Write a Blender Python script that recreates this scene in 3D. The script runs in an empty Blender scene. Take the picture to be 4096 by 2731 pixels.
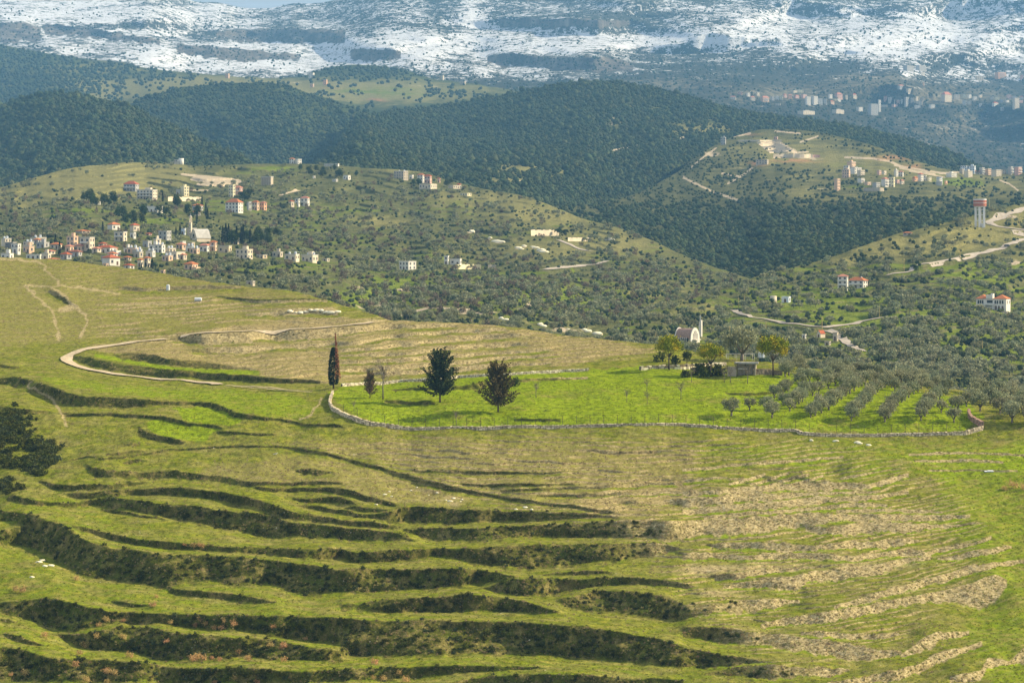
import bpy, bmesh, math, random
import numpy as np
from mathutils import Vector, Matrix

# ------------------------------------------------------------------ camera, sky, sun, exposure
SC = bpy.context.scene
COL = SC.collection
F, U0, V0 = 2600.0, 512.0, 240.0          # focal length in pixels, principal column, horizon row of a 1024 x 682 frame
cam_d = bpy.data.cameras.new('camera')
cam_d.sensor_width = 36.0
cam_d.lens = F / 1024 * 36.0
cam_d.shift_y = -(341.0 - V0) / 1024
cam_d.clip_start = 1.0
cam_d.clip_end = 60000.0
cam = bpy.data.objects.new('camera', cam_d)
cam.rotation_euler = (math.radians(90), 0, 0)
COL.objects.link(cam)
SC.camera = cam

SUN_EL, SUN_AZ = math.radians(31), math.radians(13)      # azimuth counted from +X towards +Y
sd = Vector((math.cos(SUN_EL) * math.cos(SUN_AZ), math.cos(SUN_EL) * math.sin(SUN_AZ), math.sin(SUN_EL)))
world = bpy.data.worlds.new('World')
SC.world = world
world.use_nodes = True
wn, wl = world.node_tree.nodes, world.node_tree.links
wn.clear()
w_out = wn.new('ShaderNodeOutputWorld')
w_bg = wn.new('ShaderNodeBackground'); w_bg.inputs['Strength'].default_value = 0.05
w_sky = wn.new('ShaderNodeTexSky'); w_sky.sky_type = 'NISHITA'; w_sky.sun_disc = False
w_sky.sun_elevation = SUN_EL; w_sky.sun_rotation = math.atan2(sd.x, sd.y)
w_sky.air_density = 1.0; w_sky.dust_density = 1.2; w_sky.altitude = 300
w_tc = wn.new('ShaderNodeTexCoord')
w_map = wn.new('ShaderNodeMapping'); w_map.inputs['Scale'].default_value = (3.0, 3.0, 9.0)
w_no = wn.new('ShaderNodeTexNoise'); w_no.inputs['Scale'].default_value = 2.2; w_no.inputs['Detail'].default_value = 7
w_rp = wn.new('ShaderNodeValToRGB')
w_rp.color_ramp.elements[0].position = 0.24; w_rp.color_ramp.elements[1].position = 0.46
w_mx = wn.new('ShaderNodeMixRGB'); w_mx.inputs[2].default_value = (10.5, 10.8, 11.3, 1)
w_ml = wn.new('ShaderNodeMath'); w_ml.operation = 'MULTIPLY'; w_ml.inputs[1].default_value = 0.7
wl.new(w_tc.outputs['Generated'], w_map.inputs[0]); wl.new(w_map.outputs[0], w_no.inputs['Vector'])
wl.new(w_no.outputs['Fac'], w_rp.inputs[0]); wl.new(w_rp.outputs[0], w_ml.inputs[0]); wl.new(w_ml.outputs[0], w_mx.inputs[0])
wl.new(w_sky.outputs[0], w_mx.inputs[1]); wl.new(w_mx.outputs[0], w_bg.inputs[0]); wl.new(w_bg.outputs[0], w_out.inputs[0])

sun_d = bpy.data.lights.new('sun', 'SUN')
sun_d.energy = 5.0; sun_d.angle = math.radians(0.55); sun_d.color = (1.0, 0.84, 0.57)
sun = bpy.data.objects.new('sun', sun_d)
sun.rotation_euler = sd.to_track_quat('Z', 'Y').to_euler()
sun.location = (0, 0, 3000)
COL.objects.link(sun)
SC.view_settings.view_transform = 'Standard'
SC.view_settings.look = 'None'
SC.view_settings.gamma = 1.0
SC.view_settings.use_curve_mapping = False
SC.view_settings.exposure = 1.0
SC.render.engine = 'CYCLES'
SC.cycles.max_bounces = 4
SC.cycles.diffuse_bounces = 2
SC.cycles.glossy_bounces = 1
SC.cycles.transmission_bounces = 2
SC.cycles.volume_bounces = 0
SC.cycles.use_denoising = True
SC.cycles.sample_clamp_indirect = 4.0

# ------------------------------------------------------------------ numpy noise and painting helpers
rng = np.random.default_rng(7)
random.seed(11)

def _h(ix, iy, seed):
    n = (ix.astype(np.int64) * 374761393 + iy.astype(np.int64) * 668265263 + seed * 1442695041) & 0x7fffffff
    n = ((n ^ (n >> 13)) * 1274126177) & 0x7fffffff
    n = n ^ (n >> 16)
    return (n & 0xffff) / 65535.0

def vnoise(x, y, seed=0):
    x, y = np.broadcast_arrays(np.asarray(x, float), np.asarray(y, float))
    ix, iy = np.floor(x), np.floor(y)
    fx, fy = x - ix, y - iy
    fx = fx * fx * (3 - 2 * fx); fy = fy * fy * (3 - 2 * fy)
    a, b = _h(ix, iy, seed), _h(ix + 1, iy, seed)
    c, d = _h(ix, iy + 1, seed), _h(ix + 1, iy + 1, seed)
    return (a + (b - a) * fx) * (1 - fy) + (c + (d - c) * fx) * fy

def fbm(x, y, oct=4, seed=0, gain=0.5):                    # about -1 .. 1
    s, amp, tot = 0.0, 1.0, 0.0
    for k in range(oct):
        s = s + amp * (vnoise(x * 2 ** k + 17.3 * k, y * 2 ** k - 9.1 * k, seed + k) * 2 - 1)
        tot += amp; amp *= gain
    return s / tot * 1.5

def sstep(a, b, x):
    t = np.clip((x - a) / (b - a + 1e-9), 0, 1)
    return t * t * (3 - 2 * t)

def pl(pts, u, k=1):                                       # polyline value at u
    p = np.asarray(pts, float)
    return np.interp(u, p[:, 0], p[:, k])

def blur(a, su, sv):
    for ax, s in ((0, sv), (1, su)):
        if s <= 0: continue
        r = int(3 * s) + 1
        k = np.exp(-0.5 * (np.arange(-r, r + 1) / s) ** 2); k /= k.sum()
        a = np.apply_along_axis(lambda m: np.convolve(np.pad(m, r, 'edge'), k, 'valid'), ax, a)
    return a

def poly(U, V, pts, soft=2.0):                             # soft mask of a polygon
    ins = np.zeros(U.shape, bool); dist = np.full(U.shape, 1e9)
    n = len(pts)
    for i in range(n):
        (x1, y1), (x2, y2) = pts[i], pts[(i + 1) % n]
        c = ((y1 > V) != (y2 > V)) & (U < (x2 - x1) * (V - y1) / (y2 - y1 + 1e-12) + x1)
        ins ^= c
        dist = np.minimum(dist, seg_d(U, V, x1, y1, x2, y2))
    return np.where(ins, sstep(-soft, soft, dist), sstep(-soft, soft, -dist))

def seg_d(U, V, x1, y1, x2, y2):
    dx, dy = x2 - x1, y2 - y1
    t = np.clip(((U - x1) * dx + (V - y1) * dy) / (dx * dx + dy * dy + 1e-9), 0, 1)
    return np.hypot(U - x1 - t * dx, V - y1 - t * dy)

def line(U, V, pts, w, soft=0.8):
    d = np.full(U.shape, 1e9)
    for (a, b), (c, e) in zip(pts[:-1], pts[1:]):
        d = np.minimum(d, seg_d(U, V, a, b, c, e))
    return 1 - sstep(w - soft, w + soft, d)

def blobs(U, V, lst):                                      # sum of soft ellipses (u, v, ru, rv, value)
    m = np.zeros(U.shape)
    for cu, cv, ru, rv, val in lst:
        m += val * np.exp(-(((U - cu) / ru) ** 2 + ((V - cv) / rv) ** 2))
    return m

TILES = {'A': (0, 1300), 'B': (1366, 1300), 'C': (2732, 1300), 'D': (0, 1831), 'E': (1366, 1831), 'G': (2732, 1831),
         'T4': (0, 600), 'T5': (1366, 600), 'T6': (2732, 600)}
TS = 1366 / 2352 / 4
def tl(t, x, y):
    return TILES[t][0] / 4 + x * TS, TILES[t][1] / 4 + y * TS

# ------------------------------------------------------------------ linking helpers
def tag(o, label=None, cat=None, group=None, kind=None):
    for k, v in (('label', label), ('category', cat), ('group', group), ('kind', kind)):
        if v: o[k] = v
    return o

def link(name, me, mat=None, parent=None):
    o = bpy.data.objects.new(name, me); COL.objects.link(o)
    if mat is not None and me is not None and len(me.materials) == 0:
        me.materials.append(mat)
    if parent is not None: o.parent = parent
    return o

def empty(name, loc=(0, 0, 0), rz=0.0, scale=1.0):
    o = bpy.data.objects.new(name, None); COL.objects.link(o)
    o.location = loc; o.rotation_euler = (0, 0, rz); o.scale = (scale,) * 3
    o.empty_display_size = 0.5
    return o

def mesh_np(name, co, quads=None, tris=None, smooth=True):
    me = bpy.data.meshes.new(name)
    co = np.asarray(co, np.float32)
    nq = 0 if quads is None else len(quads)
    nt = 0 if tris is None else len(tris)
    me.vertices.add(len(co)); me.vertices.foreach_set('co', co.ravel())
    loops = []
    if nq: loops.append(np.asarray(quads, np.int32).ravel())
    if nt: loops.append(np.asarray(tris, np.int32).ravel())
    loops = np.concatenate(loops)
    me.loops.add(len(loops)); me.loops.foreach_set('vertex_index', loops)
    me.polygons.add(nq + nt)
    st = np.concatenate([np.arange(nq) * 4, nq * 4 + np.arange(nt) * 3]).astype(np.int32)
    me.polygons.foreach_set('loop_start', st)
    if smooth: me.polygons.foreach_set('use_smooth', np.ones(nq + nt, bool))
    me.update(calc_edges=True)
    return me

class MB:                                                  # gathers simple solids into one mesh
    def __init__(s): s.v = []; s.f = []; s.m = []
    def add(s, vs, fs, mi=0):
        k = len(s.v); s.v += [tuple(p) for p in vs]; s.f += [tuple(i + k for i in f) for f in fs]; s.m += [mi] * len(fs)
    def box(s, x0, x1, y0, y1, z0, z1, mi=0):
        s.add([(x0, y0, z0), (x1, y0, z0), (x1, y1, z0), (x0, y1, z0), (x0, y0, z1), (x1, y0, z1), (x1, y1, z1), (x0, y1, z1)],
              [(0, 3, 2, 1), (4, 5, 6, 7), (0, 1, 5, 4), (1, 2, 6, 5), (2, 3, 7, 6), (3, 0, 4, 7)], mi)
    def prism(s, pts, y0, y1, mi=0):                       # outline in x,z pushed along y
        n = len(pts)
        vs = [(x, y0, z) for x, z in pts] + [(x, y1, z) for x, z in pts]
        fs = [tuple(range(n)), tuple(range(2 * n - 1, n - 1, -1))]
        fs += [((i + 1) % n, i, n + i, n + (i + 1) % n) for i in range(n)]
        s.add(vs, fs, mi)
    def hip(s, x0, x1, y0, y1, z0, h, r=0.5, mi=0):
        w, d = x1 - x0, y1 - y0
        if w >= d: a, b = (x0 + d * r, (y0 + y1) / 2, z0 + h), (x1 - d * r, (y0 + y1) / 2, z0 + h)
        else: a, b = ((x0 + x1) / 2, y0 + w * r, z0 + h), ((x0 + x1) / 2, y1 - w * r, z0 + h)
        vs = [(x0, y0, z0), (x1, y0, z0), (x1, y1, z0), (x0, y1, z0), a, b]
        fs = [(0, 3, 2, 1)]
        if w >= d: fs += [(0, 1, 5, 4), (1, 2, 5), (2, 3, 4, 5), (3, 0, 4)]
        else: fs += [(0, 1, 4), (1, 2, 5, 4), (2, 3, 5), (3, 0, 4, 5)]
        s.add(vs, fs, mi)
    def cyl(s, cx, cy, z0, z1, r0, r1=None, n=16, mi=0):
        r1 = r0 if r1 is None else r1
        vs = [(cx + r0 * math.cos(2 * math.pi * i / n), cy + r0 * math.sin(2 * math.pi * i / n), z0) for i in range(n)]
        vs += [(cx + r1 * math.cos(2 * math.pi * i / n), cy + r1 * math.sin(2 * math.pi * i / n), z1) for i in range(n)]
        fs = [tuple(range(n - 1, -1, -1)), tuple(range(n, 2 * n))] + [(i, (i + 1) % n, n + (i + 1) % n, n + i) for i in range(n)]
        s.add(vs, fs, mi)
    def tube(s, pts, rad, n=6, mi=0):                      # tapered tube through points
        rings = []
        for i, p in enumerate(pts):
            p = Vector(p)
            q = Vector(pts[min(i + 1, len(pts) - 1)]) - Vector(pts[max(i - 1, 0)])
            q = q.normalized() if q.length > 0 else Vector((0, 0, 1))
            a = q.orthogonal().normalized(); b = q.cross(a)
            rings.append([p + (a * math.cos(2 * math.pi * k / n) + b * math.sin(2 * math.pi * k / n)) * rad[i] for k in range(n)])
        vs = [v for r in rings for v in r]
        fs = []
        for i in range(len(pts) - 1):
            for k in range(n):
                fs.append((i * n + k, i * n + (k + 1) % n, (i + 1) * n + (k + 1) % n, (i + 1) * n + k))
        fs.append(tuple(range(n - 1, -1, -1))); fs.append(tuple(range(len(vs) - n, len(vs))))
        s.add(vs, fs, mi)
    def mesh(s, name, mats, smooth=False):
        me = bpy.data.meshes.new(name); me.from_pydata(s.v, [], s.f)
        for m in (mats if isinstance(mats, (list, tuple)) else [mats]): me.materials.append(m)
        me.polygons.foreach_set('material_index', s.m)
        if smooth: me.polygons.foreach_set('use_smooth', [True] * len(s.f))
        me.update(); return me
    def build(s, name, mats, parent=None, smooth=False):
        return link(name, s.mesh(name, mats, smooth), None, parent)

# ------------------------------------------------------------------ material helpers
class NT:
    def __init__(s, name):
        s.mat = bpy.data.materials.new(name); s.mat.use_nodes = True
        s.t = s.mat.node_tree; s.t.nodes.clear()
        s.out = s.t.nodes.new('ShaderNodeOutputMaterial')
        s.bsdf = s.t.nodes.new('ShaderNodeBsdfPrincipled')
        s.bsdf.inputs['Roughness'].default_value = 0.9
        s.bsdf.inputs['Specular IOR Level'].default_value = 0.0
        s.t.links.new(s.bsdf.outputs[0], s.out.inputs['Surface'])
    def n(s, typ, **kw):
        nd = s.t.nodes.new(typ)
        for k, v in kw.items(): setattr(nd, k, v)
        return nd
    def put(s, sock, v):
        if isinstance(v, bpy.types.NodeSocket): s.t.links.new(v, sock)
        elif isinstance(v, (tuple, list)) and len(v) == 3 and sock.type == 'RGBA': sock.default_value = (*v, 1)
        else: sock.default_value = v
    def pos(s, scale=(1, 1, 1)):
        g = s.n('ShaderNodeNewGeometry'); m = s.n('ShaderNodeMapping'); m.inputs['Scale'].default_value = scale
        s.t.links.new(g.outputs['Position'], m.inputs[0]); return m.outputs[0]
    def obj(s, scale=(1, 1, 1)):
        g = s.n('ShaderNodeTexCoord'); m = s.n('ShaderNodeMapping'); m.inputs['Scale'].default_value = scale
        s.t.links.new(g.outputs['Object'], m.inputs[0]); return m.outputs[0]
    def noise(s, vec, scale, detail=4, rough=0.55, dist=0.0):
        nd = s.n('ShaderNodeTexNoise'); nd.inputs['Scale'].default_value = scale; nd.inputs['Detail'].default_value = detail
        nd.inputs['Roughness'].default_value = rough; nd.inputs['Distortion'].default_value = dist
        s.t.links.new(vec, nd.inputs['Vector']); return nd.outputs['Fac']
    def ramp(s, fac, stops):
        nd = s.n('ShaderNodeValToRGB'); el = nd.color_ramp.elements
        while len(el) < len(stops): el.new(0.5)
        for e, (p, c) in zip(el, stops):
            e.position = p; e.color = (*c, 1) if isinstance(c, (tuple, list)) else (c, c, c, 1)
        s.put(nd.inputs[0], fac); return nd.outputs[0]
    def mix(s, fac, a, b, mode='MIX'):
        nd = s.n('ShaderNodeMixRGB', blend_type=mode)
        s.put(nd.inputs[0], fac); s.put(nd.inputs[1], a); s.put(nd.inputs[2], b); return nd.outputs[0]
    def math(s, op, a, b=0.0, c=0.0, clamp=False):
        nd = s.n('ShaderNodeMath', operation=op, use_clamp=clamp)
        s.put(nd.inputs[0], a); s.put(nd.inputs[1], b)
        if op in ('MULTIPLY_ADD',): s.put(nd.inputs[2], c)
        return nd.outputs[0]
    def attr(s, name):
        nd = s.n('ShaderNodeAttribute'); nd.attribute_name = name
        return nd
    def bump(s, h, strength=0.5, dist=0.1):
        nd = s.n('ShaderNodeBump'); nd.inputs['Strength'].default_value = strength; nd.inputs['Distance'].default_value = dist
        s.put(nd.inputs['Height'], h); s.t.links.new(nd.outputs[0], s.bsdf.inputs['Normal'])
    def done(s, col, rough=None):
        s.put(s.bsdf.inputs['Base Color'], col)
        if rough is not None: s.put(s.bsdf.inputs['Roughness'], rough)
        return s.mat

def flat_mat(name, col, var=0.12, scale=0.6, rough=0.85, streak=False):
    t = NT(name); p = t.obj((1, 1, 0.25 if streak else 1))
    f = t.noise(p, scale, 5, 0.6)
    lo = tuple(c * (1 - var * 1.6) for c in col); hi = tuple(min(1, c * (1 + var)) for c in col)
    return t.done(t.ramp(f, [(0.3, lo), (0.7, hi)]), rough)

def leaf_mat(name, lo, hi, rnd=0.35, scale=0.8, trans=0.25):
    t = NT(name)
    oi = t.n('ShaderNodeObjectInfo')
    f = t.noise(t.obj(), scale, 3, 0.6)
    c = t.ramp(f, [(0.3, lo), (0.7, hi)])
    v = t.math('MULTIPLY_ADD', oi.outputs['Random'], rnd, 1 - rnd / 2)
    c = t.mix(1.0, c, t.n('ShaderNodeCombineXYZ').outputs[0], 'MULTIPLY') if False else c
    hs = t.n('ShaderNodeHueSaturation'); t.put(hs.inputs['Color'], c); t.put(hs.inputs['Value'], v)
    hue = t.math('MULTIPLY_ADD', t.math('FRACT', t.math('MULTIPLY', oi.outputs['Random'], 7.31)), 0.05, 0.475)
    t.put(hs.inputs['Hue'], hue)
    t.put(t.bsdf.inputs['Base Color'], hs.outputs[0]); t.bsdf.inputs['Roughness'].default_value = 0.8
    if trans > 0:
        tr = t.n('ShaderNodeBsdfTranslucent'); t.put(tr.inputs[0], hs.outputs[0])
        ms = t.n('ShaderNodeMixShader'); ms.inputs[0].default_value = trans
        t.t.links.new(t.bsdf.outputs[0], ms.inputs[1]); t.t.links.new(tr.outputs[0], ms.inputs[2])
        t.t.links.new(ms.outputs[0], t.out.inputs['Surface'])
    return t.mat

# ------------------------------------------------------------------ terrain: hillsides, each a sheet of ground from foot to crest and over the back
NEAR_C = [(-60,254,1080),(0,257,1080),(65,260,1070),(144,270,1040),(196,279,1000),(244,286,970),(290,290,950),(331,301,910),(392,320,850),
          (457,322,850),(522,327,830),(566,335,800),(653,344,770),(700,353,750),(760,361,735),(830,370,715),(900,381,700),(960,390,690),(1024,403,675),(1084,412,660)]
V_C = [(-60,205,2600),(0,187,2700),(25,180,2750),(60,170,2850),(90,165,2900),(130,162,2950),(165,163,3000),(200,166,3000),(240,164,3050),(300,163,3100),
       (340,165,3050),(385,169,3000),(420,171,3000),(450,181,2950),(480,188,2900),(520,194,2800),(550,205,2700),(580,217,2600),(620,228,2500),
       (655,241,2400),(690,258,2250),(720,268,2150),(745,277,2100),(800,295,2000)]
R_C = [(590,342,1200),(620,326,1330),(640,315,1420),(660,307,1500),(690,299,1580),(715,291,1650),(740,282,1720),(762,274,1760),(790,268,1800),(830,257,1850),
       (870,243,1900),(900,233,1950),(930,226,2000),(960,218,2060),(985,211,2100),(1005,206,2150),(1024,203,2200),(1084,198,2300)]
M_C = [(470,195,3200),(520,200,3200),(560,206,3250),(600,204,3300),(640,192,3500),(680,170,3800),(700,152,4050),(730,137,4250),(760,129,4350),(800,129,4350),
       (830,134,4250),(860,141,4150),(880,148,4050),(900,156,3950),(930,165,3850),(960,172,3800),(985,175,3800),(1024,172,3900),(1084,170,4000)]
F2_C = [(290,178,4600),(310,165,4700),(335,140,4900),(352,122,5100),(366,113,5300),(400,109,5400),(430,107,5450),(480,99,5500),(520,91,5500),(560,83,5500),
        (590,80,5500),(620,82,5500),(660,88,5450),(700,98,5400),(740,110,5350),(780,116,5300),(830,122,5250),(870,128,5200),(910,138,5100),(945,150,5000),
        (970,161,4900),(990,171,4800),(1010,184,4700)]
F2L_C = [(60,140,5300),(100,118,5400),(122,107,5500),(150,95,5600),(180,87,5650),(220,83,5700),(265,82,5700),(290,86,5700),(315,95,5700),(345,104,5700),(380,118,5650),(440,150,5500)]
F1_C = [(-60,112,4500),(0,106,4450),(25,98,4450),(50,92,4450),(75,94,4400),(100,98,4350),(130,106,4300),(170,124,4150),(210,142,3950),(240,156,3750),(265,170,3550),(290,182,3400)]
F0_C = [(-60,38,8000),(0,44,7900),(40,52,7800),(80,58,7700),(120,62,7600),(160,70,7500),(200,73,7500),(230,76,7500),(270,78,7500),(300,77,7500),(312,73,7550),
        (330,67,7600),(350,65,7600),(380,66,7600),(410,71,7550),(430,78,7450),(470,83,7350),(490,86,7300),(520,91,7200),(570,95,7100)]
S_C = [(-60,-28,12500),(150,-16,12600),(175,-5,12700),(187,0,12700),(200,2.5,12700),(213,1,12700),(224,4,12800),(240,7.5,12800),(262,8,12800),(276,7,12800),(290,4,12700),
       (312,3.2,12700),(326,2,12600),(338,-1,12600),(370,-12,12500),(440,-26,12600),(600,-40,12800),(1084,-48,13000)]

def settle(G, lam, mu, du=1.0):
    """Height-of-ground correction whose slope down the hill follows G but which runs smoothly along the contour."""
    R, C = G.shape
    E = np.concatenate([G, -G[::-1]], 0); E = np.concatenate([E, E[:, ::-1]], 1)
    kv = 2 * np.pi * np.fft.fftfreq(2 * R)[:, None]; ku = 2 * np.pi * np.fft.rfftfreq(2 * C)[None, :] / du
    H = np.fft.rfft2(E) * (-1j * kv) / (kv ** 2 + lam * ku ** 4 + mu)
    return np.fft.irfft2(H, s=E.shape)[:R, :C]

def rise(A, eps):                                           # never folds back under itself
    k = np.arange(A.shape[0])[:, None] * eps
    return np.maximum.accumulate(A - k, axis=0) + k

class Sheet:
    def __init__(s, name, crest, foot, cols, rows, p=1.25, relief=0.0, rl=(60, 25), seed=1, gmod=None, drop=0.35, back=9, lam=26.0):
        s.name = name
        s.u = np.linspace(crest[0][0], crest[-1][0], cols)
        s.cols, s.rows = cols, rows
        s.vc, yc = pl(crest, s.u, 1), pl(crest, s.u, 2)
        k = np.exp(-0.5 * (np.arange(-8, 9) / 3.0) ** 2); k /= k.sum()
        s.vc = np.convolve(np.pad(s.vc, 8, 'edge'), k, 'valid') + fbm(s.u / 14, s.u * 0, 3, seed + 40) * 0.6
        s.vb, yb = pl(foot, s.u, 1), pl(foot, s.u, 2)
        def sm(a, px):
            q = px / (s.u[1] - s.u[0]); r = int(3 * q) + 1
            kk = np.exp(-0.5 * (np.arange(-r, r + 1) / q) ** 2); kk /= kk.sum()
            return np.convolve(np.pad(a, r, 'reflect', reflect_type='odd'), kk, 'valid')
        yc, yb, s.vb = sm(yc, 22), sm(yb, 30), sm(s.vb, 9)
        s.vb = np.maximum(s.vb, s.vc + 2)
        t = np.linspace(0, 1, rows)[:, None]
        s.V = s.vb + (s.vc - s.vb) * t
        s.U = np.broadcast_to(s.u, s.V.shape)
        tt = (t ** p) * np.ones((1, cols))
        h = np.zeros_like(tt)
        px = float(np.mean(s.vb - s.vc)) / (rows - 1)           # picture rows per grid row
        du = (s.u[1] - s.u[0]) / px
        if gmod is not None:
            w = gmod(s.U, s.V); w = w / blur(w, 24 / (s.u[1] - s.u[0]), 9 / px)
            g = np.diff(tt, axis=0) * (0.5 * (w[1:] + w[:-1]) - 1)
            h = settle(np.vstack([g, np.zeros((1, cols))]), lam * (2.0 / px) ** 2, 0.0004, du)
        if relief:
            h = h + fbm(s.U / rl[0], s.V / rl[1], 3, seed, 0.35) * relief * np.sin(np.pi * t) ** 0.6
        c = rise(tt + h, 0.03 / rows)
        c = (c - c[0]) / (c[-1] - c[0])
        s.finish(yb + (yc - yb) * c, drop, back)
    def finish(s, Y, drop, back):
        s.Y = Y
        s.X = Y * (s.U - U0) / F
        s.Z = -Y * (s.V - V0) / F
        s.drop, s.back = drop, back
    def at(s, u, v):                                       # ground point on the bearing u, seen at row v (scalars or arrays)
        u = np.asarray(u, float); v = np.asarray(v, float)
        ci = np.clip((u - s.u[0]) / (s.u[1] - s.u[0]), 0, s.cols - 1.001); c0 = ci.astype(int); fc = ci - c0
        vb = s.vb[c0] * (1 - fc) + s.vb[c0 + 1] * fc; vc = s.vc[c0] * (1 - fc) + s.vc[c0 + 1] * fc
        ri = np.clip((v - vb) / (vc - vb) * (s.rows - 1), 0, s.rows - 1.001); r0 = ri.astype(int); fr = ri - r0
        def g(A): return (A[r0, c0] * (1 - fc) + A[r0, c0 + 1] * fc) * (1 - fr) + (A[r0 + 1, c0] * (1 - fc) + A[r0 + 1, c0 + 1] * fc) * fr
        return g(s.X), g(s.Y), g(s.Z)
    def vec(s, u, v):
        x, y, z = s.at(u, v); return Vector((float(x), float(y), float(z)))
    def ground(s, x, y):                                   # height under a plan position
        u = U0 + F * x / y
        ci = min(max((u - s.u[0]) / (s.u[1] - s.u[0]), 0), s.cols - 1.001); c0 = int(ci); fc = ci - c0
        ya = s.Y[:, c0] * (1 - fc) + s.Y[:, c0 + 1] * fc; za = s.Z[:, c0] * (1 - fc) + s.Z[:, c0 + 1] * fc
        return float(np.interp(y, ya, za))
    def build(s, mat, mask=None, extra=None, zoff=None):
        X, Y, Z = s.X, s.Y, s.Z if zoff is None else s.Z + zoff
        k = np.array([2, 5, 10, 18, 30, 50, 85, 140, 230, 380, 600][:s.back], float)[:, None] * (Y[-1].mean() / 1500 + 0.4)
        los = -(s.vc - V0) / F
        yb = Y[-1] + k
        zb = Z[-1] + k * los - s.drop * k * np.minimum(1, k / k[3]) * 0.9
        xb = yb * (s.u - U0) / F
        Xa, Ya, Za = np.vstack([X, xb]), np.vstack([Y, yb]), np.vstack([Z, zb])
        R, C = Xa.shape
        i = np.arange(R * C).reshape(R, C)
        quads = np.stack([i[:-1, :-1], i[:-1, 1:], i[1:, 1:], i[1:, :-1]], -1).reshape(-1, 4)
        me = mesh_np(s.name, np.stack([Xa, Ya, Za], -1).reshape(-1, 3), quads)
        if mask is not None:
            m = np.stack([np.clip(a, 0, 1) for a in mask], -1)
            m = np.concatenate([m, np.repeat(m[-1:], R - s.rows, 0)], 0).reshape(-1, 4).astype(np.float32)
            at = me.attributes.new('mask', 'FLOAT_COLOR', 'POINT'); at.data.foreach_set('color', m.ravel())
        for nm, a in (extra or {}).items():
            a = np.concatenate([a, np.repeat(a[-1:], R - s.rows, 0)], 0).astype(np.float32)
            at = me.attributes.new(nm, 'FLOAT', 'POINT'); at.data.foreach_set('value', a.ravel())
        s.ob = link(s.name, me, mat)
        tag(s.ob, kind='structure')
        return s.ob

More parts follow.
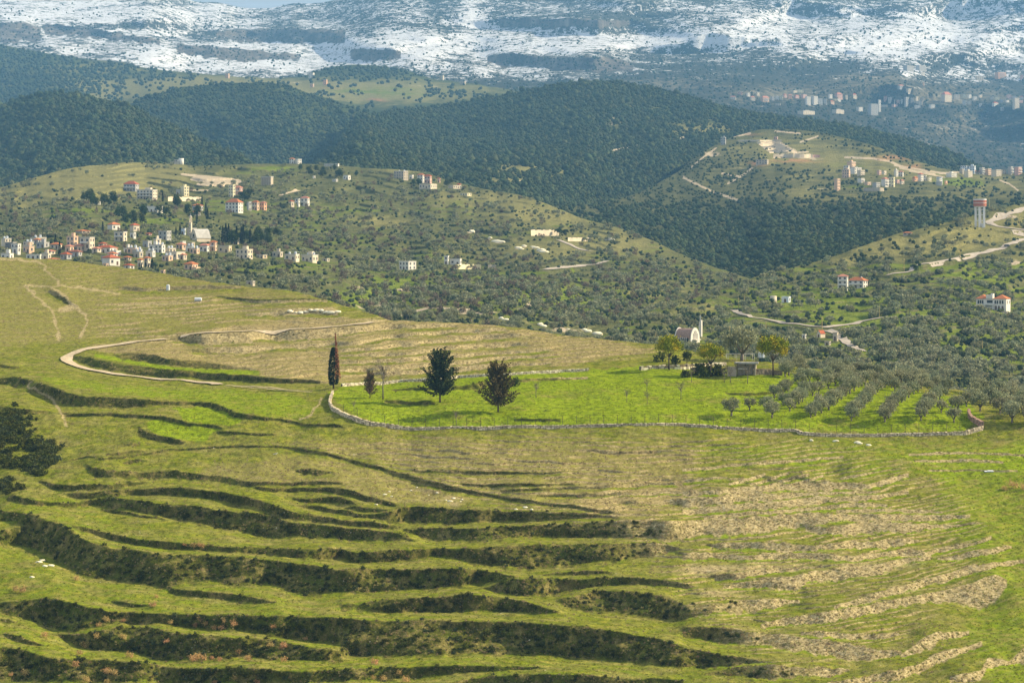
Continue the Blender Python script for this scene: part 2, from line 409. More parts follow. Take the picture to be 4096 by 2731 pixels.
# ---- terrace banks of the near hillside: (x, top, bottom) in the survey tile given
BANKS = {
'D': ['600,40,75 650,75,130 720,85,135 830,92,140 960,92,140 1160,85,140 1300,95,145 1430,120,150 1560,130,170 1660,150,190 1760,165,190 1900,160,185 2050,158,180 2200,160,180 2352,165,178',
 '2040,85,90 2090,72,112 2180,75,115 2260,90,105 2300,98,100', '850,25,30 880,12,42 940,12,35 1010,20,22',
 '275,155,165 330,165,195 400,180,222 500,185,225 650,178,220 800,172,205 900,165,185 1000,160,170',
 '465,250,265 520,240,285 620,240,285 750,215,265 900,208,250 1100,205,255 1350,215,265 1450,225,285 1550,240,300 1620,255,330 1720,270,345 1820,295,370 1900,325,410 2000,370,425 2100,385,435 2250,410,450 2352,425,460',
 '50,275,285 90,255,295 200,285,318 300,295,325 420,302,330 530,305,335 620,290,330 760,265,345 900,285,365 1000,295,370 1080,310,405 1200,325,425 1330,325,450 1480,350,480 1600,370,500 1720,370,530 1820,385,555 1950,430,555 2100,450,555 2352,475,560',
 '700,345,360 850,365,385 1000,395,410 1130,420,430',
 '1750,200,210 1830,200,235 1950,205,225 2100,200,225 2250,198,230 2352,205,245', '2020,275,280 2100,275,300 2250,268,305 2352,270,315',
 '2050,318,325 2100,315,335 2200,330,355 2300,350,375 2352,358,388',
 '510,465,480 580,475,510 700,500,540 800,525,570 930,555,595 1050,565,615 1200,580,630 1350,590,635 1500,605,645 1700,610,655 1900,615,665 2100,625,690 2250,620,705 2352,620,695',
 '0,500,600 160,470,600 240,440,640 340,430,690 430,450,760 500,500,800 570,560,840 700,600,855 850,625,860 950,640,870 1100,655,910 1200,665,890 1300,665,870 1450,670,860 1600,675,900 1750,690,890 1900,700,880 2000,715,940 2100,725,965 2200,745,960 2300,765,940 2352,775,935',
 '1150,870,900 1200,900,940 1350,905,950 1500,920,965 1650,940,990 1800,965,995 1900,985,995', '0,365,430 100,370,450 200,385,470 310,415,430',
 '0,995,1070 100,985,1090 250,970,1150 380,970,1190 480,985,1215 560,1010,1210 640,1040,1180 750,1060,1150 900,1060,1140 1100,1065,1140 1300,1070,1170 1500,1075,1190 1700,1080,1200 1900,1080,1230 2100,1090,1270 2352,1105,1295',
 '400,1215,1225 500,1215,1280 600,1205,1320 700,1185,1330 800,1165,1350 950,1165,1350 1050,1170,1390 1150,1190,1410 1300,1215,1415 1450,1225,1410 1600,1235,1390 1750,1235,1380 1900,1250,1400 2050,1290,1390 2200,1310,1400 2352,1320,1395',
 '-420,1270,1550 0,1290,1550 100,1300,1550 200,1330,1550 350,1370,1550 500,1380,1550 700,1390,1550 900,1400,1550 1050,1415,1550 1200,1440,1550 1400,1440,1550 1600,1440,1550 1800,1450,1550 1950,1470,1550 2100,1470,1550 2352,1455,1540',
 '0,1110,1130 60,1110,1140 110,1125,1135', '20,1210,1220 100,1220,1260 200,1250,1280 300,1270,1285', '770,980,985 830,985,1010 950,1000,1020 1030,1010,1020'],
'E': ['0,205,250 100,235,270 200,255,300 300,285,325 370,310,330', '0,280,315 60,290,315 95,310,315', '0,360,395 120,375,405 260,378,410 330,370,440 400,350,450 550,335,450 700,345,455 850,355,450 1000,358,445 1150,362,440 1300,365,430 1450,370,435 1600,370,415 1750,385,410 1900,400,410',
 '20,340,345 80,330,355 160,332,365 250,340,362 310,355,360', '0,428,465 200,435,475 370,455,485 400,465,475', '0,480,563 150,490,570 300,505,570 400,515,572 450,530,565 490,560,570',
 '0,622,695 100,640,720 250,640,720 400,630,715 520,630,690 650,620,680 800,625,690 900,620,730 1000,610,745 1150,600,765 1300,597,775 1500,590,750 1700,590,725 1900,590,720 2100,585,690 2250,595,650 2320,615,630',
 '0,775,937 100,755,950 250,755,930 400,765,915 600,760,905 800,760,895 950,770,880 1080,785,850 1150,800,830 1220,805,812',
 '0,1105,1385 200,1115,1390 400,1120,1390 600,1120,1390 800,1125,1370 1000,1125,1370 1200,1130,1370 1400,1140,1370 1600,1150,1390 1750,1170,1390 1900,1190,1400 2050,1220,1420 2200,1250,1440 2352,1290,1455',
 '0,1452,1535 200,1450,1530 400,1440,1520 600,1430,1500 800,1430,1480 1000,1430,1470 1200,1432,1460 1400,1440,1450', '750,1545,1555 900,1515,1558 1100,1500,1560 1300,1490,1560 1500,1490,1560 1700,1495,1560 1900,1505,1560 2200,1520,1560 2352,1530,1560',
 '430,478,490 600,475,560 800,485,575 1000,485,575 1150,470,560 1300,465,555 1500,455,550 1700,440,550 1900,432,550 2100,432,560 2250,440,570 2352,443,565',
 '1390,800,805 1500,785,805 1700,772,800 1850,780,795', '980,890,895 1080,855,920 1200,830,950 1350,825,960 1450,825,950 1560,830,920 1650,835,890 1800,820,880 1900,812,870 2050,825,870 2200,840,880 2352,858,898',
 '0,1005,1050 100,1000,1050 250,980,1060 400,965,1070 600,950,1060 800,940,1060 950,945,1060 1100,960,1060 1250,990,1070 1400,1030,1060 1500,1055,1060',
 '1480,990,1000 1560,960,1030 1650,935,1060 1750,910,1075 1900,910,1080 2050,925,1100 2150,935,1110 2250,950,1120 2352,998,1112'],
'G': ['0,1000,1110 100,1005,1090 230,1005,1070 350,990,1070 500,980,1060 650,970,1030 800,975,1000', '0,862,896 60,872,890',
 '0,235,260 150,220,250 300,215,245 500,195,250 700,180,225 900,165,220 1100,165,215 1280,175,205 1380,150,190 1450,130,160 1550,100,125', '0,275,340 200,265,330 400,250,310 600,250,290 750,235,265 900,232,255 1100,225,245 1350,220,235',
 '0,350,390 200,335,375 400,315,360 600,305,350 800,275,330 900,260,320 1100,265,300 1250,255,290 1350,250,280 1450,230,255 1550,225,240', '150,405,420 400,380,400 700,355,375 900,335,365 1050,320,345 1200,305,335 1400,320,335',
 '1060,355,380 1200,350,370 1400,350,365 1600,355,375 1780,365,375', '0,445,560 150,430,540 300,415,540 500,400,520 700,385,480 900,380,470 1100,385,420 1300,385,435 1500,385,430 1700,390,430 1850,390,415 1970,388,405',
 '850,470,500 1000,470,530 1150,450,540 1250,430,520 1400,440,515 1600,450,505 1750,455,480 1900,450,465 2040,440,450', '200,590,610 300,580,620 500,580,620 700,585,640 900,600,640 1100,580,630 1300,570,620 1500,560,600 1620,560,580',
 '0,650,700 100,640,690 400,670,700 600,650,690 800,650,690 1000,660,700 1200,670,700 1400,640,680 1600,625,670 1700,655,690', '1680,640,660 1800,605,640 1950,580,610 2050,560,580 2120,535,555', '1760,680,690 1900,665,690 2000,640,690 2150,620,660 2260,600,620',
 '220,800,830 350,790,830 500,775,810 700,755,780 850,742,755', '280,880,890 400,860,890 550,830,890 700,820,900 800,800,920 850,790,860 950,770,850 1100,735,850 1250,725,820 1400,720,780 1550,690,720 1700,680,700',
 '1050,1010,1030 1150,980,1015 1300,935,985 1450,885,940 1550,865,910 1700,820,870 1850,780,830 2000,740,790 2100,725,760 2250,705,735 2352,695,720 2700,660,680', '540,1140,1165 700,1100,1150 850,1075,1130 950,1055,1140 1100,1040,1110 1250,1015,1080 1400,985,1040 1550,950,1010 1700,920,975 1850,890,1000 2000,850,1040 2080,815,1030 2150,800,1000 2220,830,900',
 '0,1168,1240 150,1165,1260 300,1175,1280 450,1190,1290 600,1205,1290 750,1215,1330 900,1240,1350 1050,1260,1370 1200,1290,1400 1350,1320,1390 1500,1330,1350', '820,1195,1215 950,1195,1230 1150,1200,1235 1350,1205,1240 1480,1205,1225',
 '1500,1350,1370 1600,1290,1350 1680,1220,1330 1750,1205,1280 1850,1195,1240 1960,1190,1215', '0,1300,1458 150,1330,1450 300,1360,1440 450,1375,1410 590,1390,1395', '160,1485,1495 300,1455,1500 450,1430,1510 600,1425,1520 800,1440,1510 1000,1440,1500 1140,1450,1460',
 '1000,1550,1555 1150,1525,1558 1300,1480,1540 1450,1450,1520 1600,1420,1480 1700,1370,1440 1800,1330,1400 1900,1310,1350 2050,1260,1290', '1850,1500,1558 1950,1475,1550 2050,1460,1540 2100,1370,1440 2250,1390,1420 2352,1300,1410'],
'A': ['-420,350,400 0,360,410 100,360,425 220,375,400', '200,440,455 260,400,480 350,420,520 450,460,550 550,485,560 700,490,565 850,495,570 1000,515,560 1080,520,550 1200,525,550 1350,525,545 1450,530,565 1530,555,595 1600,590,620 1700,610,640 1850,630,650 1950,645,660 2100,675,690 2352,690,705',
 '0,555,585 150,575,600 350,590,605', '430,600,625 600,605,625 780,605,625 900,615,635 1000,615,635 1130,625,650 1230,650,680 1300,675,690 1450,685,700 1520,700,708', '1500,725,740 1700,738,752 1900,750,760', '960,700,770 990,730,780 1080,755,790 1200,780,810 1260,800,815', '860,815,835 960,805,825',
 '740,885,895 850,870,890 980,855,870', '680,915,925 850,900,915 1000,880,895 1150,855,870 1300,840,852 1500,828,838 1700,825,835 1900,830,840 2050,840,855 2200,870,890 2352,905,920', '430,940,945 600,905,915 650,905,912',
 '500,210,240 600,220,275 700,240,300 850,270,330 1000,285,350 1200,305,365 1400,320,370 1600,335,385 1800,355,395 2000,370,400 2200,380,400', '800,210,215 850,190,235 950,190,240 1050,200,265 1150,230,275 1300,240,285 1400,250,295 1550,275,300 1750,295,310',
 '1180,95,100 1250,75,120 1400,65,135 1600,55,125 1800,40,110 2000,35,100 2200,25,95 2352,15,75', '1330,165,190 1500,150,195 1700,150,190 1900,145,160 2000,135,160 2150,125,150 2352,115,135', '0,270,290 80,285,300 130,285,295'],
'B': ['0,15,60 200,5,40 400,-5,25 780,-10,8', '0,115,135 150,100,130 300,75,90 400,60,80 600,45,70 800,35,50 1000,25,45 1130,18,30', '0,165,180 200,155,170 400,125,150 600,100,120 800,85,110 1000,70,95 1200,62,80 1300,60,70',
 '0,205,215 300,190,210 500,180,200 650,150,175 850,140,160 1000,130,155 1200,118,140 1270,118,125', '0,250,265 300,235,255 700,205,230 900,190,210 1100,180,195 1300,170,185 1430,160,170', '0,300,320 400,280,300 800,250,270 1100,215,240 1300,212,225 1500,205,210', '200,320,345 600,300,330 800,285,320 1000,270,300 1200,260,280 1430,252,265',
 '0,905,922 200,955,975 400,1010,1030 550,1055,1080 700,1095,1125 850,1130,1150 1000,1155,1170 1200,1182,1210 1400,1215,1235 1600,1238,1260 1750,1260,1285 1900,1280,1300', '350,1020,1026 550,1075,1090 750,1120,1140 950,1160,1175',
 '500,990,1010 700,990,1015 900,1000,1020 1200,1005,1020 1500,1010,1020', '820,1085,1100 1000,1090,1105 1300,1085,1105 1600,1090,1100', '1100,1130,1145 1500,1115,1130 1900,1100,1115 2300,1085,1095', '1350,1165,1180 1700,1150,1172 2100,1150,1165 2352,1140,1155', '1950,1215,1235 2150,1205,1228 2352,1195,1215',
 '350,440,448 500,430,450 760,420,445 980,390,440 1200,370,390 1500,360,375 1690,350,360', '1200,640,655 1350,640,655 1500,645,660', '300,515,530 450,520,545 640,520,545'],
'C': ['0,985,1000 300,960,975 600,940,955 900,920,935 1100,900,915', '320,1085,1100 450,1050,1070 560,1015,1030', '470,1090,1105 600,1045,1065 720,1010,1025', '600,1090,1110 700,1055,1075 860,1020,1040', '730,1090,1105 850,1060,1080 960,1030,1045', '1090,1050,1060 1250,1020,1035 1300,1010,1020',
 '0,1060,1080 150,1045,1065 300,1040,1050', '1560,880,890 1800,870,885 2100,880,890 2352,885,895', '1600,930,940 1900,920,935 2200,935,945', '1700,1000,1008 2000,990,1000 2300,1000,1010', '300,460,470 500,470,490 700,440,455'],
'T4': ['830,940,960 1000,945,975 1200,935,965 1400,930,955 1650,935,955', '1500,1000,1010 1800,1030,1055 2000,1020,1050 2250,1030,1045', '1700,1130,1140 1950,1105,1140 2150,1095,1125 2320,1110,1135', '340,960,985 400,980,1020 480,1035,1070 510,1060,1070'],
}
def near_banks(U, V, wob=1.0):
    S = np.zeros(U.shape); T = np.zeros(U.shape)
    k = 0
    for t, ls in BANKS.items():
        for s in ls:
            k += 1
            p = np.array([[float(q) for q in w.split(',')] for w in s.split()])
            bu, bt = tl(t, p[:, 0], p[:, 1]); _, bb = tl(t, p[:, 0], p[:, 2])
            uu = U[0]
            ok = (uu >= bu[0] - 1) & (uu <= bu[-1] + 1)
            if not ok.any(): continue
            w = uu[ok]
            thick = np.interp(w, bu, bb - bt)
            top = np.interp(w, bu, bt) + fbm(w / 7.0, w * 0 + k, 3, 70 + k) * wob * np.minimum(0.9, 0.12 * thick + 0.15)
            bot = np.interp(w, bu, bb) + fbm(w / 5.0, w * 0 + k, 3, 170 + k) * wob * np.minimum(2.4, 0.22 * thick + 0.1)
            top -= 0.15; bot += 0.25
            vv = V[:, ok]
            m = sstep(top - 0.35, top + 0.35, vv) * (1 - sstep(bot - np.maximum(0.5, 0.16 * thick), bot + 0.5, vv))
            S[:, ok] = np.maximum(S[:, ok], m)
            T[:, ok] = np.maximum(T[:, ok], m * np.minimum(1, thick / 14))
    return S, T

def contour_shift(u):                                     # how the contours bow across the hillside
    g = np.linspace(-80, 1100, 600)
    sl = np.interp(g, [-80, 60, 250, 420, 600, 720, 850, 950, 1100], [.14, .14, .10, .05, -.01, -.06, -.14, -.24, -.34])
    return np.interp(u, g, np.cumsum(sl) * (g[1] - g[0]))
MICRO = [(300,446),(500,436),(700,436),(860,448),(930,470),(980,520),(960,580),(900,640),(780,668),(700,620),(640,545),(520,512),(400,480)]
MICRO2 = [(100,300),(200,296),(330,308),(470,324),(600,338),(680,352),(560,366),(440,374),(330,384),(250,374),(190,350),(100,340)]
def micro(U, V):
    P = np.where(V > 395, 4.3, 4.0)
    sl = np.where(V > 395, contour_shift(U), -(U - 300) * 0.055)
    ph = (V - sl) / P + fbm(U / 80, V / 16, 3, 41) * 0.9
    s = 0.5 + 0.5 * np.sin(2 * np.pi * ph)
    brk = sstep(-0.75, 0.0, fbm(U / 40, V / 5, 3, 42))
    reg = np.clip(poly(U, V, MICRO, 14) + 0.8 * poly(U, V, MICRO2, 8) + 0.30, 0, 1)
    return sstep(0.60, 0.88, s) * brk * reg

class NearSheet(Sheet):
    def __init__(s):
        s.name = 'terraced_hillside'
        s.cols, s.rows, s.back_n = 1170, 570, 9
        s.u = np.linspace(-180, 1204, s.cols)
        s.vc = pl(NEAR_C, s.u, 1); yc = pl(NEAR_C, s.u, 2)
        k = np.exp(-0.5 * (np.arange(-10, 11) / 4.0) ** 2); k /= k.sum()
        s.vc = np.convolve(np.pad(s.vc, 10, 'edge'), k, 'valid')
        vc0 = s.vc.copy(); s.vc = s.vc + fbm(s.u / 11, s.u * 0, 3, 3) * 0.4
        s.vb = np.full(s.cols, 704.0)
        k2 = np.exp(-0.5 * (np.arange(-60, 61) / 20.0) ** 2); k2 /= k2.sum()
        yc = np.convolve(np.pad(yc, 60, 'reflect', reflect_type='odd'), k2, 'valid')
        t = np.linspace(0, 1, s.rows)[:, None]
        s.V = s.vb + (s.vc - s.vb) * t; s.U = np.broadcast_to(s.u, s.V.shape).copy()
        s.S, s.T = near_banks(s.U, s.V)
        vw = 415.0
        gv = np.arange(704.0, 248.0, -0.7); gu = s.u
        GU, GV = np.meshgrid(gu, gv)
        def target(V):
            up = 612 + (yc - 612) * (np.maximum((vw - V) / (vw - vc0), 0)) ** 1.15
            return np.where(V > vw, 402 + (612 - 402) * np.clip((704 - V) / (704 - vw), 0, 1) ** 1.12, up)
        DT = target(GV)
        S, _ = near_banks(GU, GV, 0.22)
        w = (1 - S) + (0.02 + 0.26 * sstep(600, 800, GU - (GV - 560) * 0.9) * (GV > 436)) * S
        w = w * (1 - 0.9 * micro(GU, GV) * (1 - S))
        w = w / blur(w, 30, 22)
        w = 1 + (w - 1) * np.where(GV < 372, 0.8, 1.0)
        g0 = np.vstack([np.diff(DT, axis=0), np.zeros((1, s.cols))])
        h = settle(g0 * (w - 1), 22.0, 0.0006, (s.u[1] - s.u[0]) / 0.7)
        h = h + fbm(GU / 60, GV / 22, 2, 9) * 2.2 * np.clip((704 - GV) / 40, 0, 1)
        D = rise(DT + h, 0.012)
        # read the level ground off at the sheet's own grid
        ri = np.clip((704 - s.V) / 0.7, 0, len(gv) - 1.001); r0 = ri.astype(int); fr = ri - r0
        ci = np.arange(s.cols)[None, :] * np.ones((s.rows, 1), int)
        s.Y = D[r0, ci] * (1 - fr) + D[r0 + 1, ci] * fr
        s.finish(s.Y, 0.30, 9)
        rough = fbm(s.X / 1.3, s.Y / 1.3, 3, 21) * (0.05 + 0.11 * s.S) + fbm(s.X / 6, s.Y / 6, 3, 22) * 0.22
        s.Z = s.Z + rough * np.clip((704 - s.V) / 20, 0, 1)

near = NearSheet()
nU, nV = near.U, near.V
wu = nU + fbm(nU / 9, nV / 5, 3, 31) * 2.6; wv = nV + fbm(nU / 9, nV / 5, 3, 32) * 1.6
FIELD = [(328,393),(345,386.5),(450,379),(560,371.5),(640,366),(700,366),(760,371),(850,379),(960,396),(985,417),(960,432),(870,433),(800,430),(690,425),(560,425),(430,429),(390,425),(360,416),(336,402)]
lush = poly(wu, wv, FIELD, 1.5) * np.clip(0.92 + 0.42 * fbm(nU / 40, nV / 8, 3, 77) - blobs(nU, nV, [(690,380,70,7,.30),(600,385,50,5,.25),(560,395,40,4,.2)]), 0.3, 1.1)
lush += poly(wu, wv, [(172,407),(200,405),(222,409),(243,419),(235,425),(205,423),(185,419)], 1.5)
lush += poly(wu, wv, [(148,421),(165,419),(190,424),(218,429),(205,440),(190,441),(160,435),(146,428)], 1.5)
lush += 0.6 * poly(wu, wv, [(25,370),(60,378),(140,386),(230,388),(300,394),(318,410),(300,420),(240,412),(200,400),(130,396),(60,386)], 3)
lush += 0.95 * line(nU, nV, [(96,355),(115,358),(145,364),(180,369),(258,373)], 2.0)
lush += 0.5 * poly(wu, wv, [(940,470),(1090,430),(1090,700),(1000,700),(960,640),(985,560),(930,520)], 12)
lush += 0.30 * poly(wu, wv, [(-60,470),(60,480),(140,520),(300,560),(400,600),(640,640),(700,690),(-60,700)], 20)
lush += 0.22 * poly(wu, wv, [(690,470),(880,470),(990,540),(960,600),(820,660),(700,670),(660,560)], 12)
lush += 0.45 * poly(wu, wv, [(683,440),(860,440),(1084,440),(1084,470),(900,480),(800,470),(700,455)], 8)
lush += blobs(nU, nV, [(620,377,60,4,0.3), (330,300,60,4,0.4), (290,292,40,3,0.4), (740,545,40,8,0.25)])
dry = poly(wu, wv, [(85,345),(130,340),(200,330),(340,316),(470,322),(600,338),(660,350),(560,366),(440,374),(330,384),(260,376),(190,366),(100,352)], 3) * 0.60
dry *= 1 - line(nU, nV, [(96,355),(115,358),(145,364),(180,369),(258,373)], 2.2)
dry += 0.40 * poly(wu, wv, [(-60,250),(70,256),(150,270),(250,284),(330,298),(330,330),(200,330),(60,345),(-60,350)], 6)
dry += 0.45 * poly(wu, wv, [(215,462),(300,455),(360,462),(430,480),(500,500),(430,505),(330,497),(250,490),(180,480)], 5)
dry += 0.46 * poly(wu, wv, [(240,440),(420,436),(700,445),(690,505),(600,520),(500,500),(380,462)], 10)
dry += 0.22 * poly(wu, wv, [(560,490),(690,478),(800,468),(880,478),(890,500),(960,520),(940,545),(880,575),(780,590),(690,590),(640,545)], 10)
dry += 0.05 * poly(wu, wv, [(680,600),(800,590),(980,560),(1010,620),(900,650),(760,670)], 12)
mic = micro(nU, nV)
dry += 0.60 * mic * sstep(180, 600, nU + (nV < 395) * 400)
toe = np.zeros_like(near.S)
for sh_ in (2, 3): toe[:-sh_] = np.maximum(toe[:-sh_], near.S[sh_:])
toe = blur(toe * (1 - near.S), 1.5, 0.8)
lush += 0.75 * toe * sstep(560, 720, nU - (nV - 560) * 0.5)
dry -= 0.7 * toe
dry -= 0.6 * poly(wu, wv, FIELD, 1.5)
soil = blobs(nU, nV, [(705,570,26,5,0.9), (760,567,60,4,0.6), (880,565,40,4,0.7), (715,592,22,4,0.8), (375,320.5,9,1.6,1.3), (430,499,30,5,0.35), (455,504,8,3,0.6)])
for pts, w in (([(26,286),(41,300),(51,307),(57,324),(59,340)], 1.4), ([(51,288),(65,297),(75,306),(87,314),(87,324),(78,336)], 1.5), ([(29,285),(72,286),(120,293)], 1.0),
               ([(0,258),(40,262),(60,285)], 1.2), ([(75,306),(60,310)], 2), ([(120,305),(160,303),(200,303)], 0.8), ([(30,382),(29,386),(40,392),(55,400),(68,426)], 1.3),
               ([(322,398),(312,412),(300,418)], 1.2), ([(290,310),(330,310),(337,313)], 2.2)):
    soil += line(wu, wv, pts, w) * 0.9
soil += near.S * (nV < 296) * 0.5
green_bank = sstep(0.05, 0.5, -fbm(nU / 18, nV / 10, 3, 55) - 0.1) * 0.5
near_mask = (lush, dry, soil, green_bank)

# ---- near ground material
def ground_mat():
    t = NT('terrace_ground')
    m = t.n('ShaderNodeSeparateColor'); a = t.attr('mask'); t.t.links.new(a.outputs['Color'], m.inputs[0])
    S = t.attr('scarp').outputs['Fac']
    p = t.pos()
    n1, n2, n3 = t.noise(p, 0.06, 4), t.noise(p, 0.45, 5, 0.62), t.noise(p, 1.7, 4, 0.65)
    n4 = t.noise(p, 0.16, 5, 0.6)
    grass = t.ramp(n2, [(0.30, (0.058, 0.086, 0.005)), (0.50, (0.125, 0.152, 0.010)), (0.72, (0.25, 0.232, 0.035))])
    grass = t.mix(t.ramp(n4, [(0.40, 0.0), (0.66, 0.55)]), grass, (0.25, 0.205, 0.080))
    lushc = t.ramp(n2, [(0.28, (0.092, 0.138, 0.006)), (0.52, (0.170, 0.230, 0.009)), (0.75, (0.27, 0.305, 0.024))])
    dryc = t.ramp(n3, [(0.30, (0.125, 0.100, 0.036)), (0.48, (0.25, 0.20, 0.085)), (0.72, (0.40, 0.33, 0.165))])
    soilc = t.ramp(n3, [(0.28, (0.20, 0.155, 0.065)), (0.5, (0.335, 0.270, 0.135)), (0.75, (0.52, 0.44, 0.25))])
    def thr(mask, n, soft=0.16, k=1.0):                    # patchy cover: mask compared with noise
        d = t.math('SUBTRACT', mask, n)
        return t.math('MULTIPLY_ADD', d, 1 / soft, 0.5, True)
    nn = t.math('MULTIPLY_ADD', t.math('SUBTRACT', n2, 0.5), 1.5, t.math('MULTIPLY_ADD', t.math('SUBTRACT', n4, 0.5), 1.0, 0.5))
    n3b = t.math('MULTIPLY_ADD', t.math('SUBTRACT', n3, 0.5), 2.0, 0.5)
    c = t.mix(thr(m.outputs[0], nn, 0.5), grass, lushc)
    c = t.mix(thr(m.outputs[1], t.math('MULTIPLY_ADD', nn, 0.6, t.math('MULTIPLY', n3b, 0.4)), 0.45), c, dryc)
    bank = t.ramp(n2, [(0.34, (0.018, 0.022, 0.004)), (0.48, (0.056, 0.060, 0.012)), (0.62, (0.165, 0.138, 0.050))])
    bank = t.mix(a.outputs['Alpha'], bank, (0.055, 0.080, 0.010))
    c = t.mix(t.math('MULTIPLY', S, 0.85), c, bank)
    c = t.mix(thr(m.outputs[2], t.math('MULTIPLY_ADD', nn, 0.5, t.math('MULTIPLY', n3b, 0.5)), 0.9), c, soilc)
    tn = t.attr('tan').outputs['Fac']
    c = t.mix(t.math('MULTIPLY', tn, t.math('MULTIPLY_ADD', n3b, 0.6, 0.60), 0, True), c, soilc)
    stones = t.n('ShaderNodeTexVoronoi'); stones.inputs['Scale'].default_value = 0.55
    t.t.links.new(p, stones.inputs['Vector'])
    st = t.ramp(stones.outputs['Distance'], [(0.05, 1.0), (0.11, 0.0)])
    st = t.math('MULTIPLY', st, t.ramp(n4, [(0.55, 0.0), (0.62, 0.8)]))
    c = t.mix(st, c, (0.55, 0.5, 0.4))
    n5 = t.noise(p, 5.5, 3, 0.7); n6 = t.noise(t.pos((1.0, 0.35, 1.0)), 0.9, 4, 0.7)
    c = t.mix(1.0, c, t.ramp(n5, [(0.30, 0.40), (0.50, 1.0), (0.70, 1.55)]), 'MULTIPLY')
    c = t.mix(1.0, c, t.ramp(n6, [(0.32, 0.58), (0.50, 1.0), (0.70, 1.30)]), 'MULTIPLY')
    h = t.math('MULTIPLY_ADD', n3, 0.35, n2)
    t.bump(h, 0.85, 0.36)
    return t.done(c, 0.95)

M_ground = ground_mat()
rightish = sstep(600, 760, nU - (nV - 560) * 0.9) * (nV > 432)
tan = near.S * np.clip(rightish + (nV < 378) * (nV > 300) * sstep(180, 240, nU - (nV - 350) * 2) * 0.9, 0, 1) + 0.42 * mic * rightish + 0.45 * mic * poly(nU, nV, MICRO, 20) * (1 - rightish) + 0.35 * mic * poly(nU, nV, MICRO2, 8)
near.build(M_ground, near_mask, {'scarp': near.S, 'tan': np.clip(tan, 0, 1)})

# ------------------------------------------------------------------ hills and mountain behind
def terr_s(U, V, period, seed):
    ph = V / period + fbm(U / 70, V / 30, 3, seed) * 1.6 + U / 260
    return 0.5 + 0.5 * np.sin(2 * np.pi * ph)
def gm_terr(period, amp, seed, region=None):
    def f(U, V):
        s = terr_s(U, V, period, seed)
        w = 1 - amp * sstep(0.45, 0.75, s)
        return w if region is None else 1 - (1 - w) * region(U, V)
    return f

def crest_foot(specs, us, dv, dy):                         # a foot line tucked behind the crests in front
    out = []
    for u in us:
        best = None
        for c in specs:
            if c[0][0] <= u <= c[-1][0]:
                v, y = pl(c, u, 1), pl(c, u, 2)
                if best is None or v < best[0]: best = (v, y)
        out.append((u, best[0] + dv, best[1] + dy))
    return out

us = lambda a, b, n=60: np.linspace(a, b, n)
vfoot = [(u, float(pl(NEAR_C, u, 1)) + 14, 1480 - 330 * min(1, max(0, u) / 590)) for u in us(-60, 590)]
vfoot += [(u, float(pl(R_C, u, 1)) + 8, float(pl(R_C, u, 2)) + 90) for u in us(600, 800)]
rfoot = [(u, float(pl(NEAR_C, u, 1)) + 14, 1130 - 180 * (u - 590) / 494) for u in us(590, 1084)]
valley = Sheet('village_hillside', V_C, vfoot, 700, 210, 1.15, 0.030, (70, 22), 5, gm_terr(5.5, 0.9, 15))
right = Sheet('orchard_hillside', R_C, rfoot, 460, 190, 1.2, 0.022, (60, 22), 6, gm_terr(6.8, 0.95, 16))
mid = Sheet('quarried_hill', M_C, crest_foot([V_C, R_C], us(470, 1084), 9, 160), 520, 150, 1.1, 0.030, (60, 22), 7, gm_terr(3.6, 0.9, 17))
fcen = Sheet('central_forest_hill', F2_C, crest_foot([V_C, M_C], us(290, 1010), 9, 260), 600, 140, 1.2, 0.15, (85, 45), 8)
fmid = Sheet('back_forest_ridge', F2L_C, [(u, float(pl(V_C, u, 1)) + 8, 4750) for u in us(60, 440)], 320, 110, 1.2, 0.10, (60, 30), 9)
fleft = Sheet('left_forest_hill', F1_C, [(u, float(pl(V_C, u, 1)) + 8, 3300 - 0 * u) for u in us(-60, 290)], 300, 120, 1.2, 0.10, (60, 35), 10)
p0 = [(-60,122,6200),(0,116,6200),(50,102,6200),(100,114,6200),(122,118,6200),(150,105,6200),(220,93,6200),(270,92,6200),(315,105,6200),(365,123,6000),(430,117,6000),(480,109,6000),(520,101,6000),(570,96.5,6000)]
plat = Sheet('plateau_hill', F0_C, p0, 400, 80, 1.1, 0.03, (60, 14), 11)
s0 = [(-60,80,8600),(0,62,8600),(100,72,8500),(200,88,8400),(400,92,8200),(500,102,7800),(600,94,7400),(700,110,7000),(800,128,6700),(900,150,6400),(980,182,6000),(1024,187,5900),(1084,190,5800)]
CLIFFS = [[(-60,20,44),(0,22,43),(20,23,42),(40,27,40)], [(45,24,33),(80,27,36),(120,33,40),(150,37,44),(160,40,45)], [(178,44,52),(205,46,57),(240,49,61),(280,53,60),(300,54,58)],
          [(216,32,38),(240,29,42),(290,29,42),(345,31,42)], [(350,50,58),(380,49,61),(401,52,58)], [(488,54,64),(520,54,66),(560,57,69),(600,57,71),(633,62,71)], [(500,20,26),(580,18,28),(640,20,26)]]
def cliff_mask(U, V):
    m = np.zeros(U.shape)
    for i, c in enumerate(CLIFFS):
        uu = U[0]; p = np.array(c, float)
        ok = (uu >= p[0, 0]) & (uu <= p[-1, 0])
        n1 = fbm(uu / 9, uu * 0 + i, 3, 80 + i) * 1.6; n2 = fbm(uu / 5, uu * 0 + i, 3, 90 + i) * 2.2
        top, bot = np.interp(uu, p[:, 0], p[:, 1]) + n1, np.interp(uu, p[:, 0], p[:, 2]) + n2
        m = np.maximum(m, np.where(ok, sstep(top - .5, top + .5, V) * (1 - sstep(bot - 1, bot + 1, V)), 0))
    return m
snowy = Sheet('snow_mountain', S_C, s0, 760, 230, 1.0, 0.07, (80, 18), 12, lambda U, V: 1 - 0.9 * cliff_mask(U, V), drop=0.2, lam=10.0)

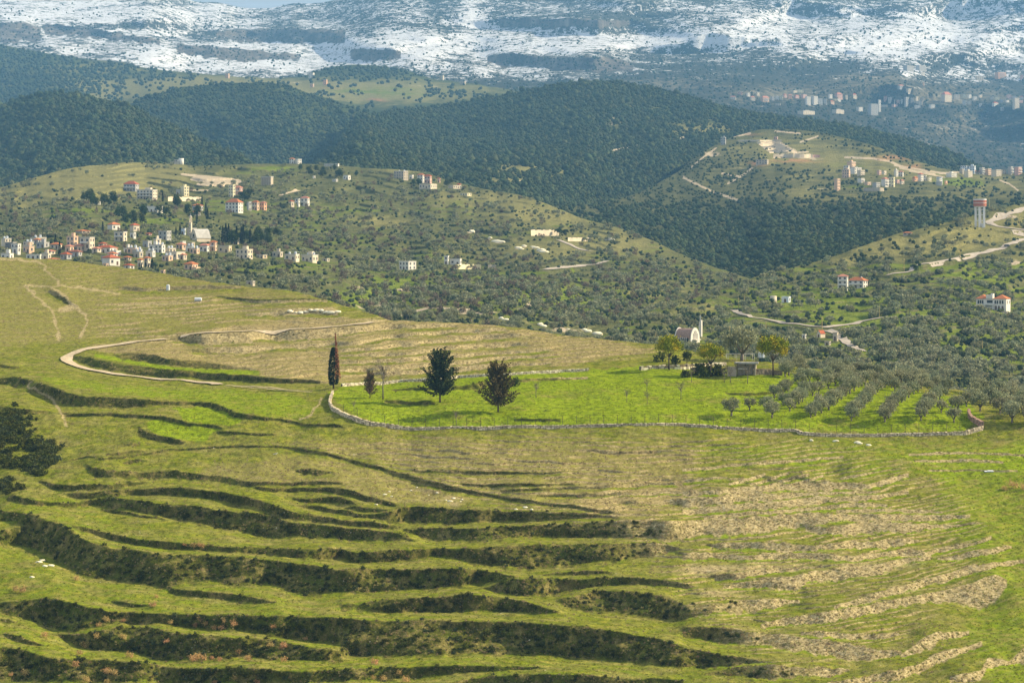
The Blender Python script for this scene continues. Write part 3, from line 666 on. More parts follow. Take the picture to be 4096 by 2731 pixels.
def hill_mat(name, k=1.0, tone=(1, 1, 1)):
    t = NT(name)
    m = t.n('ShaderNodeSeparateColor'); a = t.attr('mask'); t.t.links.new(a.outputs['Color'], m.inputs[0])
    p = t.pos((k, k, k))
    n1, n2, n3 = t.noise(p, 0.02, 4), t.noise(p, 0.10, 5, 0.62), t.noise(p, 0.4, 4, 0.65)
    mul = lambda c: tuple(x * y for x, y in zip(c, tone))
    scrub = t.ramp(n2, [(0.32, mul((0.060, 0.072, 0.026))), (0.52, mul((0.110, 0.115, 0.046))), (0.72, mul((0.175, 0.165, 0.078)))])
    green = t.ramp(n2, [(0.3, (0.085, 0.125, 0.014)), (0.7, (0.20, 0.235, 0.040))])
    dryc = t.ramp(n3, [(0.3, (0.135, 0.130, 0.045)), (0.55, (0.22, 0.205, 0.080)), (0.75, (0.30, 0.265, 0.12))])
    soilc = t.ramp(n3, [(0.3, (0.30, 0.235, 0.15)), (0.7, (0.58, 0.49, 0.36))])
    nn = t.math('MULTIPLY_ADD', t.math('SUBTRACT', n2, 0.5), 1.4, t.math('MULTIPLY_ADD', t.math('SUBTRACT', n1, 0.5), 1.0, 0.5))
    def thr(mask, soft):
        return t.math('MULTIPLY_ADD', t.math('SUBTRACT', mask, nn), 1 / soft, 0.5, True)
    c = t.mix(thr(m.outputs[1], 0.5), scrub, dryc)
    c = t.mix(thr(m.outputs[0], 0.35), c, green)
    c = t.mix(thr(m.outputs[2], 0.25), c, soilc)
    c = t.mix(a.outputs['Alpha'], c, (0.42, 0.21, 0.115))
    t.bump(t.math('MULTIPLY_ADD', n3, 0.4, n2), 0.9, 3.0 / k)
    return t.done(c, 0.95)

M_hill = hill_mat('hill_ground', 1.0)
M_far = hill_mat('far_hill_ground', 0.5, (0.55, 0.68, 0.62))
M_quar = hill_mat('quarry_hill_ground', 0.8, (0.85, 0.85, 0.95))

def paint(sh, green=(), dry=(), soil=(), red=(), gl=(), sl=(), rl=(), base=(0, 0, 0)):
    U, V = sh.U, sh.V
    wu = U + fbm(U / 8, V / 4, 3, 61) * 3; wv = V + fbm(U / 8, V / 4, 3, 62) * 1.5
    g = base[0] + blobs(wu, wv, green); d = base[1] + blobs(wu, wv, dry); s = base[2] + blobs(wu, wv, soil); r = blobs(wu, wv, red)
    for pts, w in gl: g = g + line(wu, wv, pts, w)
    for pts, w in sl: s = s + line(U, V, pts, w, 0.5)
    for pts, w in rl: r = r + line(U, V, pts, w, 0.5)
    return [g, d, s, r]

# village hillside
stripes = np.clip(fbm(valley.U / 60, valley.V / 3.0, 3, 63) - 0.05, 0, 1)
vm = paint(valley,
    green=[(275,168,30,3,.8),(250,172,50,5,.4),(75,212,25,5,.8),(150,220,30,6,.5),(330,210,50,8,.45),(230,205,40,8,.5),(300,265,70,8,.45),(400,285,40,14,.7),(540,292,40,10,.6),(590,300,60,12,.6),
           (470,310,60,10,.5),(500,275,40,8,.4),(560,205,20,6,.35),(430,255,40,6,.35),(640,270,40,14,.35),(360,300,30,12,.7),(520,232,40,5,.25),(455,205,30,8,.3),(330,240,60,14,.35)],
    dry=[(70,180,75,16,1.0),(20,200,60,12,.5),(130,175,60,16,.9),(560,212,70,14,.8),(620,240,50,12,.6),(480,198,60,8,.6),(380,222,40,6,.7),(420,168,40,5,1.1),(540,250,80,14,.5),(600,290,60,10,.3),(650,285,30,10,.5)],
    soil=[(405,290,10,2,.8),(375,305,25,6,.4),(470,312,26,2,.9),(535,303,8,4,.8),(565,330,30,4,.5),(360,287,18,4,.4)],
    sl=[([(182,174),(205,176),(238,180)],1.2),([(192,179),(215,182),(240,181)],1.5),([(198,184),(225,185),(236,184)],1.4),([(195,177),(236,183)],2.5),([(188,190),(215,190)],0.8),([(505,263),(545,270)],.0),([(400,315),(430,307),(470,309)],1.0)],
    gl=[([(640,330),(600,310),(560,303)],2.0),([(571,268),(580,280)],1.5)])
vs_ = 1 - terr_s(valley.U, valley.V, 5.5, 15)
vm[0] = 0.8 * vm[0] + 0.35 * stripes * (valley.V > 200) + 0.22 * vs_ * (valley.V > 200)
vm[1] = vm[1] + 0.12
vm[2] = vm[2] + line(valley.U, valley.V, [(498,232),(500,233)], 0.1)
for pu, pv, w in ((471,232,3.2),(490,238,2.2),(499,242,4.0),(518,248,2.6),(524,246,2),(535,247.5,2.6),(542,251,4)):
    vm[2] = vm[2] + 1.3 * np.exp(-(((valley.U - pu - fbm(valley.V, valley.U, 2, 5)) / w) ** 2 + ((valley.V - pv) / 0.9) ** 2))
valley.build(M_hill, vm)
# orchard hillside
rst = np.clip(fbm(right.U / 90, right.V / 2.6, 3, 64), 0, 1)
rm = paint(right,
    green=[(820,300,60,10,.9),(860,318,70,8,.8),(1000,270,60,12,.6),(910,340,60,14,.6),(900,250,30,4,.4),(790,297,30,8,.5),(1010,340,40,16,.5),(960,320,40,10,.4),(720,330,40,10,.3),(850,350,40,6,.6),(1000,360,50,8,.4),(1000,247,50,8,.2)],
    dry=[(900,245,80,10,1.0),(980,232,40,10,1.0),(850,262,40,6,.6),(1010,222,20,12,.8),(700,308,16,5,1.6),(1010,262,20,8,.5)],
    soil=[(1015,262,6,3,.8),(1012,216,8,2,.7)])
rs = 1 - terr_s(right.U, right.V, 6.8, 16)
rm[0] = 0.6 * rm[0] + 0.35 * rst * (right.V > 262) + 0.45 * rs * (right.V > 262 + 0 * rst) + 0.6 * rs * blobs(right.U, right.V, [(820,303,80,14,1),(990,285,50,20,.6),(930,335,70,16,.6)])
rm[1] = rm[1] + 0.1
right.build(M_hill, rm)
# quarried hill
mm = paint(mid,
    green=[(960,182,30,5,.9),(860,186,30,3,.6),(870,215,40,6,.3),(840,166,60,4,.3),(800,260,60,10,.3)],
    dry=[(800,150,70,18,1.0),(860,165,60,12,.8),(930,175,50,8,.8),(760,185,80,16,.55),(840,195,60,10,.6),(740,150,30,14,.5),(1010,185,60,10,.9),(950,195,60,8,.5)],
    soil=[(712,154,8,2,.8),(864,183,14,2,.3),(806,157,10,1.5,.9)],
    red=[(795,161,20,1.2,.8),(757,163,8,2.5,.8),(740,133,16,1.2,.6),(893,157,18,2.5,.55),(912,166,8,2,.6)],
    sl=[([(683,177),(695,183),(712,191),(738,200)],1.1),([(689,152),(705,142),(725,137),(750,133)],1.2),([(690,168),(702,158),(716,148)],0.8),([(800,142),(818,136)],0.8),([(845,157),(870,158),(890,161),(905,168)],1.0),
        ([(795,152.5),(808,151.5)],1.0),([(752,168),(740,177),(728,183)],0.9),([(722,173),(738,176)],0.8),([(940,173),(985,170),(1024,168)],0.8),([(775,131),(800,133)],0.9),([(895,165),(930,171),(950,174)],0.9),([(900,168),(935,174)],0.7),([(910,171),(945,177)],0.6),([(1000,180),(1010,184),(1018,190)],.8)])
U, V = mid.U, mid.V
mm[2] = mm[2] + 1.2 * poly(U, V, [(756,141.5),(780,141.2),(796,150),(798,152.5),(770,153)], .5) * (0.75 + 0.25 * np.sin(V * 5.0)) + 1.1 * poly(U, V, [(773,154),(797,153.5),(798,157),(774,158)], .4) + 1.1 * poly(U, V, [(798,155),(820,154.5),(820,157),(799,158)], .4)
mm[2] = mm[2] + 0.35 * np.clip(fbm(U / 60, V / 1.6, 3, 66) - .15, 0, 1) * poly(U, V, [(700,140),(860,140),(960,180),(860,200),(720,200)], 10)
mm[1] = mm[1] + 0.5 * np.clip(fbm(U / 40, V / 1.5, 3, 67), 0, 1)
mm[1] = mm[1] * 0.6
mid.build(M_quar, mm)
fm = paint(fcen, dry=[(530,168,60,6,.7),(500,180,40,6,.6),(620,115,14,14,.5),(700,128,40,6,.8),(590,95,60,6,.3)], soil=[(612,118,6,12,.45),(505,178,20,4,.3),(640,140,5,6,.3)],
           sl=[([(505,186),(530,178),(555,170),(570,160),(600,152),(640,145),(690,136)],.8)], base=(0, 0.15, 0))
fcen.build(M_far, fm)
fmid.build(M_far, paint(fmid, base=(0, 0.15, 0)))
fleft.build(M_far, paint(fleft, dry=[(150,140,80,16,.35)], soil=[(115,112,10,4,.3),(105,122,12,5,.25),(100,140,10,5,.2)], base=(0, 0.1, 0)))
plat.build(M_far, paint(plat, green=[(400,92,70,6,.5),(345,90,30,3,.4)], dry=[(200,84,120,8,.8),(380,92,110,10,.9),(130,92,40,8,.8),(90,68,60,6,.4)], soil=[(230,82,20,1.5,.5),(430,86,30,1.5,.3),(290,83,20,1,.4)],
          red=[(377,100,9,1,.8),(330,88,12,.8,.2)], base=(0, 0.2, 0)))

def snow_mat():
    t = NT('snow_slope')
    a = t.attr('mask'); m = t.n('ShaderNodeSeparateColor'); t.t.links.new(a.outputs['Color'], m.inputs[0])
    p = t.pos((1, 0.55, 1.6))
    n1, n2, n3 = t.noise(p, 0.008, 5, 0.62), t.noise(p, 0.038, 7, 0.74), t.noise(p, 0.13, 4, 0.65)
    nn = t.math('MULTIPLY_ADD', t.math('SUBTRACT', n2, 0.5), 2.4, t.math('MULTIPLY_ADD', t.math('SUBTRACT', n1, 0.5), 1.0, 0.5))
    nn = t.math('MULTIPLY_ADD', t.math('SUBTRACT', n3, 0.5), 1.2, nn)
    sn = t.math('MULTIPLY_ADD', t.math('SUBTRACT', m.outputs[0], nn), 1 / 0.10, 0.5, True)
    scrub = t.ramp(n3, [(0.3, (0.024, 0.030, 0.018)), (0.7, (0.080, 0.078, 0.052))])
    ps = t.pos((1, 0.3, 0.12)); ns = t.noise(ps, 0.03, 5, 0.65)
    rock = t.ramp(ns, [(0.35, (0.07, 0.062, 0.052)), (0.55, (0.17, 0.15, 0.125)), (0.72, (0.36, 0.31, 0.25))])
    land = t.mix(t.math('MULTIPLY_ADD', t.math('SUBTRACT', m.outputs[2], nn), 2.5, 0.5, True), scrub, (0.20, 0.175, 0.115))
    c = t.mix(sn, land, (0.74, 0.75, 0.78))
    c = t.mix(m.outputs[1], c, rock)
    t.bump(n2, 0.7, 14.0)
    return t.done(c, 0.9)

U, V = snowy.U, snowy.V
cl = cliff_mask(U, V)
sw = U + fbm(U / 12, V / 5, 3, 71) * 6; sv = V + fbm(U / 12, V / 5, 3, 72) * 3
snow = blobs(sw, sv, [(30,5,90,9,.62),(20,17,40,8,.55),(110,18,60,9,.45),(60,45,40,8,.35),(200,12,80,10,.42),(255,22,60,4,.3),(150,52,50,10,.42),(180,63,50,9,.5),(245,68,40,8,.62),(300,60,40,7,1.0),(340,62,40,6,.7),(355,47,90,4.5,.9),
                      (250,45,60,3,.5),(100,36,60,6,.25),(430,40,120,7,.75),(520,42,100,6,1.0),(590,44,60,6,.85),(640,40,60,6,.45),(480,50,60,6,.6),(470,12,8,14,.7),(478,22,12,8,.5),(420,62,50,8,.3),(500,68,60,6,.35),(560,76,90,4,.25),
                      (560,18,60,10,.12),(760,30,80,12,.35),(830,44,60,10,.40),(880,52,50,6,.45),(905,40,30,12,.40),(930,28,26,16,.60),(960,40,60,10,.42),(1010,40,50,14,.42),(720,40,50,8,.40),(840,20,80,14,.28),(1000,10,60,10,.25),(700,8,80,10,.14),
                      (900,72,50,4,.3),(1010,58,50,6,.3),(380,55,40,4,.4)])
snow = np.minimum(0.50 * snow + 0.38 + 0.12 * fbm(U / 26, V / 8, 3, 74), 0.66)
snow -= blobs(U, V, [(560,22,80,9,.10),(640,14,60,10,.08),(700,50,60,6,.12),(690,66,60,6,.2),(800,66,60,5,.2),(120,26,60,3,.2),(280,36,70,4,.15)])
snow *= 1 - sstep(62, 84, V + (U < 600) * -8 - (U > 900) * 10 + fbm(U / 20, V / 8, 2, 73) * 4)
snow = np.clip(snow, 0, 1.15) * (1 - 0.75 * cl)
town = blobs(U, V, [(800,92,120,10,.35),(960,96,80,10,.35),(960,130,60,20,.3),(880,80,40,6,.4),(660,84,40,6,.4),(450,76,40,5,.4),(1000,75,40,6,.4),(860,76,40,4,.3)])
snowy.build(snow_mat(), [snow, cl * 0.9, town + 0.12, np.zeros_like(U)])

# ------------------------------------------------------------------ air
def haze_box():
    mb = MB(); mb.box(-6500, 6500, -700, 15500, -420, 1750)
    t = bpy.data.materials.new('haze_air'); t.use_nodes = True
    nt = t.node_tree; nt.nodes.clear()
    o = nt.nodes.new('ShaderNodeOutputMaterial'); v = nt.nodes.new('ShaderNodeVolumePrincipled')
    v.inputs['Color'].default_value = (0.19, 0.45, 0.78, 1)
    v.inputs['Density'].default_value = HAZE
    v.inputs['Density Attribute'].default_value = ''
    v.inputs['Anisotropy'].default_value = 0.0
    nt.links.new(v.outputs[0], o.inputs['Volume'])
    tag(mb.build('haze', t), kind='stuff', label='pale blue air haze over the valley', cat='haze')
HAZE = 6.4e-5
haze_box()

# ------------------------------------------------------------------ plant building blocks
def leaves_np(centres, size, r, flat=0.0, up=None):
    """one small quad per centre, random tilt"""
    n = len(centres)
    a = r.normal(size=(n, 3)); a[:, 2] *= (1 - flat); a /= np.linalg.norm(a, axis=1)[:, None]
    b = r.normal(size=(n, 3)); b -= (b * a).sum(1)[:, None] * a; b /= np.linalg.norm(b, axis=1)[:, None]
    sz = (size * r.uniform(0.6, 1.3, n))[:, None] * 0.5
    e1, e2 = a * sz, b * sz * r.uniform(0.5, 0.9, (n, 1))
    co = np.stack([centres - e1 - e2, centres + e1 - e2 * 0.6, centres + e1 * 0.8 + e2, centres - e1 + e2], 1).reshape(-1, 3)
    return co, np.arange(4 * n).reshape(-1, 4)

def clump_pts(r, clumps, per, rx, ry, rz, cz, csize, shell=0.55, low=-0.75):
    cs = []
    while len(cs) < clumps:
        d = r.normal(size=3); d /= np.linalg.norm(d)
        if d[2] < low: continue
        q = d * (shell + (1 - shell) * r.random())
        cs.append((q[0] * rx, q[1] * ry, q[2] * rz + cz))
    cs = np.array(cs)
    p = cs.repeat(per, 0) + r.normal(size=(clumps * per, 3)) * csize * 0.5
    return p

def join_np(parts):
    co, qs, k = [], [], 0
    for c, q in parts:
        co.append(c); qs.append(q + k); k += len(c)
    return np.concatenate(co), np.concatenate(qs)

def blob_np(seed, sub, rx, ry, rz, cz, amp, freq=1.7):
    bm = bmesh.new(); bmesh.ops.create_icosphere(bm, subdivisions=sub, radius=1.0)
    co = np.array([v.co for v in bm.verts]); tr = np.array([[v.index for v in f.verts] for f in bm.faces]); bm.free()
    n = fbm(co[:, 0] * freq + seed * 3.1 + co[:, 2], co[:, 1] * freq - co[:, 2] * freq * 0.8, 3, seed) * amp
    co = co * (1 + n)[:, None] * np.array([rx, ry, rz]) + np.array([0, 0, cz])
    return co, tr

def two_mat_mesh(name, q_parts, t_parts, mats):
    """quads use material 0, triangles and trunk solids the next ones"""
    co, qs, ts, k = [], [], [], 0
    for c, q in q_parts: co.append(c); qs.append(q + k); k += len(c)
    for c, t in t_parts: co.append(c); ts.append(t + k); k += len(c)
    me = mesh_np(name, np.concatenate(co), np.concatenate(qs) if qs else None, np.concatenate(ts) if ts else None, False)
    for m in mats: me.materials.append(m)
    return me

M_oak = leaf_mat('oak_leaves', (0.042, 0.062, 0.030), (0.088, 0.112, 0.052), 0.3, 0.25, 0.12)
M_oak2 = leaf_mat('maquis_leaves', (0.056, 0.074, 0.034), (0.115, 0.132, 0.060), 0.3, 0.25, 0.12)
M_olive = leaf_mat('olive_leaves', (0.18, 0.195, 0.10), (0.37, 0.375, 0.23), 0.35, 0.7, 0.2)
M_bare = leaf_mat('bare_twigs', (0.13, 0.10, 0.07), (0.25, 0.20, 0.14), 0.4, 0.7, 0.1)
M_shrub = leaf_mat('shrub_leaves', (0.036, 0.048, 0.010), (0.115, 0.125, 0.030), 0.6, 1.5, 0.2)
M_straw = leaf_mat('dry_straw', (0.24, 0.19, 0.09), (0.46, 0.38, 0.21), 0.4, 2.0, 0.4)
M_tuft = leaf_mat('grass_blades', (0.12, 0.15, 0.016), (0.23, 0.25, 0.04), 0.4, 1.5, 0.45)
M_cyp = leaf_mat('cypress_leaves', (0.014, 0.024, 0.012), (0.040, 0.055, 0.026), 0.3, 0.8, 0.1)
M_pine = leaf_mat('pine_needles', (0.035, 0.055, 0.016), (0.095, 0.12, 0.032), 0.3, 0.5, 0.15)
M_bark = flat_mat('bark', (0.13, 0.10, 0.075), 0.3, 2.0)
M_barkg = flat_mat('grey_bark', (0.22, 0.19, 0.155), 0.3, 2.0)

def proto_coll(name, meshes):
    c = bpy.data.collections.new(name)
    for i, me in enumerate(meshes):
        o = bpy.data.objects.new('%s_%02d' % (name, i), me); c.objects.link(o)
    return c

def scatter(name, coll, n_proto, P, S, label, cat, rz=None, tilt=0.12):
    n = len(P)
    me = bpy.data.meshes.new(name); me.vertices.add(n); me.vertices.foreach_set('co', np.asarray(P, np.float32).ravel())
    a = me.attributes.new('psize', 'FLOAT', 'POINT'); a.data.foreach_set('value', np.asarray(S, np.float32))
    rot = np.zeros((n, 3), np.float32); rot[:, 2] = rng.uniform(0, 6.283, n); rot[:, :2] = rng.normal(size=(n, 2)) * tilt
    a = me.attributes.new('prot', 'FLOAT_VECTOR', 'POINT'); a.data.foreach_set('vector', rot.ravel())
    a = me.attributes.new('pidx', 'INT', 'POINT'); a.data.foreach_set('value', rng.integers(0, n_proto, n).astype(np.int32))
    o = link(name, me)
    g = bpy.data.node_groups.new(name + '_grow', 'GeometryNodeTree')
    g.interface.new_socket('Geometry', in_out='INPUT', socket_type='NodeSocketGeometry')
    g.interface.new_socket('Geometry', in_out='OUTPUT', socket_type='NodeSocketGeometry')
    gi, go = g.nodes.new('NodeGroupInput'), g.nodes.new('NodeGroupOutput')
    ip = g.nodes.new('GeometryNodeInstanceOnPoints'); ci = g.nodes.new('GeometryNodeCollectionInfo')
    ci.inputs['Collection'].default_value = coll; ci.inputs['Separate Children'].default_value = True; ci.inputs['Reset Children'].default_value = True
    def na(nm, ty):
        q = g.nodes.new('GeometryNodeInputNamedAttribute'); q.data_type = ty; q.inputs['Name'].default_value = nm; return q.outputs['Attribute']
    g.links.new(gi.outputs[0], ip.inputs['Points']); g.links.new(ci.outputs[0], ip.inputs['Instance'])
    ip.inputs['Pick Instance'].default_value = True
    g.links.new(na('pidx', 'INT'), ip.inputs['Instance Index']); g.links.new(na('psize', 'FLOAT'), ip.inputs['Scale'])
    er = g.nodes.new('FunctionNodeEulerToRotation'); g.links.new(na('prot', 'FLOAT_VECTOR'), er.inputs[0]); g.links.new(er.outputs[0], ip.inputs['Rotation'])
    g.links.new(ip.outputs[0], go.inputs[0])
    md = o.modifiers.new('grow', 'NODES'); md.node_group = g
    return tag(o, label, cat, kind='stuff')

def sow(sh, n, dens, ulim=(-50, 1074), vpad=(0.5, 0.5)):
    """random ground positions, thinned by a density function"""
    us_, vs_ = [], []
    tot = 0
    while tot < n:
        u = rng.uniform(max(ulim[0], sh.u[0]), min(ulim[1], sh.u[-1]), n * 2); v = rng.uniform(sh.vc.min(), sh.vb.max(), n * 2)
        vc, vb = np.interp(u, sh.u, sh.vc), np.interp(u, sh.u, sh.vb)
        ok = (v > vc + vpad[0]) & (v < vb - vpad[1])
        u, v = u[ok], v[ok]
        k = rng.random(len(u)) < dens(u, v)
        us_.append(u[k]); vs_.append(v[k]); tot += int(k.sum())
        if k.sum() < 5 and ok.sum() > 100: break
    return np.concatenate(us_)[:n], np.concatenate(vs_)[:n]

def stack(sh, u, v, sink=0.0):
    x, y, z = sh.at(u, v); return np.stack([x, y, z - sink], -1)

r0 = np.random.default_rng(3)
# far oaks, unit crown about 1 m wide so that size = crown width
far = []
for i in range(4):
    b = blob_np(20 + i, 2, 0.46, 0.46, 0.42, 0.40, 0.30, 2.2)
    p = clump_pts(r0, 14, 4, 0.44, 0.44, 0.40, 0.42, 0.16, 0.9, -0.3)
    far.append(two_mat_mesh('far_oak', [leaves_np(p, 0.17, r0)], [b], [M_oak]))
for i in range(2):
    b = blob_np(40 + i, 2, 0.46, 0.46, 0.40, 0.38, 0.30, 2.2)
    p = clump_pts(r0, 14, 4, 0.44, 0.44, 0.38, 0.40, 0.16, 0.9, -0.3)
    far.append(two_mat_mesh('far_maquis', [leaves_np(p, 0.17, r0)], [b], [M_oak2]))
C_far = proto_coll('far_oaks', far)
olv = []
for i in range(4):
    p = clump_pts(r0, 26, 7, 0.43, 0.43, 0.34, 0.50, 0.16, 0.55, -0.6)
    mb = MB(); mb.tube([(0, 0, -0.1), (0.01, 0, 0.15), (0.03, 0.02, 0.42)], [0.05, 0.04, 0.02], 5)
    tv = np.array(mb.v); tf = np.array([f[:3] for f in mb.f if len(f) == 4] + [(f[0], f[2], f[3]) for f in mb.f if len(f) == 4])
    olv.append(two_mat_mesh('far_olive', [leaves_np(p, 0.15, r0)], [(tv, tf)], [M_olive]))
C_olv = proto_coll('far_olives', olv)
brn = []
for i in range(3):
    p = clump_pts(r0, 26, 6, 0.40, 0.40, 0.40, 0.48, 0.16, 0.35, -0.8)
    brn.append(two_mat_mesh('bare_tree', [leaves_np(p, 0.10, r0)], [], [M_bare]))
C_brn = proto_coll('bare_trees', brn)
shr = []
for i in range(4):
    p = clump_pts(r0, 14, 10, 0.45, 0.45, 0.34, 0.20, 0.22, 0.5, -0.4)
    shr.append(two_mat_mesh('shrub', [leaves_np(p, 0.15, r0)], [], [M_shrub if i < 3 else M_oak2]))
C_shr = proto_coll('shrubs', shr)
def tuft(mat, n, h, w):
    co, q = [], []
    for k in range(n):
        a = r0.uniform(0, 6.28); rr = r0.uniform(0, w); x, y = rr * math.cos(a), rr * math.sin(a)
        dx, dy = r0.normal(0, 0.3 * h, 2); t = r0.uniform(0.5, 1.0) * h; b = r0.uniform(0, 3.14); wx, wy = 0.045 * h * math.cos(b) * 2, 0.045 * h * math.sin(b) * 2
        k0 = len(co); co += [(x - wx, y - wy, -0.05), (x + wx, y + wy, -0.05), (x + dx + wx * .4, y + dy + wy * .4, t), (x + dx - wx * .4, y + dy - wy * .4, t)]
        q.append((k0, k0 + 1, k0 + 2, k0 + 3))
    return two_mat_mesh('tuft', [(np.array(co), np.array(q))], [], [mat])
C_grn = proto_coll('green_tufts', [tuft(M_tuft, 26, 0.6, 0.6) for i in range(3)])
C_stw = proto_coll('straw_tufts', [tuft(M_straw, 26, 0.7, 0.55) for i in range(3)])

# ------------------------------------------------------------------ scrub and grass of the near terraces
def near_val(A, u, v):
    c = np.clip(((u - near.u[0]) / (near.u[1] - near.u[0])).astype(int), 0, near.cols - 1)
    r = np.clip(((v - 704) / (near.vc[c] - 704) * (near.rows - 1)).astype(int), 0, near.rows - 1)
    return A[r, c]
def d_bank(u, v):
    s = near_val(near.S, u, v) * (0.25 + 0.75 * near_val(near.T, u, v))
    w = 1.0 - 1.0 * sstep(600, 740, u - (v - 560) * 0.9)
    return np.clip(s * w * (0.75 + 0.6 * fbm(u / 9, v / 7, 3, 120)) * (0.35 + 0.65 * (v > 395)) * (w > 0.04) - 0.05, 0, 1)
u, v = sow(near, 3400, d_bank)
scatter('bank_scrub', C_shr, 4, stack(near, u, v, 0.1), rng.uniform(0.3, 1.0, len(u)) * (0.45 + 0.7 * near_val(near.T, u, v)), 'dark scrub growing on the terrace banks in the foreground', 'scrub')
GUL = [(8,428,30,16,1.0),(42,448,16,10,.8),(24,462,24,7,.8),(2,482,14,5,.5),(-30,440,30,24,1.0),(15,414,14,6,.6),(32,468,15,7,.9),(10,488,15,6,.8),(52,456,10,8,.7)]
u, v = sow(near, 1500, lambda u, v: np.clip(blobs(u, v, GUL) - 0.35 + 0.45 * fbm(u / 9, v / 5, 3, 125), 0, 1) * (blobs(u, v, GUL) > 0.22))
scatter('gully_thicket', C_shr, 4, stack(near, u, v, 0.1), rng.uniform(0.7, 2.2, len(u)), 'dark thicket in the gully at the left edge', 'thicket')
u, v = sow(near, 110, lambda u, v: np.clip(blobs(u, v, [(600,345,60,10,.8),(540,340,60,8,.4),(480,328,60,6,.35),(400,335,60,8,.2),(650,352,30,8,.7),(80,270,80,10,.12),(300,300,50,8,.25)]) * (0.6 + fbm(u / 12, v / 3, 3, 122)), 0, 1) * (1 - near_val(np.clip(lush, 0, 1), u, v)) + 0.003 * (v < 440))
scatter('field_shrubs', C_shr, 4, stack(near, u, v, 0.08), rng.uniform(0.3, 0.95, len(u)), 'low shrubs scattered over the near hillside', 'shrubs')
def d_green(u, v): return np.clip(0.35 + 0.5 * near_val(np.clip(lush, 0, 1), u, v) - 0.5 * near_val(np.clip(dry, 0, 1), u, v), 0, 1) * (0.4 + 0.6 * (v > 380))
def d_straw(u, v): return np.clip(0.10 + 0.7 * near_val(np.clip(dry, 0, 1), u, v) + 0.5 * near_val(near.S, u, v) - 0.9 * near_val(np.clip(lush, 0, 1), u, v), 0, 1)
u, v = sow(near, 26000, d_green)
scatter('grass', C_grn, 3, stack(near, u, v, 0.0), rng.uniform(0.15, 0.38, len(u)), 'short green grass on the terraces', 'grass', tilt=0.2)
u, v = sow(near, 15000, d_straw)
scatter('dry_grass', C_stw, 3, stack(near, u, v, 0.0), rng.uniform(0.18, 0.45, len(u)), 'dry straw coloured grass on the terraces', 'dry grass', tilt=0.2)

# ------------------------------------------------------------------ individual trees
def inst(root_name, parts, loc, scale, rz, label, cat, group=None):
    e = empty(root_name, loc, rz, scale)
    for nm, me in parts: link(nm, me, None, e)
    return tag(e, label, cat, group)

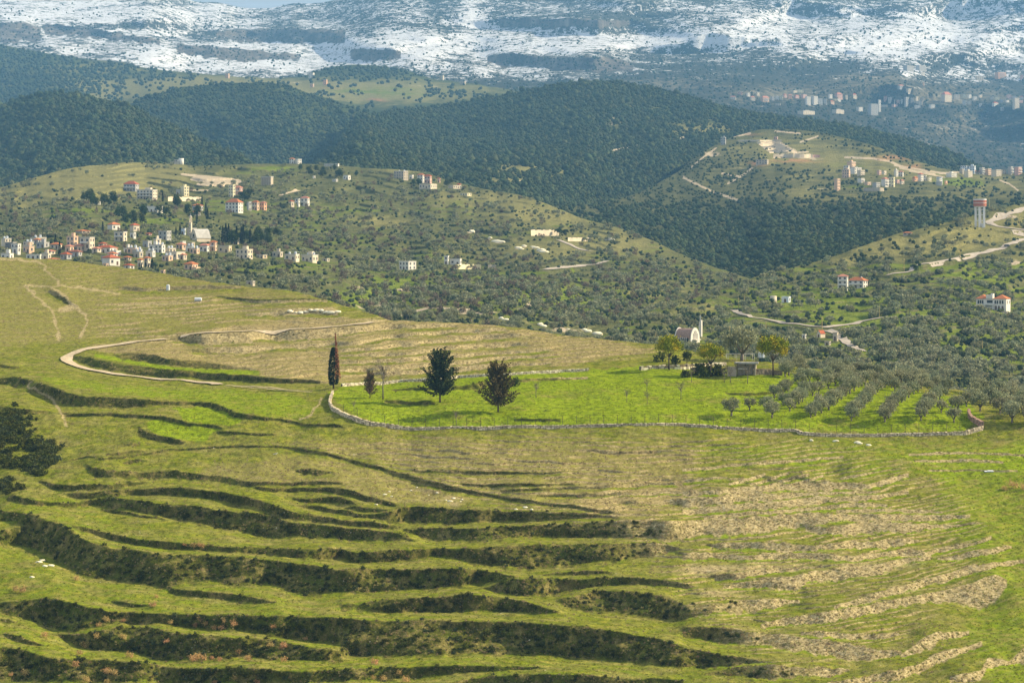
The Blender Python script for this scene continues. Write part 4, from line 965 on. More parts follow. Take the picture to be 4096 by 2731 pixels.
def tree_meshes(name, seed, kind):
    r = np.random.default_rng(seed); mb = MB(); cen = []; size = 0.3
    if kind == 'olive':                                    # unit: crown width 1
        mb.tube([(0, 0, -0.06), (0.01, 0.01, 0.10), (0.02, 0, 0.20)], [0.055, 0.045, 0.038], 7)
        tips = []
        for k in range(5):
            a = k * 1.257 + r.uniform(-.4, .4); d = r.uniform(0.2, 0.34)
            tip = (d * math.cos(a), d * math.sin(a), r.uniform(0.48, 0.68)); tips.append(tip)
            mb.tube([(0.02, 0, 0.18), (tip[0] * .5, tip[1] * .5, 0.36), tip], [0.03, 0.02, 0.008], 5)
        c = clump_pts(r, 46, 22, 0.42, 0.42, 0.30, 0.56, 0.13, 0.45, -0.7); size = 0.062
        mat = M_olive
    elif kind == 'umbrella':
        mb.tube([(0, 0, -0.05), (0.01, 0, 0.25), (-0.01, 0.01, 0.5)], [0.026, 0.02, 0.016], 7)
        for k in range(9):
            a = k * 0.698 + r.uniform(-.3, .3); d = r.uniform(0.12, 0.3)
            mb.tube([(0, 0, 0.36 + 0.02 * (k % 3)), (d * .5 * math.cos(a), d * .5 * math.sin(a), 0.52), (d * math.cos(a), d * math.sin(a), 0.68)], [0.011, 0.008, 0.004], 5)
        c = clump_pts(r, 84, 40, 0.38, 0.38, 0.27, 0.71, 0.10, 0.70, -0.32); size = 0.036
        mat = M_ypine
    elif kind in ('cedar', 'browncedar', 'young'):
        mb.tube([(0, 0, -0.04), (0.004, 0, 0.4), (0, 0, 0.97)], [0.020, 0.014, 0.003], 7)
        pts = []
        nb = 95 if kind != 'young' else 60
        for k in range(nb):
            z0 = 0.14 + 0.74 * (k / nb) ** 0.95; a = k * 2.4 + r.uniform(-.3, .3)
            L = 0.36 * (1 - (max(0, z0 - 0.16) / 0.86) ** 1.3) ** 0.8 * r.uniform(0.5, 1.2) + 0.03
            if kind == 'young': L *= 0.72
            rise_ = 0.10 + 0.16 * r.random()
            q = [(L * t * math.cos(a), L * t * math.sin(a), z0 + rise_ * t ** 1.8) for t in (0, .35, .7, 1.0)]
            mb.tube(q, [0.006, 0.005, 0.0035, 0.001], 4)
            for t in np.linspace(0.22, 1.02, 9):
                i = min(int(t * 3), 2) if t < 1 else 2
                base = np.array([L * t * math.cos(a), L * t * math.sin(a), z0 + rise_ * t ** 1.8])
                pts.append(base + r.normal(size=(9, 3)) * np.array([.016, .016, .018]))
        c = np.concatenate(pts); size = 0.030
        mat = {'cedar': M_cedar, 'browncedar': M_brown, 'young': M_brown2}[kind]
    elif kind == 'cypress':
        mb.tube([(0, 0, -0.03), (0, 0, 0.2), (0, 0, 0.9)], [0.016, 0.014, 0.004], 6)
        n = 900; z = r.uniform(0.06, 1.0, n); w = 0.085 * np.sin(np.pi * np.clip(z, 0, 1) ** 0.62) ** 0.8 + 0.006
        a = r.uniform(0, 6.283, n); q = np.sqrt(r.uniform(0.35, 1, n)) * w
        c = np.stack([q * np.cos(a), q * np.sin(a), z], -1); size = 0.036
        mat = M_cyp
    elif kind == 'pine':
        mb.tube([(0, 0, -0.03), (0.01, 0, 0.35), (0, 0, 0.85)], [0.022, 0.018, 0.006], 6)
        c = clump_pts(r, 40, 16, 0.26, 0.26, 0.36, 0.58, 0.13, 0.4, -0.85); size = 0.07
        mat = M_pine
    elif kind == 'palm':
        mb.tube([(0, 0, -0.03), (0.01, 0, 0.4), (0.0, 0.01, 0.78)], [0.035, 0.026, 0.024], 7)
        pts = []
        for k in range(26):
            a = k * 2.4; e = r.uniform(-0.25, 1.0)
            for t in np.linspace(0.05, 1, 12):
                pts.append((0.30 * t * math.cos(a), 0.30 * t * math.sin(a), 0.78 + 0.22 * e * t - 0.20 * t * t))
        c = np.array(pts); size = 0.11; mat = M_pine
    elif kind == 'bare':
        mb.tube([(0, 0, -0.03), (0.0, 0.01, 0.3), (-0.02, 0, 0.62)], [0.020, 0.013, 0.008], 6)
        pts = []
        for k in range(44):
            z0 = r.uniform(0.34, 0.72); a = r.uniform(0, 6.28); L = r.uniform(0.10, 0.28)
            tip = (L * math.cos(a), L * math.sin(a), z0 + r.uniform(0.08, 0.28))
            mb.tube([(-0.01, 0, z0), (tip[0] * .5, tip[1] * .5, z0 + 0.06), tip], [0.006, 0.004, 0.0015], 4)
            pts.append(np.array(tip) + r.normal(size=(4, 3)) * 0.03)
        c = np.concatenate(pts); size = 0.018; mat = M_bare
    co, q = leaves_np(c, size, r)
    crown = mesh_np(name + '_crown', co, q, None, False); crown.materials.append(mat)
    tm = mb.mesh(name + '_trunk', [M_barkg if kind in ('olive', 'bare') else M_bark], True)
    return [('crown', crown), ('trunk', tm)]

def two_tone(name, lo, hi, tint, low, high):               # needles that yellow over part of the crown
    t = NT(name); p = t.obj(); f = t.noise(p, 9.0, 4, 0.6)
    c = t.ramp(f, [(0.3, lo), (0.7, hi)])
    n2 = t.noise(p, 3.2, 3); k = t.ramp(n2, [(low, 0.0), (high, 1.0)])
    return t.done(t.mix(k, c, tint), 0.8)
M_ypine = two_tone('yellowing_needles', (0.12, 0.16, 0.010), (0.30, 0.33, 0.022), (0.52, 0.41, 0.028), 0.48, 0.62)
M_cedar = two_tone('cedar_needles', (0.024, 0.038, 0.017), (0.062, 0.080, 0.034), (0.085, 0.088, 0.03), 0.55, 0.75)
M_brown = two_tone('browned_needles', (0.070, 0.058, 0.020), (0.145, 0.110, 0.042), (0.050, 0.062, 0.020), 0.50, 0.66)
M_brown2 = two_tone('half_browned_needles', (0.13, 0.085, 0.045), (0.23, 0.15, 0.085), (0.075, 0.075, 0.03), 0.46, 0.6)
M_dead = flat_mat('dead_red_twigs', (0.33, 0.13, 0.07), 0.35, 6.0)

OLV = [tree_meshes('olive', 50 + i, 'olive') for i in range(4)]
CYP = [tree_meshes('cypress', 60 + i, 'cypress') for i in range(2)]
PIN = [tree_meshes('pine', 70 + i, 'pine') for i in range(3)]
PLM = tree_meshes('palm', 80, 'palm')
UMB = [tree_meshes('umbrella_pine', 84 + i, 'umbrella') for i in range(3)]

def put_tree(sh, parts, u, vb, vt, nm, label, cat, group=None, k=1.0, sink=0.0):
    p = sh.vec(u, vb); hgt = (vb - vt) * p.y / F
    return inst(nm, parts, (p.x, p.y, p.z - sink), hgt * k, random.uniform(0, 6.28), label, cat, group)

# the four trees of the walled field
put_tree(near, tree_meshes('cedar', 5, 'cedar'), 440.0, 401.6, 350.6, 'conifer_tree', 'large dark green conifer with a broad crown on the walled green field', 'tree')
put_tree(near, tree_meshes('brown_cedar', 6, 'browncedar'), 498.2, 411.8, 363.9, 'conifer_tree', 'conifer with a browned crown, nearest the wall of the green field', 'tree')
put_tree(near, tree_meshes('young_cedar', 8, 'young'), 370.0, 397.4, 371.6, 'conifer_tree', 'small half dead conifer between the tall cypress and the dark conifer', 'tree')
put_tree(near, tree_meshes('bare_tree', 9, 'bare'), 383.0, 398.7, 358.0, 'bare_tree', 'slim leafless tree with a pale trunk beside the half dead conifer', 'tree', k=1.1)
# tall cypress with a dead red side
p = near.vec(333.5, 388.0); hh = 41.5 * p.y / F
cy = empty('cypress_tree', (p.x, p.y, p.z), -0.7, 1.0)
r5 = np.random.default_rng(44)
n = 2600; z = r5.uniform(0.10, 1.0, n); w = 0.125 * np.sin(np.pi * np.clip(z * 0.93 + 0.03, 0, 1) ** 0.75) ** 0.6 + 0.01
a = r5.uniform(0, 6.283, n); q = np.sqrt(r5.uniform(0.4, 1, n)) * w
co, fq = leaves_np(np.stack([q * np.cos(a), q * np.sin(a), z], -1) * hh, 0.30, r5)
me = mesh_np('cypress_foliage', co, fq, None, False); me.materials.append(M_cyp); link('crown', me, None, cy)
mb = MB(); mb.tube([(0, 0, -0.4), (0, 0, hh * .2), (0.1, 0, hh * 0.8)], [0.28, 0.2, 0.05], 7); mb.build('trunk', M_bark, cy, True)
n = 650; z = r5.uniform(0.25, 1.34, n); cx = 0.105 + 0.05 * (1 - z)
q = np.abs(0.055 * (1.36 - z)) + 0.004; a = r5.uniform(0, 6.283, n)
co, fq = leaves_np(np.stack([cx + q * np.cos(a) - 0.06 * np.clip(z - .8, 0, 1), q * np.sin(a), z], -1) * hh, 0.26, r5)
me = mesh_np('dead_side', co, fq, None, False); me.materials.append(M_dead); tag(link('dead_branches', me, None, cy), 'dead rust red branches on one side')
tag(cy, 'tall slim cypress with a rust red dead spire at the wall corner', 'tree')
# umbrella pines by the farm shelter  (tile 2560,1320)
def q3(x, y): return 640 + x * 0.06803, 330 + y * 0.06803
for i, (bx, by, ty, wk, lab) in enumerate(((430, 585, 115, 1.0, 'umbrella pine with a yellowing crown, leftmost of the three by the rubble wall'), (1040, 685, 225, 1.12, 'round umbrella pine between the two other pines, bushes round its foot'),
                                          (1955, 675, 125, 1.05, 'dark green umbrella pine beside the farm shelter, right of the other two'))):
    u, vb = q3(bx, by); _, vt = q3(0, ty)
    put_tree(near, UMB[i], u, vb, vt, 'umbrella_pine', lab, 'tree', k=1.04)
u, vb = q3(690, 505); _, vt = q3(0, 275); put_tree(near, PIN[0], u, vb, vt, 'young_pine', 'small young pine between the two yellowing umbrella pines', 'tree')

# ------------------------------------------------------------------ olive orchard (tile C)
ORCH = [(335,622),(460,587),(575,582),(615,637),(735,587),(880,632),(955,602),(1005,582),(1160,657),(1390,662),(1640,657),(1865,668),(1780,602),(1890,590),(630,505),(720,455),(800,425),(870,400),(800,540),(840,500),(690,490),(690,545),
        (1030,550),(1090,512),(1150,472),(1210,432),(1200,602),(1250,562),(1290,505),(1325,470),(1370,440),(1430,602),(1480,552),(1530,512),(1590,472),(1640,432),(1680,602),(1720,552),(1770,512),(1820,470),(935,475),(1000,440),(1050,415),(1950,560),(1700,470),(1560,430),(1460,450),(940,560),(1110,440)]
r6 = random.Random(5)
NTH = 'leftmost second third fourth fifth sixth seventh eighth ninth tenth eleventh twelfth thirteenth fourteenth fifteenth sixteenth seventeenth eighteenth nineteenth twentieth'.split() + ['twenty-' + q for q in 'first second third fourth fifth sixth seventh eighth ninth'.split()]
ROWS = [[(735,587),(800,540),(840,500),(935,475)], [(880,632),(955,602),(1030,550),(1090,512),(1150,472),(1210,432),(1270,400)], [(1160,657),(1200,602),(1250,562),(1290,505),(1325,470),(1370,440),(1420,415)], [(1390,662),(1430,602),(1480,552),(1530,512),(1590,472),(1640,432)], [(1640,657),(1680,602),(1720,552),(1770,512)]]
for rw in ROWS:
    for (xa, ya), (xb, yb_) in zip(rw[:-1], rw[1:]): ORCH.append(((xa + xb) / 2 + r6.uniform(-8, 8), (ya + yb_) / 2 + r6.uniform(-6, 6)))
HAND = list(ORCH)
frow = sorted([q for q in HAND if q[1] > 570]); mrow = sorted([q for q in HAND if 480 < q[1] <= 570])
def nth(i): return 'leftmost olive tree' if i == 0 else NTH[i] + ' olive tree from the left'
OLAB = {q: nth(i) + ' in the front rows of the orchard' for i, q in enumerate(frow)}
OLAB.update({q: nth(i) + ' in the middle rows of the orchard' for i, q in enumerate(mrow)})
QUAD = [(700,360),(800,270),(1000,250),(1300,285),(1600,345),(1850,400),(1900,425),(1600,440),(1300,430),(1100,420),(950,410),(800,400)]
k = 0
while k < 48:
    x, y = r6.uniform(690, 1910), r6.uniform(250, 445)
    if poly(np.array([[x]]), np.array([[y]]), QUAD, 1.0)[0, 0] > 0.5: ORCH.append((x, y)); k += 1
OUT = [(2000 + r6.uniform(0, 420), r6.uniform(440, 700)) for _ in range(34)]
OUT = [(x, y) for x, y in OUT if y < 560 + (x - 1980) * 0.45]
for i, (x, y) in enumerate(ORCH + OUT):
    u, v = tl('C', x, y); p = near.vec(u, v)
    w = r6.uniform(3.7, 5.0) * (1.0 if i < len(ORCH) else 1.15)
    inside = i < len(ORCH)
    inst('olive_tree', OLV[r6.randrange(4)], (p.x, p.y, p.z - 0.1), w, r6.uniform(0, 6.28),
         OLAB.get((x, y), 'grey green olive tree in the dense rear of the walled orchard') if inside else 'grey green olive tree beyond the right end of the field wall', 'olive tree',
         'olive trees of the walled orchard' if inside else 'olive trees right of the wall')
u, v = q3(1500, 440); p = near.vec(u, v); inst('olive_tree', OLV[1], (p.x, p.y, p.z - 0.2), 11.5, 1.0, 'large pale olive tree behind the farm shelter', 'olive tree')
# village cypresses, pines, palms
for u, vt, vb in ((222.8,225,244),(225.8,222.5,243),(228.5,223,243),(236.5,225.6,244.5),(241.5,226,244),(243,223.6,244),(196.9,209,221),(145.7,260,272.6),(148.7,262,272.6),(150.8,261,272.6),(152.5,257.5,272.6),(141.5,262,272.4),
                  (102.7,220.5,233.5),(55.4,233,247),(59.5,240,254),(162.7,190,201.5),(202,195,209),(205.8,202,216),(207.6,207,219),(180,223,240),(176,226,240),(232,230,244),(250,228,243),(260,229,242)):
    put_tree(valley, CYP[r6.randrange(2)], u, vb, vt, 'cypress_tree', 'dark cypress among the village houses', 'tree', 'village cypresses', 1.0, 0.3)
for cu, cv, ru, rv, n_ in ((131,221,14,5,12),(105,205,16,1.6,8),(183,207,7,2,5),(262,241,32,5,20),(194,219,10,3,4),(85,203,12,2,4),(165,218,8,3,3),(335,177,25,2,7),(420,185,8,2,3),(448,186,6,2,3),(245,200,10,4,3),(320,172,20,1.5,5)):
    for _ in range(n_):
        u, vb = cu + r6.uniform(-1, 1) * ru, cv + r6.uniform(-1, 1) * rv
        put_tree(valley, PIN[r6.randrange(3)], u, vb, vb - r6.uniform(8, 14) * (1 if cv > 195 else .7), 'pine_tree', 'dark pine standing in the groves around the village', 'tree', 'village pines', 1.0, 0.3)
for u, vb in ((557,236),(560,236.6),(563,235.8),(566,236.4),(572,235),(558.6,235.2)):
    put_tree(valley, PLM, u, vb, vb - r6.uniform(7, 9.5), 'palm_tree', 'palm in the walled garden on the hillside track', 'tree', 'garden palms', 1.0, 0.2)

# ------------------------------------------------------------------ buildings
WALL = {k: flat_mat('render_' + k, c, 0.07, 0.35, 0.85, True) for k, c in dict(white=(.72, .68, .60), cream=(.66, .57, .43), peach=(.70, .48, .33), pink=(.66, .42, .34), grey=(.42, .41, .39), stone=(.50, .43, .33), ochre=(.58, .47, .31),
        dark=(.20, .19, .18), blue=(.62, .68, .74), yellow=(.78, .70, .45), orange=(.72, .42, .25)).items()}
def tile_mat(name, col):
    t = NT(name); p = t.obj(); w = t.n('ShaderNodeTexWave'); w.inputs['Scale'].default_value = 1.6; w.inputs['Distortion'].default_value = 0.4
    t.t.links.new(p, w.inputs['Vector']); n_ = t.noise(p, 1.1, 5)
    c = t.ramp(n_, [(0.3, tuple(x * .7 for x in col)), (0.7, tuple(min(1, x * 1.2) for x in col))])
    return t.done(t.mix(t.math('MULTIPLY', w.outputs['Fac'], 0.35), c, tuple(x * .6 for x in col)), 0.8)
ROOF = {'red': tile_mat('red_tiles', (.42, .13, .07)), 'orange': tile_mat('orange_tiles', (.50, .19, .09)), 'brown': tile_mat('brown_tiles', (.30, .13, .09)), 'pinkred': tile_mat('pink_tiles', (.52, .24, .17))}
M_conc = flat_mat('flat_roof_concrete', (.50, .48, .44), 0.12, 0.4)
M_glass = NT('window_glass'); M_glass.bsdf.inputs['Specular IOR Level'].default_value = 0.5; M_glass = M_glass.done((0.03, 0.035, 0.04), 0.2)
M_frame = flat_mat('window_frame', (.62, .60, .56), 0.05)
M_door = flat_mat('door_wood', (.16, .10, .06), 0.15)
M_rail = flat_mat('railing', (.68, .66, .62), 0.08)
M_metal = flat_mat('tank_metal', (.62, .66, .70), 0.1, 2.0, 0.5)

mbw = MB(); mbw.box(-.5, .5, -.02, .06, 0, 1, 1)
for a_ in ((-.58, -.5, -.10, .06, -.06, 1.06), (.5, .58, -.10, .06, -.06, 1.06), (-.5, .5, -.10, .06, 1.0, 1.06), (-.64, .64, -.18, .06, -.12, -.06), (-.02, .02, -.05, .0, 0, 1)): mbw.box(*a_, 0)
W_ME = mbw.mesh('window', [M_frame, M_glass])
mbd = MB(); mbd.box(-.5, .5, -.03, .06, 0, 1, 1)
for a_ in ((-.58, -.5, -.10, .06, 0, 1.06), (.5, .58, -.10, .06, 0, 1.06), (-.58, .58, -.10, .06, 1.0, 1.06)): mbd.box(*a_, 0)
D_ME = mbd.mesh('door', [M_frame, M_door])
mbt = MB(); mbt.cyl(0, 0, 0, 1, .5, .5, 12); mbt.cyl(0, 0, 1, 1.12, .5, .15, 12)
T_ME = mbt.mesh('roof_tank', [M_metal])

def place(nm, me, par, loc, sc, rz=0.0):
    o = link(nm, me, None, par); o.location = loc; o.scale = sc; o.rotation_euler = (0, 0, rz); return o

def openings(root, w, d, hw, nf, ncf, ncs, side=True, door=True, skip=()):
    fh = hw / nf
    ww = min(1.5, w / ncf * 0.42); wh = min(1.7, fh * 0.5)
    for f in range(nf):
        for c in range(ncf):
            x = -w / 2 + (c + .5) * w / ncf
            if f == 0 and door and c == ncf // 2:
                place('door', D_ME, root, (x, -d / 2, 0.05), (min(1.3, ww), 1, min(2.2, fh * .75))); continue
            place('window', W_ME, root, (x, -d / 2, f * fh + fh * .32), (ww, 1, wh))
        if side:
            for c in range(ncs):
                y = -d / 2 + (c + .5) * d / ncs
                place('window', W_ME, root, (w / 2, y, f * fh + fh * .32), (min(1.3, d / ncs * .4), 1, wh), math.pi / 2)

AVOID = []
def house(sh, box, wall, roof, label, storeys=None, yaw=24, k=0.75, group=None, name='house', extra='', maxwin=(5, 3), cat='house'):
    ul, ur, vt, vb = box; AVOID.append(box)
    p = sh.vec((ul + ur) / 2, vb); m = p.y / F
    th = math.radians(yaw)
    Pw, H = (ur - ul) * m, (vb - vt) * m
    w = Pw / (math.cos(th) + k * abs(math.sin(th))); d = k * w
    hip = roof in ROOF
    rh = min(H * 0.30, w * 0.24) if hip else 0
    hw = H - rh - (0.0 if hip else min(0.5, H * .06))
    root = empty(name, (p.x, p.y + d * 0.35, p.z), -th)
    wm = WALL[wall]
    mb = MB(); mb.box(-w / 2, w / 2, -d / 2, d / 2, -4.0, hw); mb.build('wall', wm, root)
    if hip:
        o = 0.5; mb = MB(); mb.box(-w / 2 - o, w / 2 + o, -d / 2 - o, d / 2 + o, hw + .002, hw + .22); mb.hip(-w / 2 - o + .05, w / 2 + o - .05, -d / 2 - o + .05, d / 2 + o - .05, hw + .22, rh, 0.5)
        ro = mb.build('roof', ROOF[roof], root)
        if 'chim' in extra: mb = MB(); mb.box(w * .2, w * .2 + .7, -.3, .4, hw + rh * .3, hw + rh * 1.3); mb.build('chimney', wm, ro)
    else:
        mb = MB(); pt = min(0.5, H * .06)
        mb.box(-w / 2 - .15, w / 2 + .15, -d / 2 - .15, d / 2 + .15, hw + .002, hw + .16)
        for x0, x1, y0, y1 in ((-w/2-.15, w/2+.15, -d/2-.15, -d/2+.05), (-w/2-.15, w/2+.15, d/2-.05, d/2+.15), (-w/2-.15, -w/2+.05, -d/2+.05, d/2-.05), (w/2-.05, w/2+.15, -d/2+.05, d/2-.05)): mb.box(x0, x1, y0, y1, hw + .16, hw + .16 + pt)
        ro = mb.build('roof', M_conc if 'own' not in extra else wm, root)
        if 'room' in extra: mb = MB(); mb.box(-w * .1, w * .25, -d * .1, d * .3, hw + .165, hw + 2.6); mb.build('rooftop_room', wm, ro)
        if 'tank' in extra: place('roof_tank', T_ME, root, (w * .28, d * .15, hw + .17), (1.6, 1.6, 1.6)); place('roof_tank', T_ME, root, (-w * .22, d * .1, hw + .17), (1.4, 1.4, 1.4))
    nf = storeys or max(1, int(round(hw / 3.3)))
    ncf = max(1, min(maxwin[0], int(round(w / 3.4)))); ncs = max(1, min(maxwin[1], int(round(d / 3.6))))
    openings(root, w, d, hw, nf, ncf, ncs)
    if 'balc' in extra and nf > 1:
        fh = hw / nf
        for f in range(1, nf):
            mb = MB(); mb.box(-w * .36, w * .36, -d / 2 - 1.5, -d / 2 - .002, f * fh - .12, f * fh + .06)
            b = mb.build('balcony', wm, root); mb = MB(); mb.box(-w * .36, w * .36, -d / 2 - 1.5, -d / 2 - 1.4, f * fh + .062, f * fh + 1.0); mb.build('railing', M_rail, b)
    if 'wing' in extra:
        mb = MB(); mb.box(w / 2 + .002, w * .95, -d * .45, d * .3, -4, hw * .5); mb.build('wing', wm, root)
    return tag(root, label, cat, group)

ZT = {'V1': (0, 205), 'V2': (110, 205), 'V3': (220, 225), 'V4': (110, 150), 'V5': (220, 150), 'V6': (350, 160), 'W1': (820, 150), 'W2': (884, 145), 'W3': (720, 82.5), 'W4': (850, 82.5), 'W5': (884, 57.5), 'W6': (635, 300), 'W7': (815, 265)}
def zb(t, xl, xr, yt, yb):
    a, b = ZT[t]; s = 560 / 2352 / 4
    return a + xl * s, a + xr * s, b + yt * s, b + yb * s

VG = 'houses of the village'
VILLAGE = [
 ('V1',0,190,540,690,'cream','flat','cream flat roofed house at the left edge of the village','tank'), ('V1',75,270,612,705,'dark','flat','dark grey house just right of the cream one at the left edge',''),
 ('V1',190,350,690,800,'white','flat','pale two storey house with three windows above the brow of the near hill','' ), ('V1',365,580,670,795,'peach','flat','peach house with a bright side wall joined to the pale two storey house','room'),
 ('V1',375,565,605,675,'cream','flat','small cream house behind the peach house at left','tank'), ('V1',590,830,610,715,'grey','flat','long grey house left of the two dark cypresses','room'),
 ('V1',420,760,815,915,'white','flat','long low white house at the brow of the near hill','own'), ('V1',775,1000,880,940,'white','orange','long low house with an orange tiled roof at the hill brow',''),
 ('V1',1000,1205,775,905,'grey','red','grey house with an orange roof and open upper porch above the hill brow','balc'), ('V1',1100,1320,500,680,'peach','flat','tall peach block with a rooftop room, highest of the left village','room own'),
 ('V1',1320,1590,515,720,'cream','flat','cream block with white upper storey and arcaded balconies','balc'), ('V1',1080,1240,650,785,'peach','pinkred','narrow peach house with a rust roof below the tall peach block',''),
 ('V1',1240,1420,635,770,'peach','pinkred','peach house with a rust hip roof right of its narrow twin',''), ('V1',1120,1380,740,855,'grey','brown','long grey house under a dull brown red roof',''),
 ('V1',1600,1965,655,805,'white','red','white house cluster with two red roofs in the middle of the village','wing'), ('V1',1640,1800,612,700,'cream','red','house with a bright red hip roof behind the white cluster',''),
 ('V1',1690,2020,810,1005,'white','red','large white house with red hip roof and wrap around balconies','balc'), ('V1',1720,1825,970,1055,'peach','flat','small plain peach box on the near hill brow','own'),
 ('V1',1900,2140,425,605,'cream','flat','cream arcaded house with rounded corner under the trees','balc'), ('V1',2170,2290,440,545,'white','flat','small white house right of the arcaded one',''),
 ('V1',2170,2345,290,435,'cream','red','square house with red hip roof and a dark upper storey','' ), ('V1',1790,2020,272,410,'white','orange','house with orange roof and red awning in front of the dark pines',''),
 ('V1',2130,2220,662,735,'cream','flat','tiny cream cube beside the white red roofed cluster','own'), ('V1',2065,2260,972,1075,'white','red','low house with long red roof beside the cypress row',''),
 ('V1',490,780,530,605,'cream','flat','low cream house half hidden by trees at upper left of the village','tank'), ('V1',1250,1520,405,475,'stone','orange','low stone house with a bit of orange roof above the tall peach block',''),
 ('V2',455,560,880,1030,'cream','orange','cream house with orange hip roof behind the row of cypresses',''), ('V2',560,680,845,1030,'cream','orange','tower like house with steep orange roof joined to its lower neighbour',''),
 ('V2',845,930,1078,1160,'peach','flat','tiny peach hut with one dark doorway on the near hill brow','own'), ('V2',1180,1275,590,715,'white','flat','bright white cube left of the church','own'), ('V2',1280,1430,612,705,'ochre','flat','ochre stone house with arched openings below the church',''),
 ('V2',720,860,548,705,'cream','flat','cream house with a blank bright side wall left of the white cube','room'), ('V2',735,930,645,795,'white','flat','white stepped house beside the dark cypress in mid village','tank'), ('V2',535,705,585,705,'grey','flat','grey house at the left of the white stepped house',''),
 ('V2',915,1110,708,800,'cream','flat','cream upper house of the stacked pair below the white cube','tank'), ('V2',920,1270,765,905,'cream','flat','broad cream house with balconies, lower of the stacked pair','balc'), ('V2',1490,1670,628,775,'white','pinkred','white house with a rust red awning roof below the church front','balc'),
 ('V2',1670,1800,575,765,'peach','orange','narrow peach house with orange turret roof right of the church','balc'), ('V2',1800,2050,668,795,'ochre','flat','low ochre stone house with flat roof right of the peach turret house',''), ('V2',1232,1480,930,1085,'peach','orange','peach cottage with two orange roofs in the olives below the village','wing'),
 ('V2',1180,1275,372,490,'blue','flat','pale house with a bright blue tarpaulin left of the bell tower',''), ('V2',1275,1460,368,520,'stone','flat','stone house standing behind the bell tower',''), ('V2',800,1030,415,575,'grey','flat','grey building with a dark flat roof left of the tall dark pines',''),
 ('V2',592,700,458,505,'pink','red','tiny house with a red roof above the grey house',''), ('V3',245,560,385,562,'cream','flat','large cream villa with a bright side wall and stepped white roof','room own'), ('V3',600,800,488,555,'ochre','flat','low ochre house right of the large cream villa',''),
 ('V3',870,1060,435,535,'stone','flat','brownish house with a roof kiosk along the lower road','room'), ('V3',1065,1340,470,585,'cream','flat','long cream house with rooftop tanks along the lower road','tank'), ('V3',1350,1660,480,615,'cream','flat','white and cream house with cluttered roof near the right end of the road','room tank'),
 ('V3',1710,1845,552,602,'cream','flat','lowest and rightmost cream shed along the village road','own'), ('V3',430,590,932,992,'stone','flat','tiny stone hut with a white gable among the olives','' ),
 ('V4',212,490,498,690,'grey','red','grey three storey house with red roofs on the left hilltop slope','balc'), ('V4',425,800,645,825,'cream','flat','broad cream apartment block with arched balconies on the hill slope','room balc'), ('V4',1180,1330,590,765,'yellow','flat','yellow cream stepped block with an outside stair','room own'),
 ('V4',1105,1185,650,740,'grey','flat','small grey annex left of the yellow stepped block',''), ('V4',1985,2110,552,790,'yellow','flat','tall yellow cream tower house below the quarry cut','own'), ('V4',2065,2235,580,745,'pink','pinkred','pink striped house joined to the yellow tower house','balc'),
 ('V4',1370,1565,882,1015,'grey','orange','house with a bright orange hip roof between the cypresses above the church','' ), ('V4',1372,1520,1005,1095,'grey','orange','lower porch house with a strip of orange roof under the hip roofed one',''), ('V4',575,885,925,1035,'white','flat','low white house with small rust roof half hidden by trees','' ),
 ('V5',445,530,845,1010,'grey','flat','grey flank of the pink apartment house, blank and tall','own'), ('V5',528,665,828,1005,'peach','orange','peach apartment house with orange roof and stacked balconies','balc'), ('V5',660,790,845,1005,'orange','pinkred','brick red end block of the peach apartment house',''),
 ('V5',1340,1510,755,935,'white','pinkred','white villa with rust balconies and a tall side wall','balc'), ('V5',1250,1345,800,915,'white','flat','white annex left of the rust and white villa',''), ('V5',1145,1250,832,925,'cream','red','small red roofed cottage left of the white villa annex',''),
 ('V5',1160,1260,108,215,'white','orange','white villa with an orange roof on the ridge crest','' ), ('V5',1255,1375,140,228,'white','flat','rounded white wing of the ridge villa','own'), ('V5',1880,1985,482,528,'white','flat','low white house half hidden on the right of the ridge','own'), ('V5',2060,2200,412,495,'white','flat','white house with pitched canopy near the ridge top',''),
 ('V5',1552,1605,428,472,'white','flat','tiny white box in the scrub below the ridge','own'), ('V6',720,990,165,325,'stone','flat','massive square stone mansion on the ridge','tank'), ('V6',990,1072,238,315,'white','flat','small white house right of the stone mansion',''),
 ('V6',1125,1260,205,380,'white','orange','white villa wing with orange roof on the ridge','' ), ('V6',1240,1380,225,385,'pink','red','pink arched villa with red hip roof on the ridge','balc'), ('V6',1145,1475,388,472,'cream','flat','long cream terrace building below the pink villa','own'),
 ('V6',1640,1880,415,475,'cream','flat','long low cream pavilion at the right end of the ridge','own'), ('V6',1785,1870,385,428,'orange','red','little red roofed kiosk above the cream pavilion',''), ('V6',1465,1520,288,372,'pink','red','slim pink turret between the ridge trees',''), ('V6',1835,2050,548,592,'yellow','flat','small low yellowish wall house on the slope below the pavilion','own'),
]
for t, xl, xr, yt, yb, wc, rc, lab, ex in VILLAGE:
    b = zb(t, xl, xr, yt, yb); b = (b[0] + .05 * (b[1] - b[0]), b[1] - .05 * (b[1] - b[0]), b[2] + .10 * (b[3] - b[2]), b[3])
    house(valley, b, wc, rc, lab, extra=ex, yaw=r6.choice((18, 24, 30, 36, -48)), k=r6.choice((.6, .75, .9)), group=VG)
